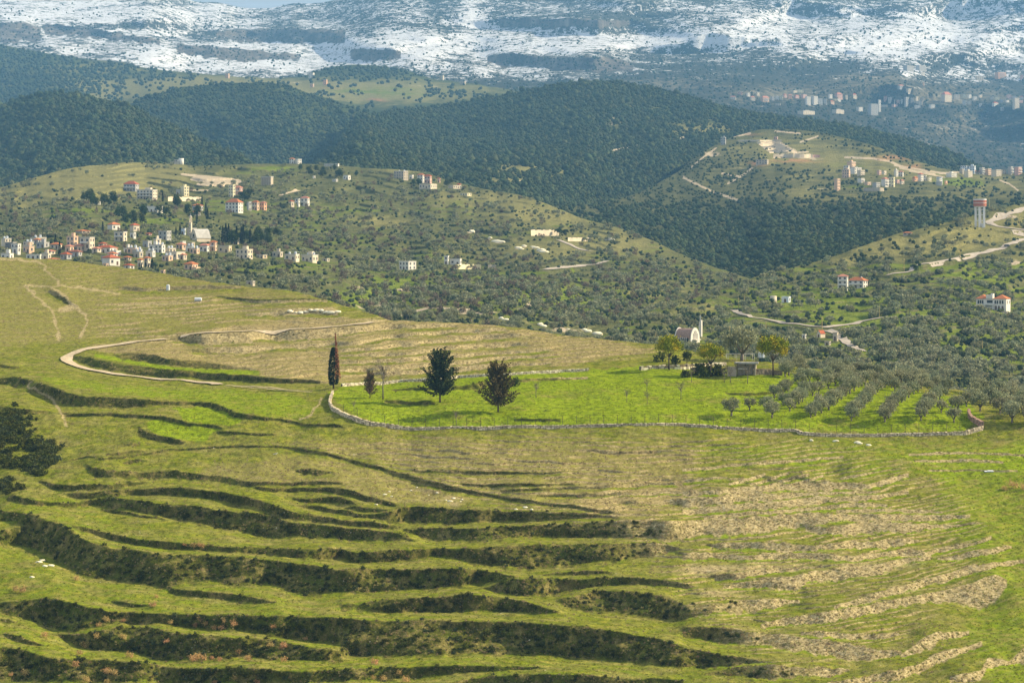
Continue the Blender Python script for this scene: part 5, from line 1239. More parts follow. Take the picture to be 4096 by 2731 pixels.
# more of the tightly packed small houses
for i in range(26):
    u = r6.uniform(2, 236); v = r6.uniform(243, 262) - max(0, u - 150) * 0.02 - (u > 60) * (u < 90) * 1.0
    if v > float(pl(NEAR_C, u, 1)) + 3: continue
    w_ = r6.uniform(7, 12); wc = r6.choice(('cream', 'white', 'white', 'stone', 'grey', 'peach'))
    house(valley, (u - w_ / 2, u + w_ / 2, v - r6.uniform(4, 7), v), wc, r6.choice(('flat', 'flat', 'flat', 'orange', 'pinkred')), 'small house packed among the others in the lower village', extra=r6.choice(('tank', 'room', '', 'own')), yaw=r6.choice((18, 30)), k=.8, group='small houses of the lower village')
# gable house with arches (V4)
b = zb('V4', 1935, 2230, 815, 1045)
h = house(valley, b, 'white', 'orange', 'white gabled house with tall arched windows and an orange roof edge', yaw=26, k=.6, extra='', group=VG)

MG = 'houses of the far right village'
for t, xl, xr, yt, yb, wc, rc, lab, ex in [
 ('W1',238,345,478,680,'peach','flat','slender peach tower house standing alone on the hillside','own'), ('W1',372,512,322,462,'peach','flat','peach stepped house at the left of the far village','room'), ('W1',455,610,190,292,'peach','flat','long peach house, uppermost left of the far village','room'),
 ('W1',500,710,288,392,'white','flat','white house in the middle of the left cluster of the far village','tank'), ('W1',622,760,335,420,'cream','flat','pale house over a retaining wall beside the round dark tree','own'), ('W1',400,500,258,330,'white','flat','small white house left of the white cluster house',''),
 ('W1',958,1035,335,412,'pink','flat','pink small house above the road of the far village',''), ('W1',1040,1120,345,410,'cream','flat','cream twin of the pink small house',''), ('W1',1242,1320,330,440,'white','flat','white house with terrace roof, left of a pair','room'), ('W1',1315,1410,345,440,'white','pinkred','white house with rust roof, right of a pair','balc'),
 ('W1',1030,1160,455,610,'white','pinkred','white three storey house with rust roof, largest of the far village','balc'), ('W1',1155,1262,452,612,'yellow','flat','yellow block attached to the largest house of the far village','own'), ('W1',1335,1420,492,572,'cream','pinkred','small bright house with rust roof right of the yellow block',''),
 ('W1',1265,1340,492,555,'pink','flat','low pink house between the yellow block and the bright one',''), ('W1',632,752,468,542,'white','flat','white house behind the meadow of the far village','balc'), ('W1',745,865,532,582,'peach','flat','low peach shed at the edge of the small meadow',''), ('W1',880,1022,540,622,'grey','flat','grey frame building with open bays below the far village',''),
 ('W1',1552,1652,442,522,'orange','orange','brick red house left of the red roofed tower house',''), ('W1',1642,1745,382,520,'white','red','white tower house with a pointed red roof in the far village',''), ('W1',1742,1790,425,515,'white','flat','narrow white annex of the red roofed tower house','own'), ('W1',1785,1880,448,522,'yellow','flat','yellow house right of the narrow white annex',''),
 ('W1',1960,2060,450,560,'blue','flat','pale blue grey house low in the far village',''), ('W1',2125,2310,382,452,'white','flat','white long house with cube tower on the saddle','room own'), ('W2',1290,1410,255,370,'blue','flat','pale blue apartment block, left of a joined pair in shade',''), ('W2',1405,1550,242,370,'blue','flat','pale blue apartment block, right of a joined pair in shade','room'),
 ('W2',1600,1700,242,360,'grey','flat','grey block with white balconies behind the shaded pair','balc'), ('W2',1700,1812,242,350,'peach','flat','dull peach block beside the grey balcony block',''), ('W2',1890,1960,328,410,'cream','flat','small cream block at the shaded roadside',''), ('W2',1955,2060,338,408,'cream','flat','row of cream garages with dark openings',''),
 ('W2',1270,1360,398,480,'stone','flat','stone house with arched window at the valley mouth',''), ('W2',1340,1500,430,540,'cream','flat','cream house with bright side wall at the valley mouth','room'), ('W2',1470,1565,388,450,'cream','red','house with a vivid red roof at the valley mouth',''), ('W2',1560,1645,412,470,'grey','brown','grey house with slanting brown roof right of the red one',''),
 ('W2',1805,1980,412,522,'cream','flat','cream house with sunlit gable near the right edge','' ), ('W2',2080,2180,358,492,'grey','flat','grey three storey block near the right edge','balc'), ('W2',2190,2330,362,492,'pink','flat','rightmost pinkish block of the far village','balc'), ('W2',890,975,555,650,'white','flat','white house low among trees under the far village',''), ('W2',1015,1070,595,660,'orange','flat','small brick house low among trees under the far village','')]:
    b = zb(t, xl, xr, yt, yb)
    house(mid, b, wc, rc, lab, extra=ex, yaw=r6.choice((26, -45, -52)), k=r6.choice((.55, .7)), group=MG, maxwin=(4, 2))
b = zb('W3', 12, 105, 915, 1040); house(mid, b, 'grey', 'flat', 'narrow grey tower house left of the pale terraces', yaw=15, k=.8, group=MG, maxwin=(3, 2), extra='room')
b = zb('W3', 905, 975, 905, 952); house(mid, b, 'pink', 'flat', 'small pink house above the pale terraces', yaw=20, group=MG, maxwin=(3, 2))
house(mid, (756, 769, 159.5, 164), 'stone', 'flat', 'unfinished concrete house on the red earth cut', yaw=15, k=.7, group=MG, maxwin=(4, 2))

FG = 'blocks of the town below the snow'
FAR = [('W3',295,390,140,200,'pink','flat'),('W3',170,290,205,282,'cream','pinkred'),('W3',440,520,155,232,'white','flat'),('W3',500,610,205,300,'cream','pinkred'),('W3',1060,1140,170,252,'pink','pinkred'),('W3',1000,1070,200,292,'yellow','flat'),('W3',1140,1225,175,272,'orange','pinkred'),
 ('W3',1200,1320,120,172,'cream','flat'),('W3',1300,1420,105,170,'yellow','flat'),('W3',1640,1740,235,370,'white','flat'),('W3',1740,1810,250,362,'white','flat'),('W3',1815,1905,175,267,'white','flat'),('W3',2080,2160,195,262,'cream','flat'),('W3',1830,1940,285,352,'peach','orange'),('W3',925,1035,340,382,'cream','flat'),
 ('W3',850,930,215,300,'grey','flat'),('W3',930,1000,205,290,'white','flat'),('W3',1240,1350,190,262,'pink','pinkred'),('W3',1360,1480,180,260,'pink','flat'),('W3',600,680,150,220,'cream','flat'),('W3',1945,2045,262,300,'white','flat'),('W4',110,240,390,482,'white','flat'),('W4',560,640,205,300,'pink','pinkred'),('W4',640,740,220,330,'white','flat'),('W4',740,770,265,352,'white','flat'),('W4',780,850,270,350,'pink','flat'),('W4',850,900,260,335,'white','flat'),
 ('W4',1090,1160,215,292,'cream','flat'),('W4',1160,1260,230,302,'cream','flat'),('W4',1080,1250,290,362,'cream','flat'),('W4',1080,1200,362,432,'white','flat'),('W4',1330,1450,348,432,'white','flat'),('W4',1730,1870,180,282,'cream','flat'),('W4',1880,1970,172,272,'yellow','flat'),('W4',1890,1965,275,380,'white','flat'),('W4',1960,2055,282,372,'cream','flat'),('W4',1970,2060,180,262,'white','flat'),
 ('W4',2060,2150,215,292,'white','flat'),('W4',2170,2230,332,402,'white','flat'),('W4',1880,1980,438,482,'cream','flat'),('W4',1010,1080,245,320,'grey','flat'),('W4',2150,2240,190,250,'cream','flat'),('W4',700,830,350,405,'pink','flat'),('W4',520,650,360,410,'cream','flat'),
 ('W5',1860,1950,642,712,'yellow','flat'),('W5',2060,2150,600,692,'pink','flat'),('W5',2150,2240,630,700,'grey','flat'),('W5',2030,2120,702,752,'white','flat'),('W5',1940,2020,695,755,'grey','flat'),('W5',2290,2352,632,692,'white','red'),('W5',550,605,372,412,'yellow','flat'),('W5',1540,1700,285,385,'cream','flat'),('W5',650,685,395,470,'peach','flat'),('W5',2260,2352,700,760,'pink','flat'),('W5',1780,1860,640,700,'cream','flat'),('W5',1960,2090,820,870,'grey','flat'),('W5',2290,2352,285,360,'pink','pinkred')]
for t, xl, xr, yt, yb, wc, rc in FAR:
    house(snowy, (lambda q: (q[0], q[1] - (q[1] - q[0]) * .15, q[2] + (q[3] - q[2]) * .2, q[3]))(zb(t, xl, xr, yt, yb)), wc, rc, 'small %s %s block in the distant town' % ({'yellow': 'pale yellow', 'peach': 'peach'}.get(wc, wc), 'flat roofed' if rc == 'flat' else 'rust roofed'), yaw=r6.choice((-42, -30, -20, 12)), k=.5, group=FG + ', ' + wc + ' ' + rc, maxwin=(3, 2))
for t, xl, xr, yt, yb, wc, rc, lab, ex in [
 ('W3',680,830,222,322,'peach','pinkred','peach block with rust roof, leftmost large one of the distant town','balc'), ('W3',1430,1530,232,382,'white','flat','tall white block left of the white double block in the distant town','own'), ('W3',1540,1650,228,372,'white','flat','tall white block in the middle of the distant town','own'),
 ('W3',1930,2065,168,262,'pink','pinkred','broad pink block with dull red roof in the distant town',''), ('W3',2205,2300,180,252,'cream','red','house with bright red roof in the middle of the distant town',''), ('W3',1300,1605,472,532,'cream','flat','long low sunlit row at the front edge of the distant town','room'), ('W3',1880,2095,452,517,'cream','flat','long cream house low in front of the distant town','room'),
 ('W4',300,482,355,545,'grey','flat','large grey blue unfinished block at the front of the distant town',''), ('W4',470,522,288,492,'white','flat','slender bright white tower beside the grey unfinished block','own'), ('W4',905,1000,242,402,'grey','flat','narrow grey high block right of the slender tower','own'),
 ('W4',1525,1722,152,318,'cream','pinkred','largest cream block with rust roof and many windows in the distant town',''), ('W4',940,1065,98,172,'cream','flat','cream frame building alone above the distant town',''), ('W5',320,512,132,222,'grey','flat','long grey block under the snow line, left of two','' ), ('W5',530,722,130,222,'grey','flat','long grey block under the snow line, right of two',''),
 ('W5',590,692,242,292,'white','flat','white house just below the two long grey blocks',''), ('W5',1860,2062,245,345,'orange','flat','sunlit orange terraced block at the upper right','balc'), ('W5',2160,2282,675,852,'cream','flat','tall cream block at the right end of the distant town',''), ('W5',1810,1932,742,802,'white','red','white house with broad red roof at the right of the distant town',''), ('W5',228,342,452,515,'grey','pinkred','house with pinkish roof above the left part of the distant town','')]:
    house(snowy, zb(t, xl, xr, yt, yb), wc, rc, lab, yaw=r6.choice((-40, -46)), k=.4, group=FG, maxwin=(6, 2), extra=ex)
for (a_, b_, c_, d_), wc, lab in (((225, 229.5, 73.2, 78), 'peach', 'lone peach house on the plateau crest'), ((308.5, 314.5, 72.5, 77.5), 'white', 'white house at the left foot of the wooded knoll'), ((323, 327.5, 79.5, 85), 'orange', 'unfinished orange brick house on the plateau'), ((310, 314, 83.5, 87), 'peach', 'small peach house on the plateau slope'), ((439.5, 444, 74.5, 79), 'cream', 'cream house at the right foot of the wooded knoll'), ((460, 466, 81, 84.5), 'stone', 'small stone house at the plateau edge')):
    house(plat, (a_, b_, c_, d_), wc, 'flat', lab, yaw=25, group='houses of the plateau', maxwin=(2, 2))

# ------------------------------------------------------------------ special buildings
def site(sh, box):
    ul, ur, vt, vb = box
    AVOID.append(box)
    p = sh.vec((ul + ur) / 2, vb); m = p.y / F
    return p, (ur - ul) * m, (vb - vt) * m

def arch_pts(w, h, n=9):                                   # round headed outline, base centred
    r = w / 2; pts = [(-r, 0), (r, 0)]
    pts += [(r * math.cos(math.pi * i / (n - 1)), h - r + r * math.sin(math.pi * i / (n - 1))) for i in range(n)]
    return pts

# village church with bell tower
p, W, H = site(valley, (189, 208, 229.4, 241)); ch = empty('church', (p.x + 1, p.y + 4, p.z), -math.radians(50))
w, d, hw, rh = W * .62, W * .85, H * .55, H * .5
mb = MB(); mb.prism([(-w/2, -4), (w/2, -4), (w/2, hw * .55), (w * .22, hw + rh * .75), (0, hw + rh), (-w * .22, hw + rh * .75), (-w/2, hw * .55)], -d/2, d/2); mb.build('wall', WALL['cream'], ch)
mb = MB(); o = .35
for s_ in (-1, 1):
    mb.add([(s_ * (w/2 + .4), -d/2 - o, hw * .5), (s_ * w * .22, -d/2 - o, hw + rh * .78), (0, -d/2 - o, hw + rh * 1.04), (s_ * (w/2 + .4), d/2 + o, hw * .5), (s_ * w * .22, d/2 + o, hw + rh * .78), (0, d/2 + o, hw + rh * 1.04)],
           [(0, 1, 4, 3), (1, 2, 5, 4)] if s_ > 0 else [(1, 0, 3, 4), (2, 1, 4, 5)])
mb.build('roof', M_conc, ch)
mb = MB(); mb.prism([(1.15 * math.cos(i * math.pi / 8), hw * .95 + 1.15 * math.sin(i * math.pi / 8)) for i in range(16)], -d/2 - .08, -d/2 + .1); mb.build('round_window', M_glass, ch)
for x in (-1.2, 0, 1.2): mb = MB(); mb.prism([(x + a, b + hw * .45) for a, b in arch_pts(.5, 1.6)], -d/2 - .06, -d/2 + .1); mb.build('window', M_glass, ch)
mb = MB(); mb.box(-w * .3, w * .3, -d/2 - 2.2, -d/2 - .002, -3, hw * .32); mb.build('porch', WALL['cream'], ch)
mb = MB(); mb.box(-.9, .9, -d/2 - 2.26, -d/2 - 2.1, 0, 2.3); mb.build('door', M_door, ch)
tag(ch, 'cream church with a round window and steep grey roof in the village', 'church')
p, W, H = site(valley, (188.9, 192.1, 215, 237)); tw = empty('bell_tower', (p.x, p.y, p.z), -math.radians(22))
w = W / 1.3; mb = MB(); mb.box(-w/2, w/2, -w/2, w/2, -3, H * .66); mb.build('shaft', WALL['cream'], tw)
mb = MB(); h0, h1 = H * .66, H * .92
for sx in (-1, 1):
    for sy in (-1, 1): mb.box(sx * w * .36 - w * .10, sx * w * .36 + w * .10, sy * w * .36 - w * .10, sy * w * .36 + w * .10, h0 + .26, h1)
mb.box(-w * .55, w * .55, -w * .55, w * .55, h0 + .002, h0 + .25); mb.box(-w * .5, w * .5, -w * .5, w * .5, h1 + .002, h1 + .4); mb.build('belfry', WALL['cream'], tw)
mb = MB(); mb.box(-w * .25, w * .25, -w * .25, w * .25, h1 + .41, H); mb.build('lantern', WALL['white'], tw)
mb = MB(); mb.box(-.06, .06, -.06, .06, H + .002, H + 1.6); mb.box(-.5, .5, -.06, .06, H + .9, H + 1.02); mb.build('cross', M_metal, tw)
for i in range(4): mb = MB(); mb.box(-.3, .3, -w/2 - .05, -w/2 + .05, H * (.12 + .13 * i), H * (.12 + .13 * i) + 1.0); mb.build('window', M_glass, tw)
tag(tw, 'tall cream bell tower with an open belfry beside the church', 'tower')

# gable front details of the arched house
def arches(sh, box, yaw, k, n_, nf, label, wall, roof=None, cat='house'):
    p, W, H = site(sh, box); th = math.radians(yaw); w = W / (math.cos(th) + k * math.sin(th)); d = k * w
    e = empty('arcade_house', (p.x, p.y + d * .3, p.z), -th)
    mb = MB(); mb.box(-w/2, w/2, -d/2 + 1.2, d/2, -3, H * .9); mb.build('wall', WALL[wall], e)
    fh = H * .9 / nf; bw = w / n_
    for f in range(nf):
        for i in range(n_ + 1): mb = MB(); x = -w/2 + i * bw; mb.box(x - .22, x + .22, -d/2, -d/2 + .45, f * fh - (3 if f == 0 else 0) + .002, f * fh + fh * .82); mb.build('column', WALL[wall], e)
        mb = MB(); mb.box(-w/2 - .3, w/2 + .3, -d/2 - .1, -d/2 + 1.19, f * fh + fh * .822, (f + 1) * fh); mb.build('arcade_beam', WALL[wall], e)
    mb = MB(); mb.box(-w/2 - .35, w/2 + .35, -d/2 - .2, d/2 + .2, H * .9 + .003, H); mb.build('roof', ROOF[roof] if roof else M_conc, e)
    return tag(e, label, cat)
arches(valley, zb('V5', 1750, 2000, 222, 272), 12, .35, 8, 1, 'long white arcade on the ridge crest behind the trees', 'white')
arches(valley, zb('V5', 690, 890, 440, 585), 20, .6, 4, 2, 'unfinished concrete frame house with open bays among dark trees', 'stone')
arches(mid, zb('W1', 1950, 2060, 520, 590), 15, .6, 3, 1, 'pale open porch house low among trees of the far village', 'white')

# round white house on the left crest (V4)
p, W, H = site(valley, zb('V4', 1025, 1240, 128, 222)); e = empty('round_house', (p.x, p.y + 2, p.z), 0)
mb = MB(); mb.cyl(W * .28, 0, -3, H, W * .2, W * .2, 24); mb.build('drum', WALL['white'], e, True)
mb = MB(); mb.box(-W * .25, W * .10, -W * .2, W * .15, -3, H * .75); mb.build('wall', WALL['white'], e)
mb = MB(); mb.box(-W * .52, W * .12, -W * .3, W * .2, H * .38, H * .44); mb.build('canopy', M_conc, e)
for x in (-.18, -.06): place('window', W_ME, e, (W * x, -W * .2, H * .5), (1.4, 1, 1.2))
for x in (-.48, -.36): mb = MB(); mb.box(W * x - .15, W * x + .15, -W * .25, -W * .25 + .3, -3, H * .378); mb.build('column', WALL['white'], e)
tag(e, 'white house with a round drum on the left crest of the village hill', 'house')

# pale retaining walls and compounds on the village hillside
def retaining(sh, ul, ur, vt, vb, col, label, d=2.0, name='retaining_wall', ang=0.0, n_=14):
    m_ = sh.vec(ul, vb).y / F; H = (vb - vt) * m_
    pts = [sh.vec(ul + (ur - ul) * i / n_, vb - ang * (ur - ul) * i / n_) for i in range(n_ + 1)]
    e = empty(name, pts[n_ // 2])
    for i, (a, b) in enumerate(zip(pts[:-1], pts[1:])):
        mb = MB(); c = pts[n_ // 2]; hh_ = H * (1 + .06 * math.sin(i * 2.3))
        mb.add([(a.x - c.x, a.y - c.y, a.z - c.z - 2), (b.x - c.x - .02, b.y - c.y, b.z - c.z - 2), (b.x - c.x - .02, b.y - c.y + d, b.z - c.z - 2), (a.x - c.x, a.y - c.y + d, a.z - c.z - 2),
                (a.x - c.x, a.y - c.y, a.z - c.z + hh_), (b.x - c.x - .02, b.y - c.y, a.z - c.z + hh_), (b.x - c.x - .02, b.y - c.y + d, a.z - c.z + hh_), (a.x - c.x, a.y - c.y + d, a.z - c.z + hh_)],
               [(0, 3, 2, 1), (4, 5, 6, 7), (0, 1, 5, 4), (1, 2, 6, 5), (2, 3, 7, 6), (3, 0, 4, 7)])
        mb.build('wall_panel', WALL[col], e)
    return tag(e, label, 'wall')
retaining(valley, 168, 201, 196.5, 201, 'cream', 'pale stone terrace wall below the yellow stepped block')
retaining(valley, 531, 559, 229.5, 235.5, 'cream', 'long pale stone wall of the palm garden, upper part')
retaining(valley, 568, 590.5, 237.2, 241, 'cream', 'pale stone wall of the palm garden, right part')
retaining(valley, 605, 615, 237.5, 240, 'white', 'short white wall right of the palm garden', n_=5)
retaining(valley, 456, 481, 264, 268.8, 'yellow', 'bright sunlit garden wall beside the white hillside house')
retaining(valley, 488, 496, 264.5, 268, 'stone', 'low ruin of pale stone right of the garden wall', n_=4)
retaining(mid, 782, 813, 153.6, 157.6, 'cream', 'long pale concrete terrace wall on the quarried hill', 3)
retaining(mid, 792, 820, 154.4, 157.2, 'pink', 'pinkish terrace wall at the right of the pale one', 3)
retaining(mid, 864, 884, 187.5, 191, 'stone', 'grey stone terrace retaining a pit below the far village', 3)
retaining(mid, 738, 782, 139.6, 141.3, 'cream', 'low pale wall along the top of the terraces', 3)
for i in range(8):
    f_ = i / 7; retaining(mid, 757 + 12.5 * f_, 780 + 17 * f_, 142.2 + 9.2 * f_, 143.4 + 9.2 * f_, 'cream', '%s cream stone step of the terraces on the quarried hill' % ('topmost,second from top,third from top,fourth from top,fourth from bottom,third from bottom,second from bottom,lowest'.split(',')[i]), 3, 'stone_terrace', n_=6)

# white house with tower in the middle of the valley, pale box left of it
house(valley, (399, 416, 261, 269.5), 'white', 'flat', 'pale flat box house among the olives left of the white tower house', yaw=40, k=.9, extra='own')
house(valley, (444, 449, 255.5, 264), 'white', 'flat', 'slim white stair tower of the hillside house in the olives', yaw=15, k=1.0, extra='own', maxwin=(1, 1))
house(valley, (450, 461.5, 258.3, 264.6), 'white', 'flat', 'white hillside house with dark porch in the olives', yaw=12, k=.7, extra='balc')

# water tower
p, W, H = site(right, (971.2, 988.6, 198.8, 226.6)); e = empty('water_tower', (p.x, p.y, p.z), 0)
m_ = p.y / F; R = 6.45 * m_; zt = H; zt0 = H - 7.2 * m_
M_red = flat_mat('tower_red', (.44, .17, .11), .08); M_wht = flat_mat('tower_white', (.80, .78, .74), .06, .3, .85, True)
mb = MB(); mb.cyl(0, 0, zt0, zt, R, R, 40); tk = mb.build('tank', M_red, e, False)
mb = MB(); mb.cyl(0, 0, zt - 1.0 * m_, zt + .12, R + .06, R + .06, 40); mb.build('white_rim', M_wht, tk)
mb = MB(); mb.cyl(0, 0, zt0 + 3.1 * m_, zt0 + 3.45 * m_, R + .05, R + .05, 40); mb.build('white_stripe', M_wht, tk)
mb = MB(); mb.cyl(0, 0, zt0 - .7, zt0 - .003, R * .82, R, 40); mb.build('tank_base', M_wht, e)
for i in range(6):
    a = math.radians(60 * i + 12); x, y = R * .74 * math.cos(a), R * .74 * math.sin(a)
    mb = MB(); mb.box(x - .55, x + .55, y - .55, y + .55, -3, zt0 - .71); mb.build('leg', M_wht, e)
for zz in (.30, .58, .84):
    for i in range(6):
        a, b = math.radians(60 * i + 12), math.radians(60 * i + 72); mb = MB()
        mb.tube([(R * .74 * math.cos(a), R * .74 * math.sin(a), zt0 * zz), (R * .74 * math.cos(b), R * .74 * math.sin(b), zt0 * zz)], [.28, .28], 4); mb.build('brace', M_wht, e)
mb = MB(); mb.cyl(0, 0, -2, zt0 - .72, .8, .8, 12); mb.build('riser_pipe', M_wht, e)
mb = MB(); mb.box(R * .2, R * .6, -R * .5, -R * .1, -2, 2.8); mb.build('pump_hut', M_wht, e)
tag(e, 'tall white water tower with a red and white striped tank on the ridge', 'water tower')

# barrel vaulted chapel with slab tower and cross (W6)
p, W, H = site(right, zb('W6', 690, 1075, 465, 715)); th = math.radians(38); e = empty('chapel', (p.x, p.y + 3, p.z), -th)
L, w = W * .86, W * .66                                     # long side to the camera's left, gable end to the right
def vault(r_, h_, n=14): return [(-r_, -3), (r_, -3)] + [(r_ * math.cos(math.pi * i / n) * (1 if abs(math.cos(math.pi * i / n)) < .99 else 1), h_ * math.sin(math.pi * i / n) ** .8) for i in range(n + 1)]
mbv = MB(); mbv.prism(vault(w / 2, H * .98), -L / 2 + .35, L / 2 - .35)
ro = mbv.build('vault', tile_mat('chapel_roof', (.40, .27, .21)), e); ro.rotation_euler = (0, 0, math.pi / 2)
for s_, nm in ((1, 'gable_wall'), (-1, 'back_wall')):
    mb = MB(); mb.prism(vault(w / 2 + .25, H * 1.0 + .25), (-L / 2 if s_ > 0 else L / 2 - .34), (-L / 2 + .34 if s_ > 0 else L / 2)); g_ = mb.build(nm, WALL['white'], e); g_.rotation_euler = (0, 0, math.pi / 2)
    if s_ > 0:
        for i, hh_ in enumerate((.42, .58, .62, .58, .42)):
            mb = MB(); y_ = (i - 2) * w * .12; mb.box(y_ - .16, y_ + .16, -L / 2 - .05, -L / 2 + .1, H * .22, H * (.22 + hh_)); q = mb.build('slit_window', M_glass, g_)
        mb = MB(); mb.box(-w * .32, w * .32, -L / 2 - 1.8, -L / 2 - .003, H * .20, H * .25); mb.build('porch_slab', WALL['white'], g_)
for i in range(7):
    mb = MB(); x_ = -L * .42 + i * L * .12; mb.prism([(x_ + a, b) for a, b in arch_pts(.9, H * .34)], -w / 2 - .45, -w / 2 + .2); mb.build('arched_window', M_glass, e)
    mb = MB(); mb.box(x_ - .75, x_ - .5, -w / 2 - .6, -w / 2 + .3, -2, H * .36); mb.build('buttress', WALL['white'], e)
mb = MB(); mb.box(-L * .6, L * .62, -w * .85, -w / 2 - .65, -3, -.15); mb.build('terrace', WALL['cream'], e)
tag(e, 'small chapel with a brown barrel vault and white slit windowed gable', 'chapel')
p, W, H = site(right, zb('W6', 1072, 1138, 330, 612)); e = empty('slab_bell_tower', (p.x, p.y + 2, p.z), -th)
for x, hh_ in ((-.34, .87), (.12, 1.0)): mb = MB(); mb.box(x * W, x * W + W * .30, -W * .25, W * .25, -3, H * hh_); mb.build('slab', WALL['white'], e)
mb = MB(); mb.box(-W * .036, W * .118, -W * .18, W * .18, -3, H * .6); mb.build('link', WALL['cream'], e)
mb = MB(); mb.box(-.08 - W * .1, .08 - W * .1, -.08, .08, H * .6, H * 1.28); mb.box(-.65 - W * .1, .65 - W * .1, -.07, .07, H * 1.17, H * 1.17 + .16); mb.build('cross', M_metal, e)
tag(e, 'white twin slab bell tower carrying a thin cross beside the chapel', 'tower')

# two villas of the right hillside
b = zb('W7', 380, 570, 150, 400); h = house(right, (b[0], b[1], b[2], b[3]), 'white', 'pinkred', 'white villa with a raised red roofed stair room on the orchard slope', yaw=14, k=.9, extra='balc', storeys=3)
b = zb('W7', 560, 892, 200, 385); house(right, (b[0], b[1], b[2], b[3]), 'white', 'orange', 'long white villa wing with a bright orange roof and chimney', yaw=32, k=.6, extra='chim balc', storeys=2)
p, W, H = site(right, (975.8, 1013.3, 292.6, 309.4)); th = math.radians(26); e = empty('villa', (p.x, p.y + 4, p.z), -th)
w, d, hw = W * .82, W * .42, H * .66
mb = MB(); mb.box(-w/2, w/2, -d/2, d/2, -4, hw); mb.build('wall', WALL['white'], e)
for x0, x1 in ((-w/2, -w * .14), (w * .08, w/2)): mb = MB(); mb.hip(x0 - .5, x1 + .5, -d/2 - .5, d/2 + .5, hw + .004, H * .24, .5); mb.build('roof', ROOF['orange'], e)
mb = MB(); mb.box(-w * .16, w * .06, -d/2 - .6, -d/2 + 3, hw + .01, hw + H * .22); mb.box(-w * .02, w * .06, -d/2 + .4, -d/2 + 3, hw + H * .221, hw + H * .31); mb.build('attic', WALL['white'], e)
for x in (-.42, -.35, -.28, .14, .21, .30, .38):
    mb = MB(); mb.prism([(x * w + a, hw * .55 + b_) for a, b_ in arch_pts(.9, 2.0)], -d/2 - .06, -d/2 + .1); mb.build('arched_window', M_glass, e)
for x in (-.42, -.33, -.24, .16, .26, .38): mb = MB(); mb.prism([(x * w + a, b_) for a, b_ in arch_pts(1.1, 2.4)], -d/2 - .06, -d/2 + .1); mb.build('arched_door', M_door, e)
mb = MB(); mb.box(-w * .14, w * .05, -d/2 - .1, -d/2 + .1, hw * .52, hw * .86); mb.build('large_window', M_glass, e)
mb = MB(); mb.box(-w * .20, w * .10, -d/2 - 2.2, -d/2 - .12, hw * .44, hw * .49); ba = mb.build('balcony', WALL['white'], e); mb = MB(); mb.box(-w * .20, w * .10, -d/2 - 2.2, -d/2 - 2.1, hw * .491, hw * .62); mb.build('railing', M_rail, ba)
for x in (-.19, .09): mb = MB(); mb.box(w * x - .2, w * x + .2, -d/2 - 2.1, -d/2 - 1.7, -3, hw * .438); mb.build('column', WALL['white'], e)
for y in (-.25, .25): place('window', W_ME, e, (w/2, d * y, hw * .55), (1.2, 1, 1.8), math.pi/2)
mb = MB(); mb.box(-w * .62, w * .62, -d/2 - 5.5, -d/2 - 4.9, -4, -.6); mb.build('terrace_wall', WALL['stone'], e)
tag(e, 'grand white villa with two orange hip roofs and arched windows', 'villa')
b = tl('T6', 925, 1240) + tl('T6', 978, 1290); p, W, H = site(right, (b[0], b[2], b[1], b[3])); e = empty('roadside_chapel', (p.x, p.y + 1, p.z), -math.radians(45))
w = W * .65; mb = MB(); mb.prism([(-w/2, -2), (w/2, -2), (w/2, H * .6), (0, H), (-w/2, H * .6)], -w * .75, w * .75); mb.build('wall', WALL['cream'], e)
mb = MB()
for s_ in (-1, 1): mb.add([(s_ * (w/2 + .25), -w * .8, H * .55), (0, -w * .8, H * 1.04), (0, w * .8, H * 1.04), (s_ * (w/2 + .25), w * .8, H * .55)], [(0, 1, 2, 3)])
mb.build('roof', ROOF['red'], e); mb = MB(); mb.prism(arch_pts(.8, 1.7), -w * .75 - .05, -w * .75 + .1); mb.build('door', M_door, e)
tag(e, 'tiny cream roadside chapel with a red gabled roof', 'chapel')
def small_box(sh, tile, x0, x1, y0, y1, col, label, nm='shed', cat='shed', yaw=25):
    a = tl(tile, x0, y0); c = tl(tile, x1, y1); return house(sh, (a[0], c[0], a[1], c[1]), col, 'flat', label, yaw=yaw, k=.9, name=nm, cat=cat, extra='own', maxwin=(1, 1), storeys=1)
small_box(right, 'T6', 680, 745, 1008, 1048, 'blue', 'small pale metal shed at the end of the orchard terraces')
small_box(right, 'T6', 820, 850, 1268, 1297, 'white', 'tiny white hut among the trees left of the roadside chapel')
small_box(right, 'T6', 1032, 1072, 1255, 1312, 'stone', 'small stone monument beside the hillside road', 'monument', 'monument')
small_box(right, 'T6', 975, 1020, 1316, 1342, 'stone', 'low block hut below the roadside chapel')
small_box(valley, 'T4', 650, 690, 355, 375, 'white', 'tiny white shed on the left meadow above the village')
a = tl('T6', 622, 1046); p = right.vec(*a); mb = MB(); mb.cyl(0, 0, -1, 3.6, 2.0, 2.0, 20); mb.cyl(0, 0, 3.6, 3.9, 2.1, 1.6, 20); o = mb.build('water_tank', WALL['cream'], None, True); o.location = p; tag(o, 'round cream water tank left of the metal shed', 'tank')
a = tl('T6', 1548, 580); house(right, (a[0] - 4.6, a[0] + 4.6, a[1] - 2.6, a[1] + .6), 'stone', 'orange', 'low house with a wide red roof hidden in the olive grove on the ridge', yaw=15, k=.7)

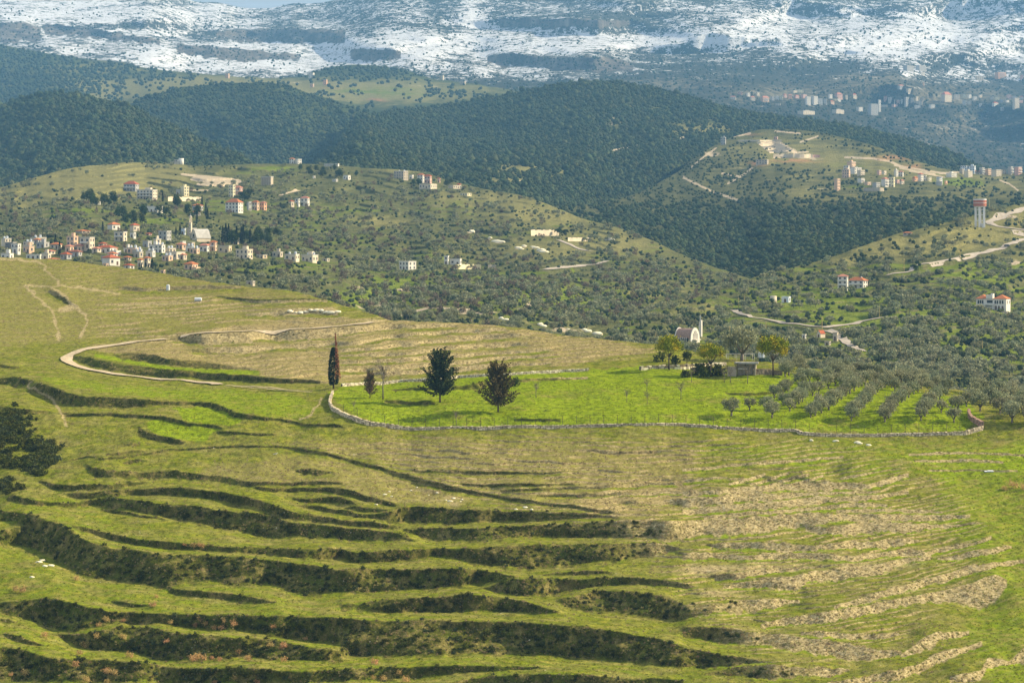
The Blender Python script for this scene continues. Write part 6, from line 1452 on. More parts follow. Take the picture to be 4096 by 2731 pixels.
# ------------------------------------------------------------------ roads and tracks
M_track = NT('dirt_track'); q = M_track.pos(); M_track = M_track.done(M_track.ramp(M_track.noise(q, 0.8, 5, .65), [(0.3, (.34, .27, .17)), (0.7, (.60, .50, .35))]), .95)
M_road = NT('pale_road'); q = M_road.pos(); M_road = M_road.done(M_road.ramp(M_road.noise(q, 0.25, 5, .6), [(0.3, (.30, .26, .215)), (0.7, (.45, .40, .335))]), .9)
def road(sh, pts, width, nm, mat, lift=0.12, lat=5):
    P_ = np.array([sh.at(u, v) for u, v in pts], float)
    if sh is not near:
        for (a0, b0), (a1, b1) in zip(pts[:-1], pts[1:]):
            for f_ in np.linspace(0, 1, max(2, int(abs(a1 - a0) / 3))): AVOID.append((a0 + (a1 - a0) * f_ - 1, a0 + (a1 - a0) * f_ + 1, b0 + (b1 - b0) * f_ - 1.2, b0 + (b1 - b0) * f_ + .2))
    seg = np.r_[0, np.cumsum(np.hypot(*np.diff(P_[:, :2], axis=0).T))]
    s_ = np.linspace(0, seg[-1], max(24, int(seg[-1] / 2.5)))
    cx, cy = np.interp(s_, seg, P_[:, 0]), np.interp(s_, seg, P_[:, 1])
    ker = np.exp(-.5 * (np.arange(-6, 7) / 2.5) ** 2); ker /= ker.sum()
    cx, cy = np.convolve(np.pad(cx, 6, 'edge'), ker, 'valid'), np.convolve(np.pad(cy, 6, 'edge'), ker, 'valid')
    tx, ty = np.gradient(cx), np.gradient(cy); ln = np.hypot(tx, ty) + 1e-9; nx, ny = -ty / ln, tx / ln
    wn_ = width * (1 + .10 * fbm(s_ / 6, s_ * 0, 2, 5))
    co, qd = [], []
    for i in range(len(s_)):
        for j in range(lat):
            o_ = (j / (lat - 1) - .5) * wn_[i]; x, y = cx[i] + nx[i] * o_, cy[i] + ny[i] * o_
            co.append((x, y, sh.ground(x, y) + lift))
    for i in range(len(s_) - 1):
        for j in range(lat - 1): a = i * lat + j; qd.append((a, a + 1, a + lat + 1, a + lat))
    me = mesh_np(nm, co, qd); return tag(link(nm, me, mat), kind='structure')
A_ = lambda *p_: [tl('A', *q_) for q_ in p_]
road(near, A_((1190,86),(1000,110),(800,135),(650,155),(550,180),(480,205),(450,228),(455,252),(500,278),(600,303),(750,333),(900,352),(1100,371),(1300,384),(1450,395),(1520,412)), 3.4, 'dirt_track', M_track, .3)
road(near, A_((1190,86),(1300,68),(1500,57),(1800,38),(2100,27),(2340,8)) + [tl('B', 150, -2), tl('B', 225, -22)], 2.6, 'dirt_track', M_track, .3)
road(near, A_((1520,412),(1650,418),(1800,428),(1950,446),(2080,456),(2200,448)), 0.8, 'wheel_rut', M_track, .22, 3)
road(near, A_((1510,420),(1650,427),(1800,438),(1950,456),(2080,465),(2190,460)), 0.7, 'wheel_rut', M_track, .22, 3)
road(right, [(1070,224),(1024,239.5),(1005,246),(992,250),(970,256),(961,259)], 5.0, 'road', M_road, .4)
road(right, [(961,259),(940,264),(912,270),(886,276.5)], 3.2, 'lane', M_road, .4)
road(right, [(1070,194.5),(1040,202),(1024,208.5),(1010,213.5),(998.7,217.5),(990,221),(988.5,223),(992,225),(998,226.3),(1010,227.8),(1024,230),(1070,236)], 6.0, 'road', M_road, .4)
road(right, [(1009.5,230.8),(1016,232.6),(1024,235),(1060,240)], 5, 'lane', M_road, .4)
road(right, [tl('T6', *q_) for q_ in ((310,1105),(360,1100),(375,1118),(420,1136),(550,1160),(760,1195),(850,1208),(950,1222),(1010,1225),(1040,1212),(1100,1205),(1250,1175),(1390,1148))], 4.2, 'hillside_road', M_road, .4)
road(right, [tl('T6', *q_) for q_ in ((990,1228),(1060,1262),(1100,1300),(1130,1330),(1180,1360),(1240,1388))], 5.0, 'hillside_road', M_road, .4)
X_ = lambda x, y: (520 + x * .10417, 220 + y * .10417)
road(valley, [X_(*q_) for q_ in ((360,190),(430,215),(520,255),(600,285),(660,300),(700,298))], 5.5, 'hillside_track', M_road, .5)
road(valley, [X_(*q_) for q_ in ((230,478),(330,465),(450,452),(580,440),(700,428),(780,412),(840,392))], 5.0, 'hillside_track', M_road, .5)
road(valley, [(220 + 1010 * .0595, 150 + 770 * .0595), (220 + 1150 * .0595, 150 + 720 * .0595), (220 + 1320 * .0595, 150 + 675 * .0595)], 6, 'hillside_track', M_track, .5)

# ------------------------------------------------------------------ utility poles, tower pole
M_pole = flat_mat('pole_yellow', (.50, .40, .17), .12, 1.0)
def pole(sh, u, vt, vb, label, arm=True):
    p = sh.vec(u, vb); h = (vb - vt) * p.y / F; e = empty('utility_pole', p, random.uniform(0, 3))
    mb = MB(); mb.tube([(0, 0, -1), (0, 0, h)], [.22, .13], 8); mb.build('post', M_pole, e)
    if arm: mb = MB(); mb.box(-.9, .9, -.06, .06, h - .7, h - .55); mb.build('crossarm', M_pole, e)
    return tag(e, label, 'pole', 'utility poles of the right hillside')
for u, vt, vb, lab in ((1004, 234, 247, 'pole beside the lower road left of the parked car'), (960, 244, 258.5, 'pole at the left end of the lower road'), (989.4, 197.7, 211, 'tall pole just right of the water tower tank'), (1019.5, 214, 228, 'rightmost pole inside the road bend'),
                       (1012, 215, 226.7, 'pole left of the rightmost one inside the road bend'), (744.2, 293.7, 307, 'pole at the hillside road hairpin above the chapel'), (738.5, 297, 308, 'shorter pole left of the hairpin pole'), (822, 316, 328, 'pole behind the roadside chapel'),
                       (982.2, 340, 351.4, 'lone pole on the dark lower terraces at right'), (729.6, 325.6, 333.4, 'pole in the trees right of the slab bell tower'), (655.5, 332.7, 342, 'pole left of the barrel vaulted chapel'), (765.8, 321, 333.5, 'thin pole in the wood above the olive orchard'),
                       (904, 258, 271, 'faint pole halfway along the sloping lane'), (849, 268, 277, 'pole behind the villa with the stair room'), (879.4, 306, 317, 'lamp pole on the green terraces below the villas'), (900, 345, 356, 'pole low on the slope above the orchard crest')):
    pole(right, u, vt, vb, lab)
# parked car on the lower road
p = right.vec(1006.8, 246.6); e = empty('car', (p.x, p.y, p.z + .45), .35)
M_car = flat_mat('car_paint', (.06, .07, .08), .05, 1, .3)
mb = MB(); mb.prism([(-2.1, .35), (2.1, .35), (2.15, .8), (1.5, .95), (.9, 1.45), (-1.1, 1.45), (-1.7, .98), (-2.1, .9)], -.85, .85); mb.build('body', M_car, e)
mb = MB(); mb.prism([(.85, .97), (.75, 1.38), (-1.0, 1.38), (-1.4, .97)], -.87, .87); mb.build('window', M_glass, e)
for x in (-1.3, 1.3):
    for y in (-.8, .8): mb = MB(); mb.prism([(x + .34 * math.cos(i * math.pi / 6), .34 + .34 * math.sin(i * math.pi / 6)) for i in range(12)], y - .11, y + .11); mb.build('wheel', M_glass, e)
tag(e, 'dark car parked at the edge of the lower road', 'car')

# ------------------------------------------------------------------ stone walls and fence of the field
def stone_mat(name, col):
    t = NT(name); g = t.n('ShaderNodeNewGeometry'); f = t.noise(t.pos(), 2.0, 4)
    c = t.ramp(g.outputs['Random Per Island'], [(0.0, tuple(x * .45 for x in col)), (0.5, col), (1.0, tuple(min(1, x * 1.55) for x in col))])
    return t.done(t.mix(t.math('MULTIPLY', f, 0.5), c, tuple(x * .5 for x in col)), .95)
M_stone = stone_mat('field_stone', (.66, .55, .38))
M_stonel = stone_mat('limestone', (.72, .62, .46))
def stone_wall(pts, label, mat, thick=.6, step=.55, rub=0.0, courses=3, hmul=1.0):
    """pts: (u, v_top, v_foot)"""
    p3 = [(near.vec(u, vf), (vf - vt)) for u, vt, vf in pts]
    P_ = np.array([[q.x, q.y, q.z] for q, _ in p3]); Hh = np.array([max(.7, hgt * q.y / F * hmul) for q, hgt in p3])
    seg = np.r_[0, np.cumsum(np.hypot(*np.diff(P_[:, :2], axis=0).T))]
    n_ = int(seg[-1] / step); s_ = np.linspace(0, seg[-1], n_ + 1)
    f = lambda c: np.interp(s_, seg, c)
    x, y, h = f(P_[:, 0]), f(P_[:, 1]), f(Hh); z = f(P_[:, 2]); z = np.minimum(z, np.array([near.ground(a, b) for a, b in zip(x, y)]) + .05)
    ker = np.ones(7) / 7; z = np.convolve(np.pad(z, 3, 'edge'), ker, 'valid')
    e = empty('stone_wall', (x[0], y[0], z[0])); o = np.array([x[0], y[0], z[0]])
    core, st = MB(), MB(); rr = random.Random(int(seg[-1] * 10))
    for i in range(n_):
        a, b = np.array([x[i], y[i], z[i]]) - o, np.array([x[i + 1], y[i + 1], z[i + 1]]) - o
        t = b - a; t[2] = 0; t /= np.linalg.norm(t) + 1e-9; nrm = np.array([t[1], -t[0], 0])
        def blk(mb, a0, b0, half, z0, z1, jit=0.0):
            c = [a0 - nrm * half, b0 - nrm * half, b0 + nrm * half, a0 + nrm * half]
            vs = [(q[0] + rr.uniform(-jit, jit), q[1] + rr.uniform(-jit, jit), q[2] + z0 + rr.uniform(-jit, jit)) for q in c] + [(q[0] + rr.uniform(-jit, jit), q[1] + rr.uniform(-jit, jit), q[2] + z1 + rr.uniform(-jit, jit)) for q in c]
            mb.add(vs, [(0, 3, 2, 1), (4, 5, 6, 7), (0, 1, 5, 4), (1, 2, 6, 5), (2, 3, 7, 6), (3, 0, 4, 7)])
        blk(core, a, b, thick * .36, -1.2, h[i] * .9)
        for c_ in range(courses):
            off = rr.uniform(-.2, .2) * step; z0 = h[i] * c_ / courses; z1 = h[i] * (c_ + 1) / courses * (1 + rr.uniform(-.04, .07)) - .03
            if rub and rr.random() < rub and c_ == courses - 1: continue
            blk(st, a + t * (off + .03), b + t * (off - .03), thick * .5 + rr.uniform(-.03, .05), z0 + .02 - (1.0 if c_ == 0 else 0), z1, .05 + .08 * rub)
    core.build('core', M_soilm, e); q = st.build('stones', mat, e); q['kind'] = 'stuff'
    return tag(e, label, 'stone wall')
M_soilm = flat_mat('wall_fill', (.20, .16, .11), .2, 1.0)
AA = lambda s_: [(tl('A', x, 0)[0], tl('A', 0, t_)[1], tl('A', 0, b_)[1]) for x, t_, b_ in s_]
BB = lambda s_: [(tl('B', x, 0)[0], tl('B', 0, t_)[1], tl('B', 0, b_)[1]) for x, t_, b_ in s_]
CC = lambda s_: [(tl('C', x, 0)[0], tl('C', 0, t_)[1], tl('C', 0, b_)[1]) for x, t_, b_ in s_]
front = AA(((2292,440,470),(2278,470,512),(2270,505,550),(2290,540,582),(2330,562,605))) + BB(((0,577,620),(100,612,660),(200,648,690),(330,664,706),(440,690,722),(600,694,722),(900,688,716),(1200,680,708),(1500,674,702),(1800,671,696),(2100,668,691),(2352,669,692))) + \
        CC(((60,673,702),(200,673,706),(230,684,712),(500,698,725),(780,706,729),(815,728,748),(1000,738,759),(1300,742,761),(1600,735,760),(1800,725,756),(1950,712,750),(2040,685,728),(2064,675,720)))
stone_wall(front, 'long dry stone wall curving along the front of the green field', M_stone, .5, .55, 0.08, 3, .68)
stone_wall(CC(((2064,668,712),(2035,650,690),(1990,628,662),(1972,595,635),(1968,570,605))), 'short reddish stone wall turning back at the right end of the field', flat_mat('red_stone', (.42, .27, .20), .25, 1.2))
stone_wall(BB(((0,396,421),(200,386,408),(400,371,392),(600,356,380),(800,341,362),(1000,335,352),(1140,328,346),(1300,316,336),(1500,305,322),(1700,296,312))), 'pale straight stone wall along the back of the green field', M_stonel, hmul=.8)
stone_wall([(q3(x, 0)[0], q3(0, t_)[1], q3(0, b_)[1]) for x, t_, b_ in ((0,525,578),(200,515,560),(400,515,565),(600,498,565),(760,490,560),(900,480,540),(1100,475,520),(1250,470,510))], 'rubble wall of large pale boulders behind the umbrella pines', M_stonel, 1.3, .8, .35, 2)
stone_wall([(q3(x, 0)[0], q3(0, t_)[1], q3(0, b_)[1]) for x, t_, b_ in ((1660,575,665),(1850,572,660),(2090,600,660))], 'short stone wall right of the farm shelter', flat_mat('farm_stone', (.38, .30, .22), .25, 1.2))
# wire fence just inside the wall
fe = empty('wire_fence', near.vec(500, 428)); base = fe.location.copy()
M_post = flat_mat('fence_post', (.10, .085, .065), .15)
fl = [(u, (t_ + b_) / 2 - 1.2) for u, t_, b_ in front[5:-1]]
fu = np.array([q[0] for q in fl]); fv = np.array([q[1] for q in fl]); top = []
for u in np.arange(fu[0] + 2, fu[-1], 13.7):
    p = near.vec(u, float(np.interp(u, fu, fv))) - base
    mb = MB(); mb.tube([(0, 0, -.5), (0, 0, 2.0)], [.05, .045], 5); o = mb.build('post', M_post, fe); o.location = p; top.append(p)
for hz in (.7, 1.3, 1.9):
    mb = MB(); mb.tube([(q.x, q.y, q.z + hz) for q in top], [.012] * len(top), 3); mb.build('wire', M_post, fe)
tag(fe, 'thin wire fence on dark posts just inside the front field wall', 'fence')

# farm shelter, pergola and tanks by the pines (tile 2560,1320)
def qb(x0, x1, y0, y1): a, b = q3(x0, y0), q3(x1, y1); return (a[0], b[0], a[1], b[1])
p, W, H = site(near, qb(1440, 1720, 465, 672)); e = empty('farm_shelter', (p.x, p.y + 2.5, p.z), -.15); w, d = W, W * .6
mb = MB(); mb.box(-w/2 - .6, w/2 + .6, -d/2 - .7, d/2 + .3, H * .86, H * .95); mb.build('roof', M_conc, e)
mb = MB(); mb.box(-w/2, w/2, d/2 - .3, d/2, -1, H * .86 - .003); mb.build('back_wall', WALL['stone'], e)
mb = MB(); mb.box(w/2 - .3, w/2, -d/2, d/2 - .302, -1, H * .86 - .003); mb.build('side_wall', WALL['stone'], e)
for x in (-.46, -.05): mb = MB(); mb.box(w * x - .12, w * x + .12, -d/2, -d/2 + .24, -1, H * .86 - .003); mb.build('post', M_bark, e)
mb = MB(); mb.box(-w * .45, w * .1, -d/2 - .1, -d/2 + .05, H * .48, H * .53); mb.build('beam', M_rail, e)
mb = MB(); mb.box(-w * .98, -w * .52, -d * .5, d * .2, -1, H * .62); mb.build('annex_wall', WALL['stone'], e)
tag(e, 'dark open farm shelter with a flat roof beneath the right umbrella pine', 'shelter')
p, W, H = site(near, qb(1320, 1710, 350, 470)); e = empty('pergola', (p.x, p.y + 6, p.z), .05)
for x in (-.5, -.17, .17, .5):
    for y in (0, 3.5): mb = MB(); mb.tube([(W * x, y, -2.5), (W * x, y, H * .95)], [.06, .06], 5); mb.build('post', M_rail, e)
for y in (0, 3.5): mb = MB(); mb.tube([(-W * .52, y, H * .95), (W * .52, y, H * .95)], [.06, .06], 5); mb.build('rail', M_rail, e)
tag(e, 'thin metal pergola frame behind the farm shelter', 'pergola')
for dx, lab in ((0, 'white roof tank on the farm shelter, left of two'), (42, 'white roof tank on the farm shelter, right of two')):
    p = near.vec(*q3(1775 + dx, 475)); o = place('roof_tank', T_ME, None, (p.x, p.y + 3, p.z + 1.3), (1.0, 1.0, 1.5)); tag(o, lab, 'tank', 'farm tanks')

# ------------------------------------------------------------------ barrels, rubbish, rocks, dry bushes on the near hillside
p = near.vec(168, 290.2); o = place('barrel', T_ME, None, (p.x, p.y, p.z - .05), (1.35, 1.35, 1.9)); o.data = T_ME.copy(); tag(o, 'upright blue grey barrel against the cut bank on the left hill', 'barrel')
p = near.vec(198, 301.2); e = empty('barrel', (p.x, p.y, p.z + .65), .15); q = link('drum', T_ME, None, e); q.rotation_euler = (0, math.pi / 2, 0); q.scale = (1.4, 1.4, 2.3); q.location = (-1.2, 0, 0); tag(e, 'blue grey barrel lying on its side on the left hill', 'barrel')
M_whit = flat_mat('white_plastic', (.82, .83, .84), .04)
p = near.vec(989, 471.2); mb = MB(); mb.box(-1.0, 1.0, -.35, .35, 0, .14); mb.box(-.3, .9, -.3, .3, .141, .25); o = mb.build('white_board', M_whit); o.location = (p.x, p.y, p.z + .05); o.rotation_euler = (.1, 0, .1); tag(o, 'white board lying in the grass at right', 'board')
p = near.vec(275.5, 454.3); mb = MB(); mb.tube([(-.5, 0, 0), (0, .1, .08), (.5, 0, .3)], [.05, .06, .05], 6); mb.tube([(0, .1, .08), (.3, .3, .05)], [.05, .03], 6); o = mb.build('white_pipe', M_whit); o.location = (p.x, p.y, p.z + .1); tag(o, 'short white pipe on the brown field left of centre', 'pipe')
def rock(u, v, s_, label, grp, sh=None):
    p = (sh or near).vec(u, v); co, tr = blob_np(int(u * 7 + v), 2, s_ * random.uniform(.8, 1.5), s_ * .8, s_ * .5, s_ * .12, .35, 1.5)
    me = mesh_np('rock', co, None, tr, False); me.materials.append(M_stonel); o = link('rock', me); o.location = p; tag(o, label, 'rock', grp)
for x, y in ((330,1150),(300,1165),(345,1180),(520,1115),(480,1135),(600,1160),(660,1150),(720,1205),(745,1215),(770,1190),(830,1200),(820,1215),(1265,1250),(1310,1265),(240,1235),(1200,1265)):
    u, v = tl('B', x, y); rock(u, v, random.uniform(.2, .45), 'pale limestone outcrop on the bare patch left of centre', 'outcrops of the bare patch')
for x, y in ((885,790),(1050,795),(1200,808),(1215,815),(1280,825)):
    u, v = tl('C', x, y); rock(u, v, random.uniform(.4, .6), 'pale boulder just below the right half of the field wall', 'boulders below the wall')
for x, y in ((270,725),(290,700),(350,745),(310,750),(220,820)):
    u, v = tl('D', x, y); rock(u, v, random.uniform(.3, .55), 'pale stone on the grassy shelf at lower left', 'stones at lower left')
for u, v, s_ in ((471,232,3.2),(490,238,2.2),(497,242,3.6),(501,242.4,3),(518,248,2.6),(521,249,1.8),(524,246,1.8),(533,247,2.0),(536,248,2.4),(541,250.5,3.2),(544,252,3.0)):
    rock(u, v, s_, 'bright limestone outcrop on the open village hillside', 'outcrops of the village hillside', valley); AVOID.append((u - 3, u + 3, v - 2, v))
for u, v, s_ in ((501,318.5,3.2),(505,319.5,2.4),(540,324.5,3.6),(543,326,2.6),(584,330,3.0),(588,331.5,3.4),(597,334,3.6),(600,336,2.6),(568,329,1.8)):
    rock(u, v, s_ * .6, 'grey limestone crag above the brow of the near hill', 'crags above the near hill brow', valley); AVOID.append((u - 3, u + 3, v - 3, v))
u0_, v0_ = tl('T4', 2000, 1130)
for i in range(10):
    rock(u0_ + i * 5.2, v0_ - 2.5 + 1.2 * math.sin(i), random.uniform(.7, 1.3), 'pale spoil heap boulder in the row on the left hill', 'spoil boulders on the left hill')
M_rust = leaf_mat('rust_bush_leaves', (.40, .25, .095), (.66, .46, .21), .35, 2.0, .25)
rb = []
for i in range(3):
    c = clump_pts(r0, 16, 16, .45, .45, .42, .36, .22, .3, -.6); co, q = leaves_np(c, .09, r0); me = mesh_np('dry_bush', co, q, None, False); me.materials.append(M_rust); rb.append(me)
def dbush(t, x, y, s_, label, grp):
    u, v = tl(t, x, y); p = near.vec(u, v); o = link('dry_bush', rb[r6.randrange(3)]); o.location = (p.x, p.y, p.z - .05); o.rotation_euler = (0, 0, r6.uniform(0, 6)); o.scale = (s_,) * 3; tag(o, label, 'bush', grp)
for x, y in ((735,1130),(850,1120),(680,1160),(1380,1120),(1420,1140),(1545,1130),(1480,1175),(1530,1175),(1610,1165),(1880,1160),(670,1240),(585,1300),(1150,1270),(1350,1160),(845,1250),(890,1365),(1330,1405),(1355,1395),(1395,1400),(1460,1390),(1510,1400),(1645,1340),(1860,1300),(1950,1310),(1955,1400),(1710,1400),(2105,1250),(1175,1140),(1270,600),(1330,620),(1380,620)):
    dbush('D', x, y, r6.uniform(.9, 1.7), 'rust brown dry bush on the dark lower left banks', 'dry bushes of the lower left banks')
for x, y in ((155,920),(110,915),(1075,960),(1055,1025),(530,840),(310,1240),(545,1360),(75,1500),(175,1490),(760,1480),(735,1470),(795,1490),(590,1545),(1480,1545),(1620,1530),(1770,1545),(740,1545),(520,1440)):
    dbush('D', x, y, r6.uniform(.9, 1.8), 'rust brown dry bush on the grassy shelves at lower left', 'dry bushes of the lower left shelves')
for x, y in ((225,1420),(290,1530),(395,1495),(440,1545),(215,1525)): dbush('E', x, y, r6.uniform(1.0, 1.7), 'rust brown dry bush near the bottom edge left of centre', 'dry bushes at the bottom edge')
dbush('C', 2272, 1118, 2.3, 'round rust brown bush at the right edge', None); dbush('C', 2215, 1135, 1.5, 'smaller rust bush left of the round one at right', None); dbush('C', 2345, 1130, 1.8, 'rust bush cut by the right picture edge', None)
def gbush(u, v, s_, label, grp=None, nm='bush', kind=0):
    p = near.vec(u, v); o = link(nm, shr[kind]); o.location = (p.x, p.y, p.z - .1); o.rotation_euler = (0, 0, u); o.scale = (s_, s_, s_ * 1.15); tag(o, label, 'bush', grp)
for x, y, s_ in ((680,690,3.0),(850,670,5.0),(960,690,4.0),(900,655,4.5),(1120,670,4.5),(1170,660,4.0),(1050,660,4.0)):
    u, v = q3(x, y); gbush(u, v, s_, 'dark green bush under the middle umbrella pine', 'bushes under the middle pine')
for x, y, s_, lab in ((275,455,4.2,'round dark bush left of the first umbrella pine'), (520,490,3.6,'round dark bush right of the first pine trunk')):
    u, v = q3(x, y); gbush(u, v, s_, lab)
BARE = tree_meshes('bare_shrub', 19, 'bare')
for x, y in ((1240,760),(1330,770),(1580,780),(600,1010),(100,900),(760,760),(1420,690),(1280,690),(1700,640)):
    u, v = q3(x, y); p = near.vec(u, v); inst('bare_shrub', BARE, p, r6.uniform(3.5, 6), r6.uniform(0, 6), 'leafless brown shrub on the green field near the pines', 'bare shrub', 'leafless shrubs on the green field')
for t, x, y in (('B',1965,530),(  'B',2105,540),('B',1340,500),('B',790,690),('B',85,590)):
    u, v = tl(t, x, y); p = near.vec(u, v); inst('bare_shrub', BARE, p, r6.uniform(3.0, 5), r6.uniform(0, 6), 'thin leafless shrub standing in the middle of the green field', 'bare shrub', 'leafless shrubs in mid field')
u, v = tl('B', 1185, 420); gbush(u, v, 3.4, 'dark green bush behind the browned conifer')

# ------------------------------------------------------------------ woods, groves and scrub beyond (kept clear of houses and roads)
AV = np.array(AVOID)
def clear(u, v, size, y):
    h = size * 0.85 * F / y; hw_ = size * 0.5 * F / y
    ok = np.ones(len(u), bool)
    for ul, ur, vt, vb in AV:
        hit = (u > ul - hw_) & (u < ur + hw_) & (v > vb - 0.35 * (vb - vt)) & (v - h < vb - 0.30 * (vb - vt))
        ok &= ~hit
    return ok
# ------------------------------------------------------------------ woods
def dn(sh, base, lst, seed, sc=(14, 6), c=0.5):
    def f(u, v):
        d = base + blobs(u, v, lst)
        return np.clip(d + c * fbm(u / sc[0], v / sc[1], 3, seed), 0, 1)
    return f
P, S = [], []
for sh, n, d in ((fleft, 13000, dn(fleft, 0.92, [(120,112,20,5,-.3),(105,125,20,6,-.3),(180,140,40,8,-.35)], 101)),
                 (fmid, 9000, dn(fmid, 0.95, [], 102)),
                 (fcen, 25000, dn(fcen, 0.93, [(530,170,50,6,-.6),(500,181,40,5,-.5),(612,118,8,14,-.5),(700,127,35,5,-.6),(930,160,40,8,-.2)], 103))):
    u, v = sow(sh, n, d)
    P.append(stack(sh, u, v, 0.3)); S.append(np.clip(rng.lognormal(1.55, 0.38, len(u)), 2.5, 12) * (1 + 0.25 * fbm(u / 20, v / 10, 2, 9)))
PF, SF = np.concatenate(P), np.concatenate(S)
scatter('forest', C_far, 6, PF, SF, 'dense dark green oak forest covering the middle hills', 'forest')
u, v = sow(plat, 2600, dn(plat, 0.08, [(365,72,50,7,1.1),(40,60,60,14,.9),(100,70,60,8,.7),(20,85,60,20,.9),(90,90,30,12,.4),(0,70,40,20,.8),(170,76,20,4,.5),(60,95,60,12,.6),(450,94,20,3,.5),(300,92,30,3,.2)], 104, (10, 4)))
scatter('plateau_wood', C_far, 6, stack(plat, u, v, 0.3), rng.uniform(5, 11, len(u)), 'oak wood on the hill below the snowy mountain at left', 'forest')
sn_i = lambda u, v: blobs(u, v, [(0,0,1,1,0)]) 
from_snow = lambda u, v: snow[np.clip(((v - np.interp(u, snowy.u, snowy.vb)) / (np.interp(u, snowy.u, snowy.vc) - np.interp(u, snowy.u, snowy.vb)) * (snowy.rows - 1)).astype(int), 0, snowy.rows - 1),
                              np.clip(((u - snowy.u[0]) / (snowy.u[1] - snowy.u[0])).astype(int), 0, snowy.cols - 1)]
def d_snow(u, v):
    return np.clip(0.9 - 1.15 * from_snow(u, v) + 0.55 * fbm(u / 10, v / 5, 3, 105) - 0.3 * blobs(u, v, [(800,92,100,6,1),(960,96,70,8,1)]), 0.03, 1)
u, v = sow(snowy, 9000, d_snow); k_ = clear(u, v, 10.0, snowy.at(u, v)[1]); u, v = u[k_], v[k_]
scatter('mountain_trees', C_far, 6, stack(snowy, u, v, 0.5), rng.uniform(3.5, 9, len(u)), 'dark trees and scrub dotted over the snowy mountain', 'trees')
# quarried hill and wooded valley below it
d0 = dn(mid, 0.62, [(800,150,70,20,-.75),(870,165,60,14,-.6),(930,178,50,8,-.45),(790,190,80,8,-.35),(1010,185,40,8,-.5),(700,160,20,14,.2),(640,240,120,30,.4),(860,240,90,20,.4)], 106, (16, 5), 0.7)
d = lambda u, v: d0(u, v) * np.where(v < 205, 0.35 + 0.65 * sstep(.4, .7, terr_s(u, v, 3.6, 17)), 1)
u, v = sow(mid, 6800, d); k_ = clear(u, v, 6.0, mid.at(u, v)[1]); u, v = u[k_], v[k_]
scatter('valley_wood', C_far, 6, stack(mid, u, v, 0.3), rng.uniform(1.5, 4.5, len(u)) * (1 + 0.65 * sstep(190, 225, v)), 'dark wood and scrub filling the valley beyond the village ridge', 'forest')
# village hillside: olives, scrub, bare trees
DV = [(480,290,110,24,.65),(600,305,70,20,.6),(300,255,110,16,.5),(330,225,80,12,.35),(420,200,60,8,.35),(40,235,70,16,.6),(640,272,60,12,.6),(500,225,60,12,.35),(300,215,60,10,.4),(420,240,60,10,.4),(60,215,60,12,.35),
      (70,180,80,15,-.6),(140,175,50,14,-.55),(560,212,60,12,-.5),(480,196,50,5,-.3),(420,168,40,5,-.9),(275,168,28,3,-.8),(75,212,20,4,-.5),(380,222,40,5,-.5),(540,250,60,8,-.15),(215,180,28,6,-.8),(60,255,80,12,-.35),(170,250,60,10,-.2),(400,287,16,8,-.3)]
dv0 = dn(valley, 0.30, DV, 107, (22, 6), 1.2)
dv = lambda u, v: dv0(u, v) * (0.3 + 0.7 * sstep(.4, .7, 1 - terr_s(u, v, 5.5, 15)))
u, v = sow(valley, 2400, dv); k_ = clear(u, v, 5.5, valley.at(u, v)[1]); u, v = u[k_], v[k_]
px = stack(valley, u, v, 0.25); order = np.argsort(px[:, 1]); 
u2, v2 = sow(valley, 4200, (lambda f: lambda u, v: f(u, v) * (0.25 + 0.75 * sstep(.4, .7, terr_s(u, v, 5.5, 15))))(dn(valley, 0.30, DV, 108, (14, 5), 0.8)))
k_ = clear(u2, v2, 3.5, valley.at(u2, v2)[1]); u2, v2 = u2[k_], v2[k_]
u3, v3 = sow(valley, 900, dn(valley, 0.1, DV, 109, (16, 5), 0.8))
k_ = clear(u3, v3, 5.0, valley.at(u3, v3)[1]); u3, v3 = u3[k_], v3[k_]
DR = [(900,245,70,9,-.4),(980,232,40,9,-.35),(1000,270,40,8,.05),(760,345,60,14,.5),(860,350,80,20,.4),(960,350,60,20,.45),(780,285,60,10,.4),(940,300,70,8,.5),(820,305,50,6,-.25),(690,320,50,16,.5),(700,308,14,5,-1),(1000,320,30,10,.4),(830,315,50,3,-.2)]
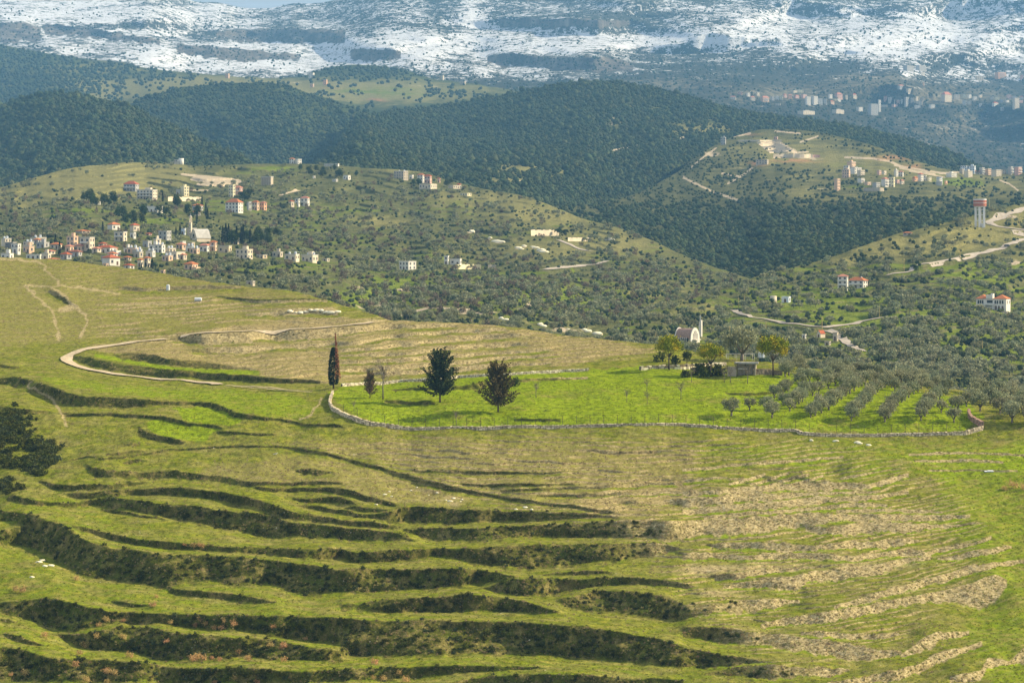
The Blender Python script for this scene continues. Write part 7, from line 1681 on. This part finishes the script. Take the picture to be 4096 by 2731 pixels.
ur, vr = sow(right, 1700, (lambda f: lambda u, v: f(u, v) * (0.15 + 0.85 * sstep(.5, .75, 1 - terr_s(u, v, 6.8, 16))))(dn(right, 0.34, DR, 110, (20, 5), 1.1)))
ur2, vr2 = sow(right, 3200, (lambda f: lambda u, v: f(u, v) * (0.12 + 0.88 * sstep(.45, .75, terr_s(u, v, 6.8, 16))))(dn(right, 0.40, DR, 111, (10, 3.2), 0.9)))
k_ = clear(ur, vr, 5.0, right.at(ur, vr)[1]); ur, vr = ur[k_], vr[k_]
k_ = clear(ur2, vr2, 4.0, right.at(ur2, vr2)[1]); ur2, vr2 = ur2[k_], vr2[k_]
PR = stack(right, ur, vr, 0.2); ordr = np.argsort(PR[:, 1])
IND_V, IND_R = px[order[:70]], PR[ordr[:130]]
scatter('valley_olive_trees', C_olv, 4, px[order[70:]], rng.uniform(3.2, 6.2, len(px) - 70), 'grey green olive groves spread over the village hillside', 'olive grove')
scatter('valley_scrub', C_far, 6, stack(valley, u2, v2, 0.2), rng.uniform(0.8, 3.2, len(u2)), 'dark scrub and hedges between the groves of the village hillside', 'scrub')
scatter('valley_bare_trees', C_brn, 3, stack(valley, u3, v3, 0.2), rng.uniform(3, 6.5, len(u3)), 'brown leafless trees on the village hillside', 'bare trees')
scatter('orchard_olive_trees', C_olv, 4, PR[ordr[130:]], rng.uniform(3.2, 6.0, len(PR) - 130), 'grey green olive trees on the terraces of the right hillside', 'olive grove')
scatter('orchard_scrub', C_far, 6, stack(right, ur2, vr2, 0.2), rng.uniform(0.9, 3.2, len(ur2)), 'dark bushes lining the terraces of the right hillside', 'scrub')

for P_, lab, grp in ((IND_V, 'grey green olive tree at the foot of the village hillside', 'nearest olive trees of the village hillside'), (IND_R, 'grey green olive tree low on the right hillside', 'nearest olive trees of the right hillside')):
    for x, y, z in P_:
        inst('olive_tree', OLV[r6.randrange(4)], (x, y, z), r6.uniform(4.0, 6.8), r6.uniform(0, 6.28), lab, 'olive tree', grp)
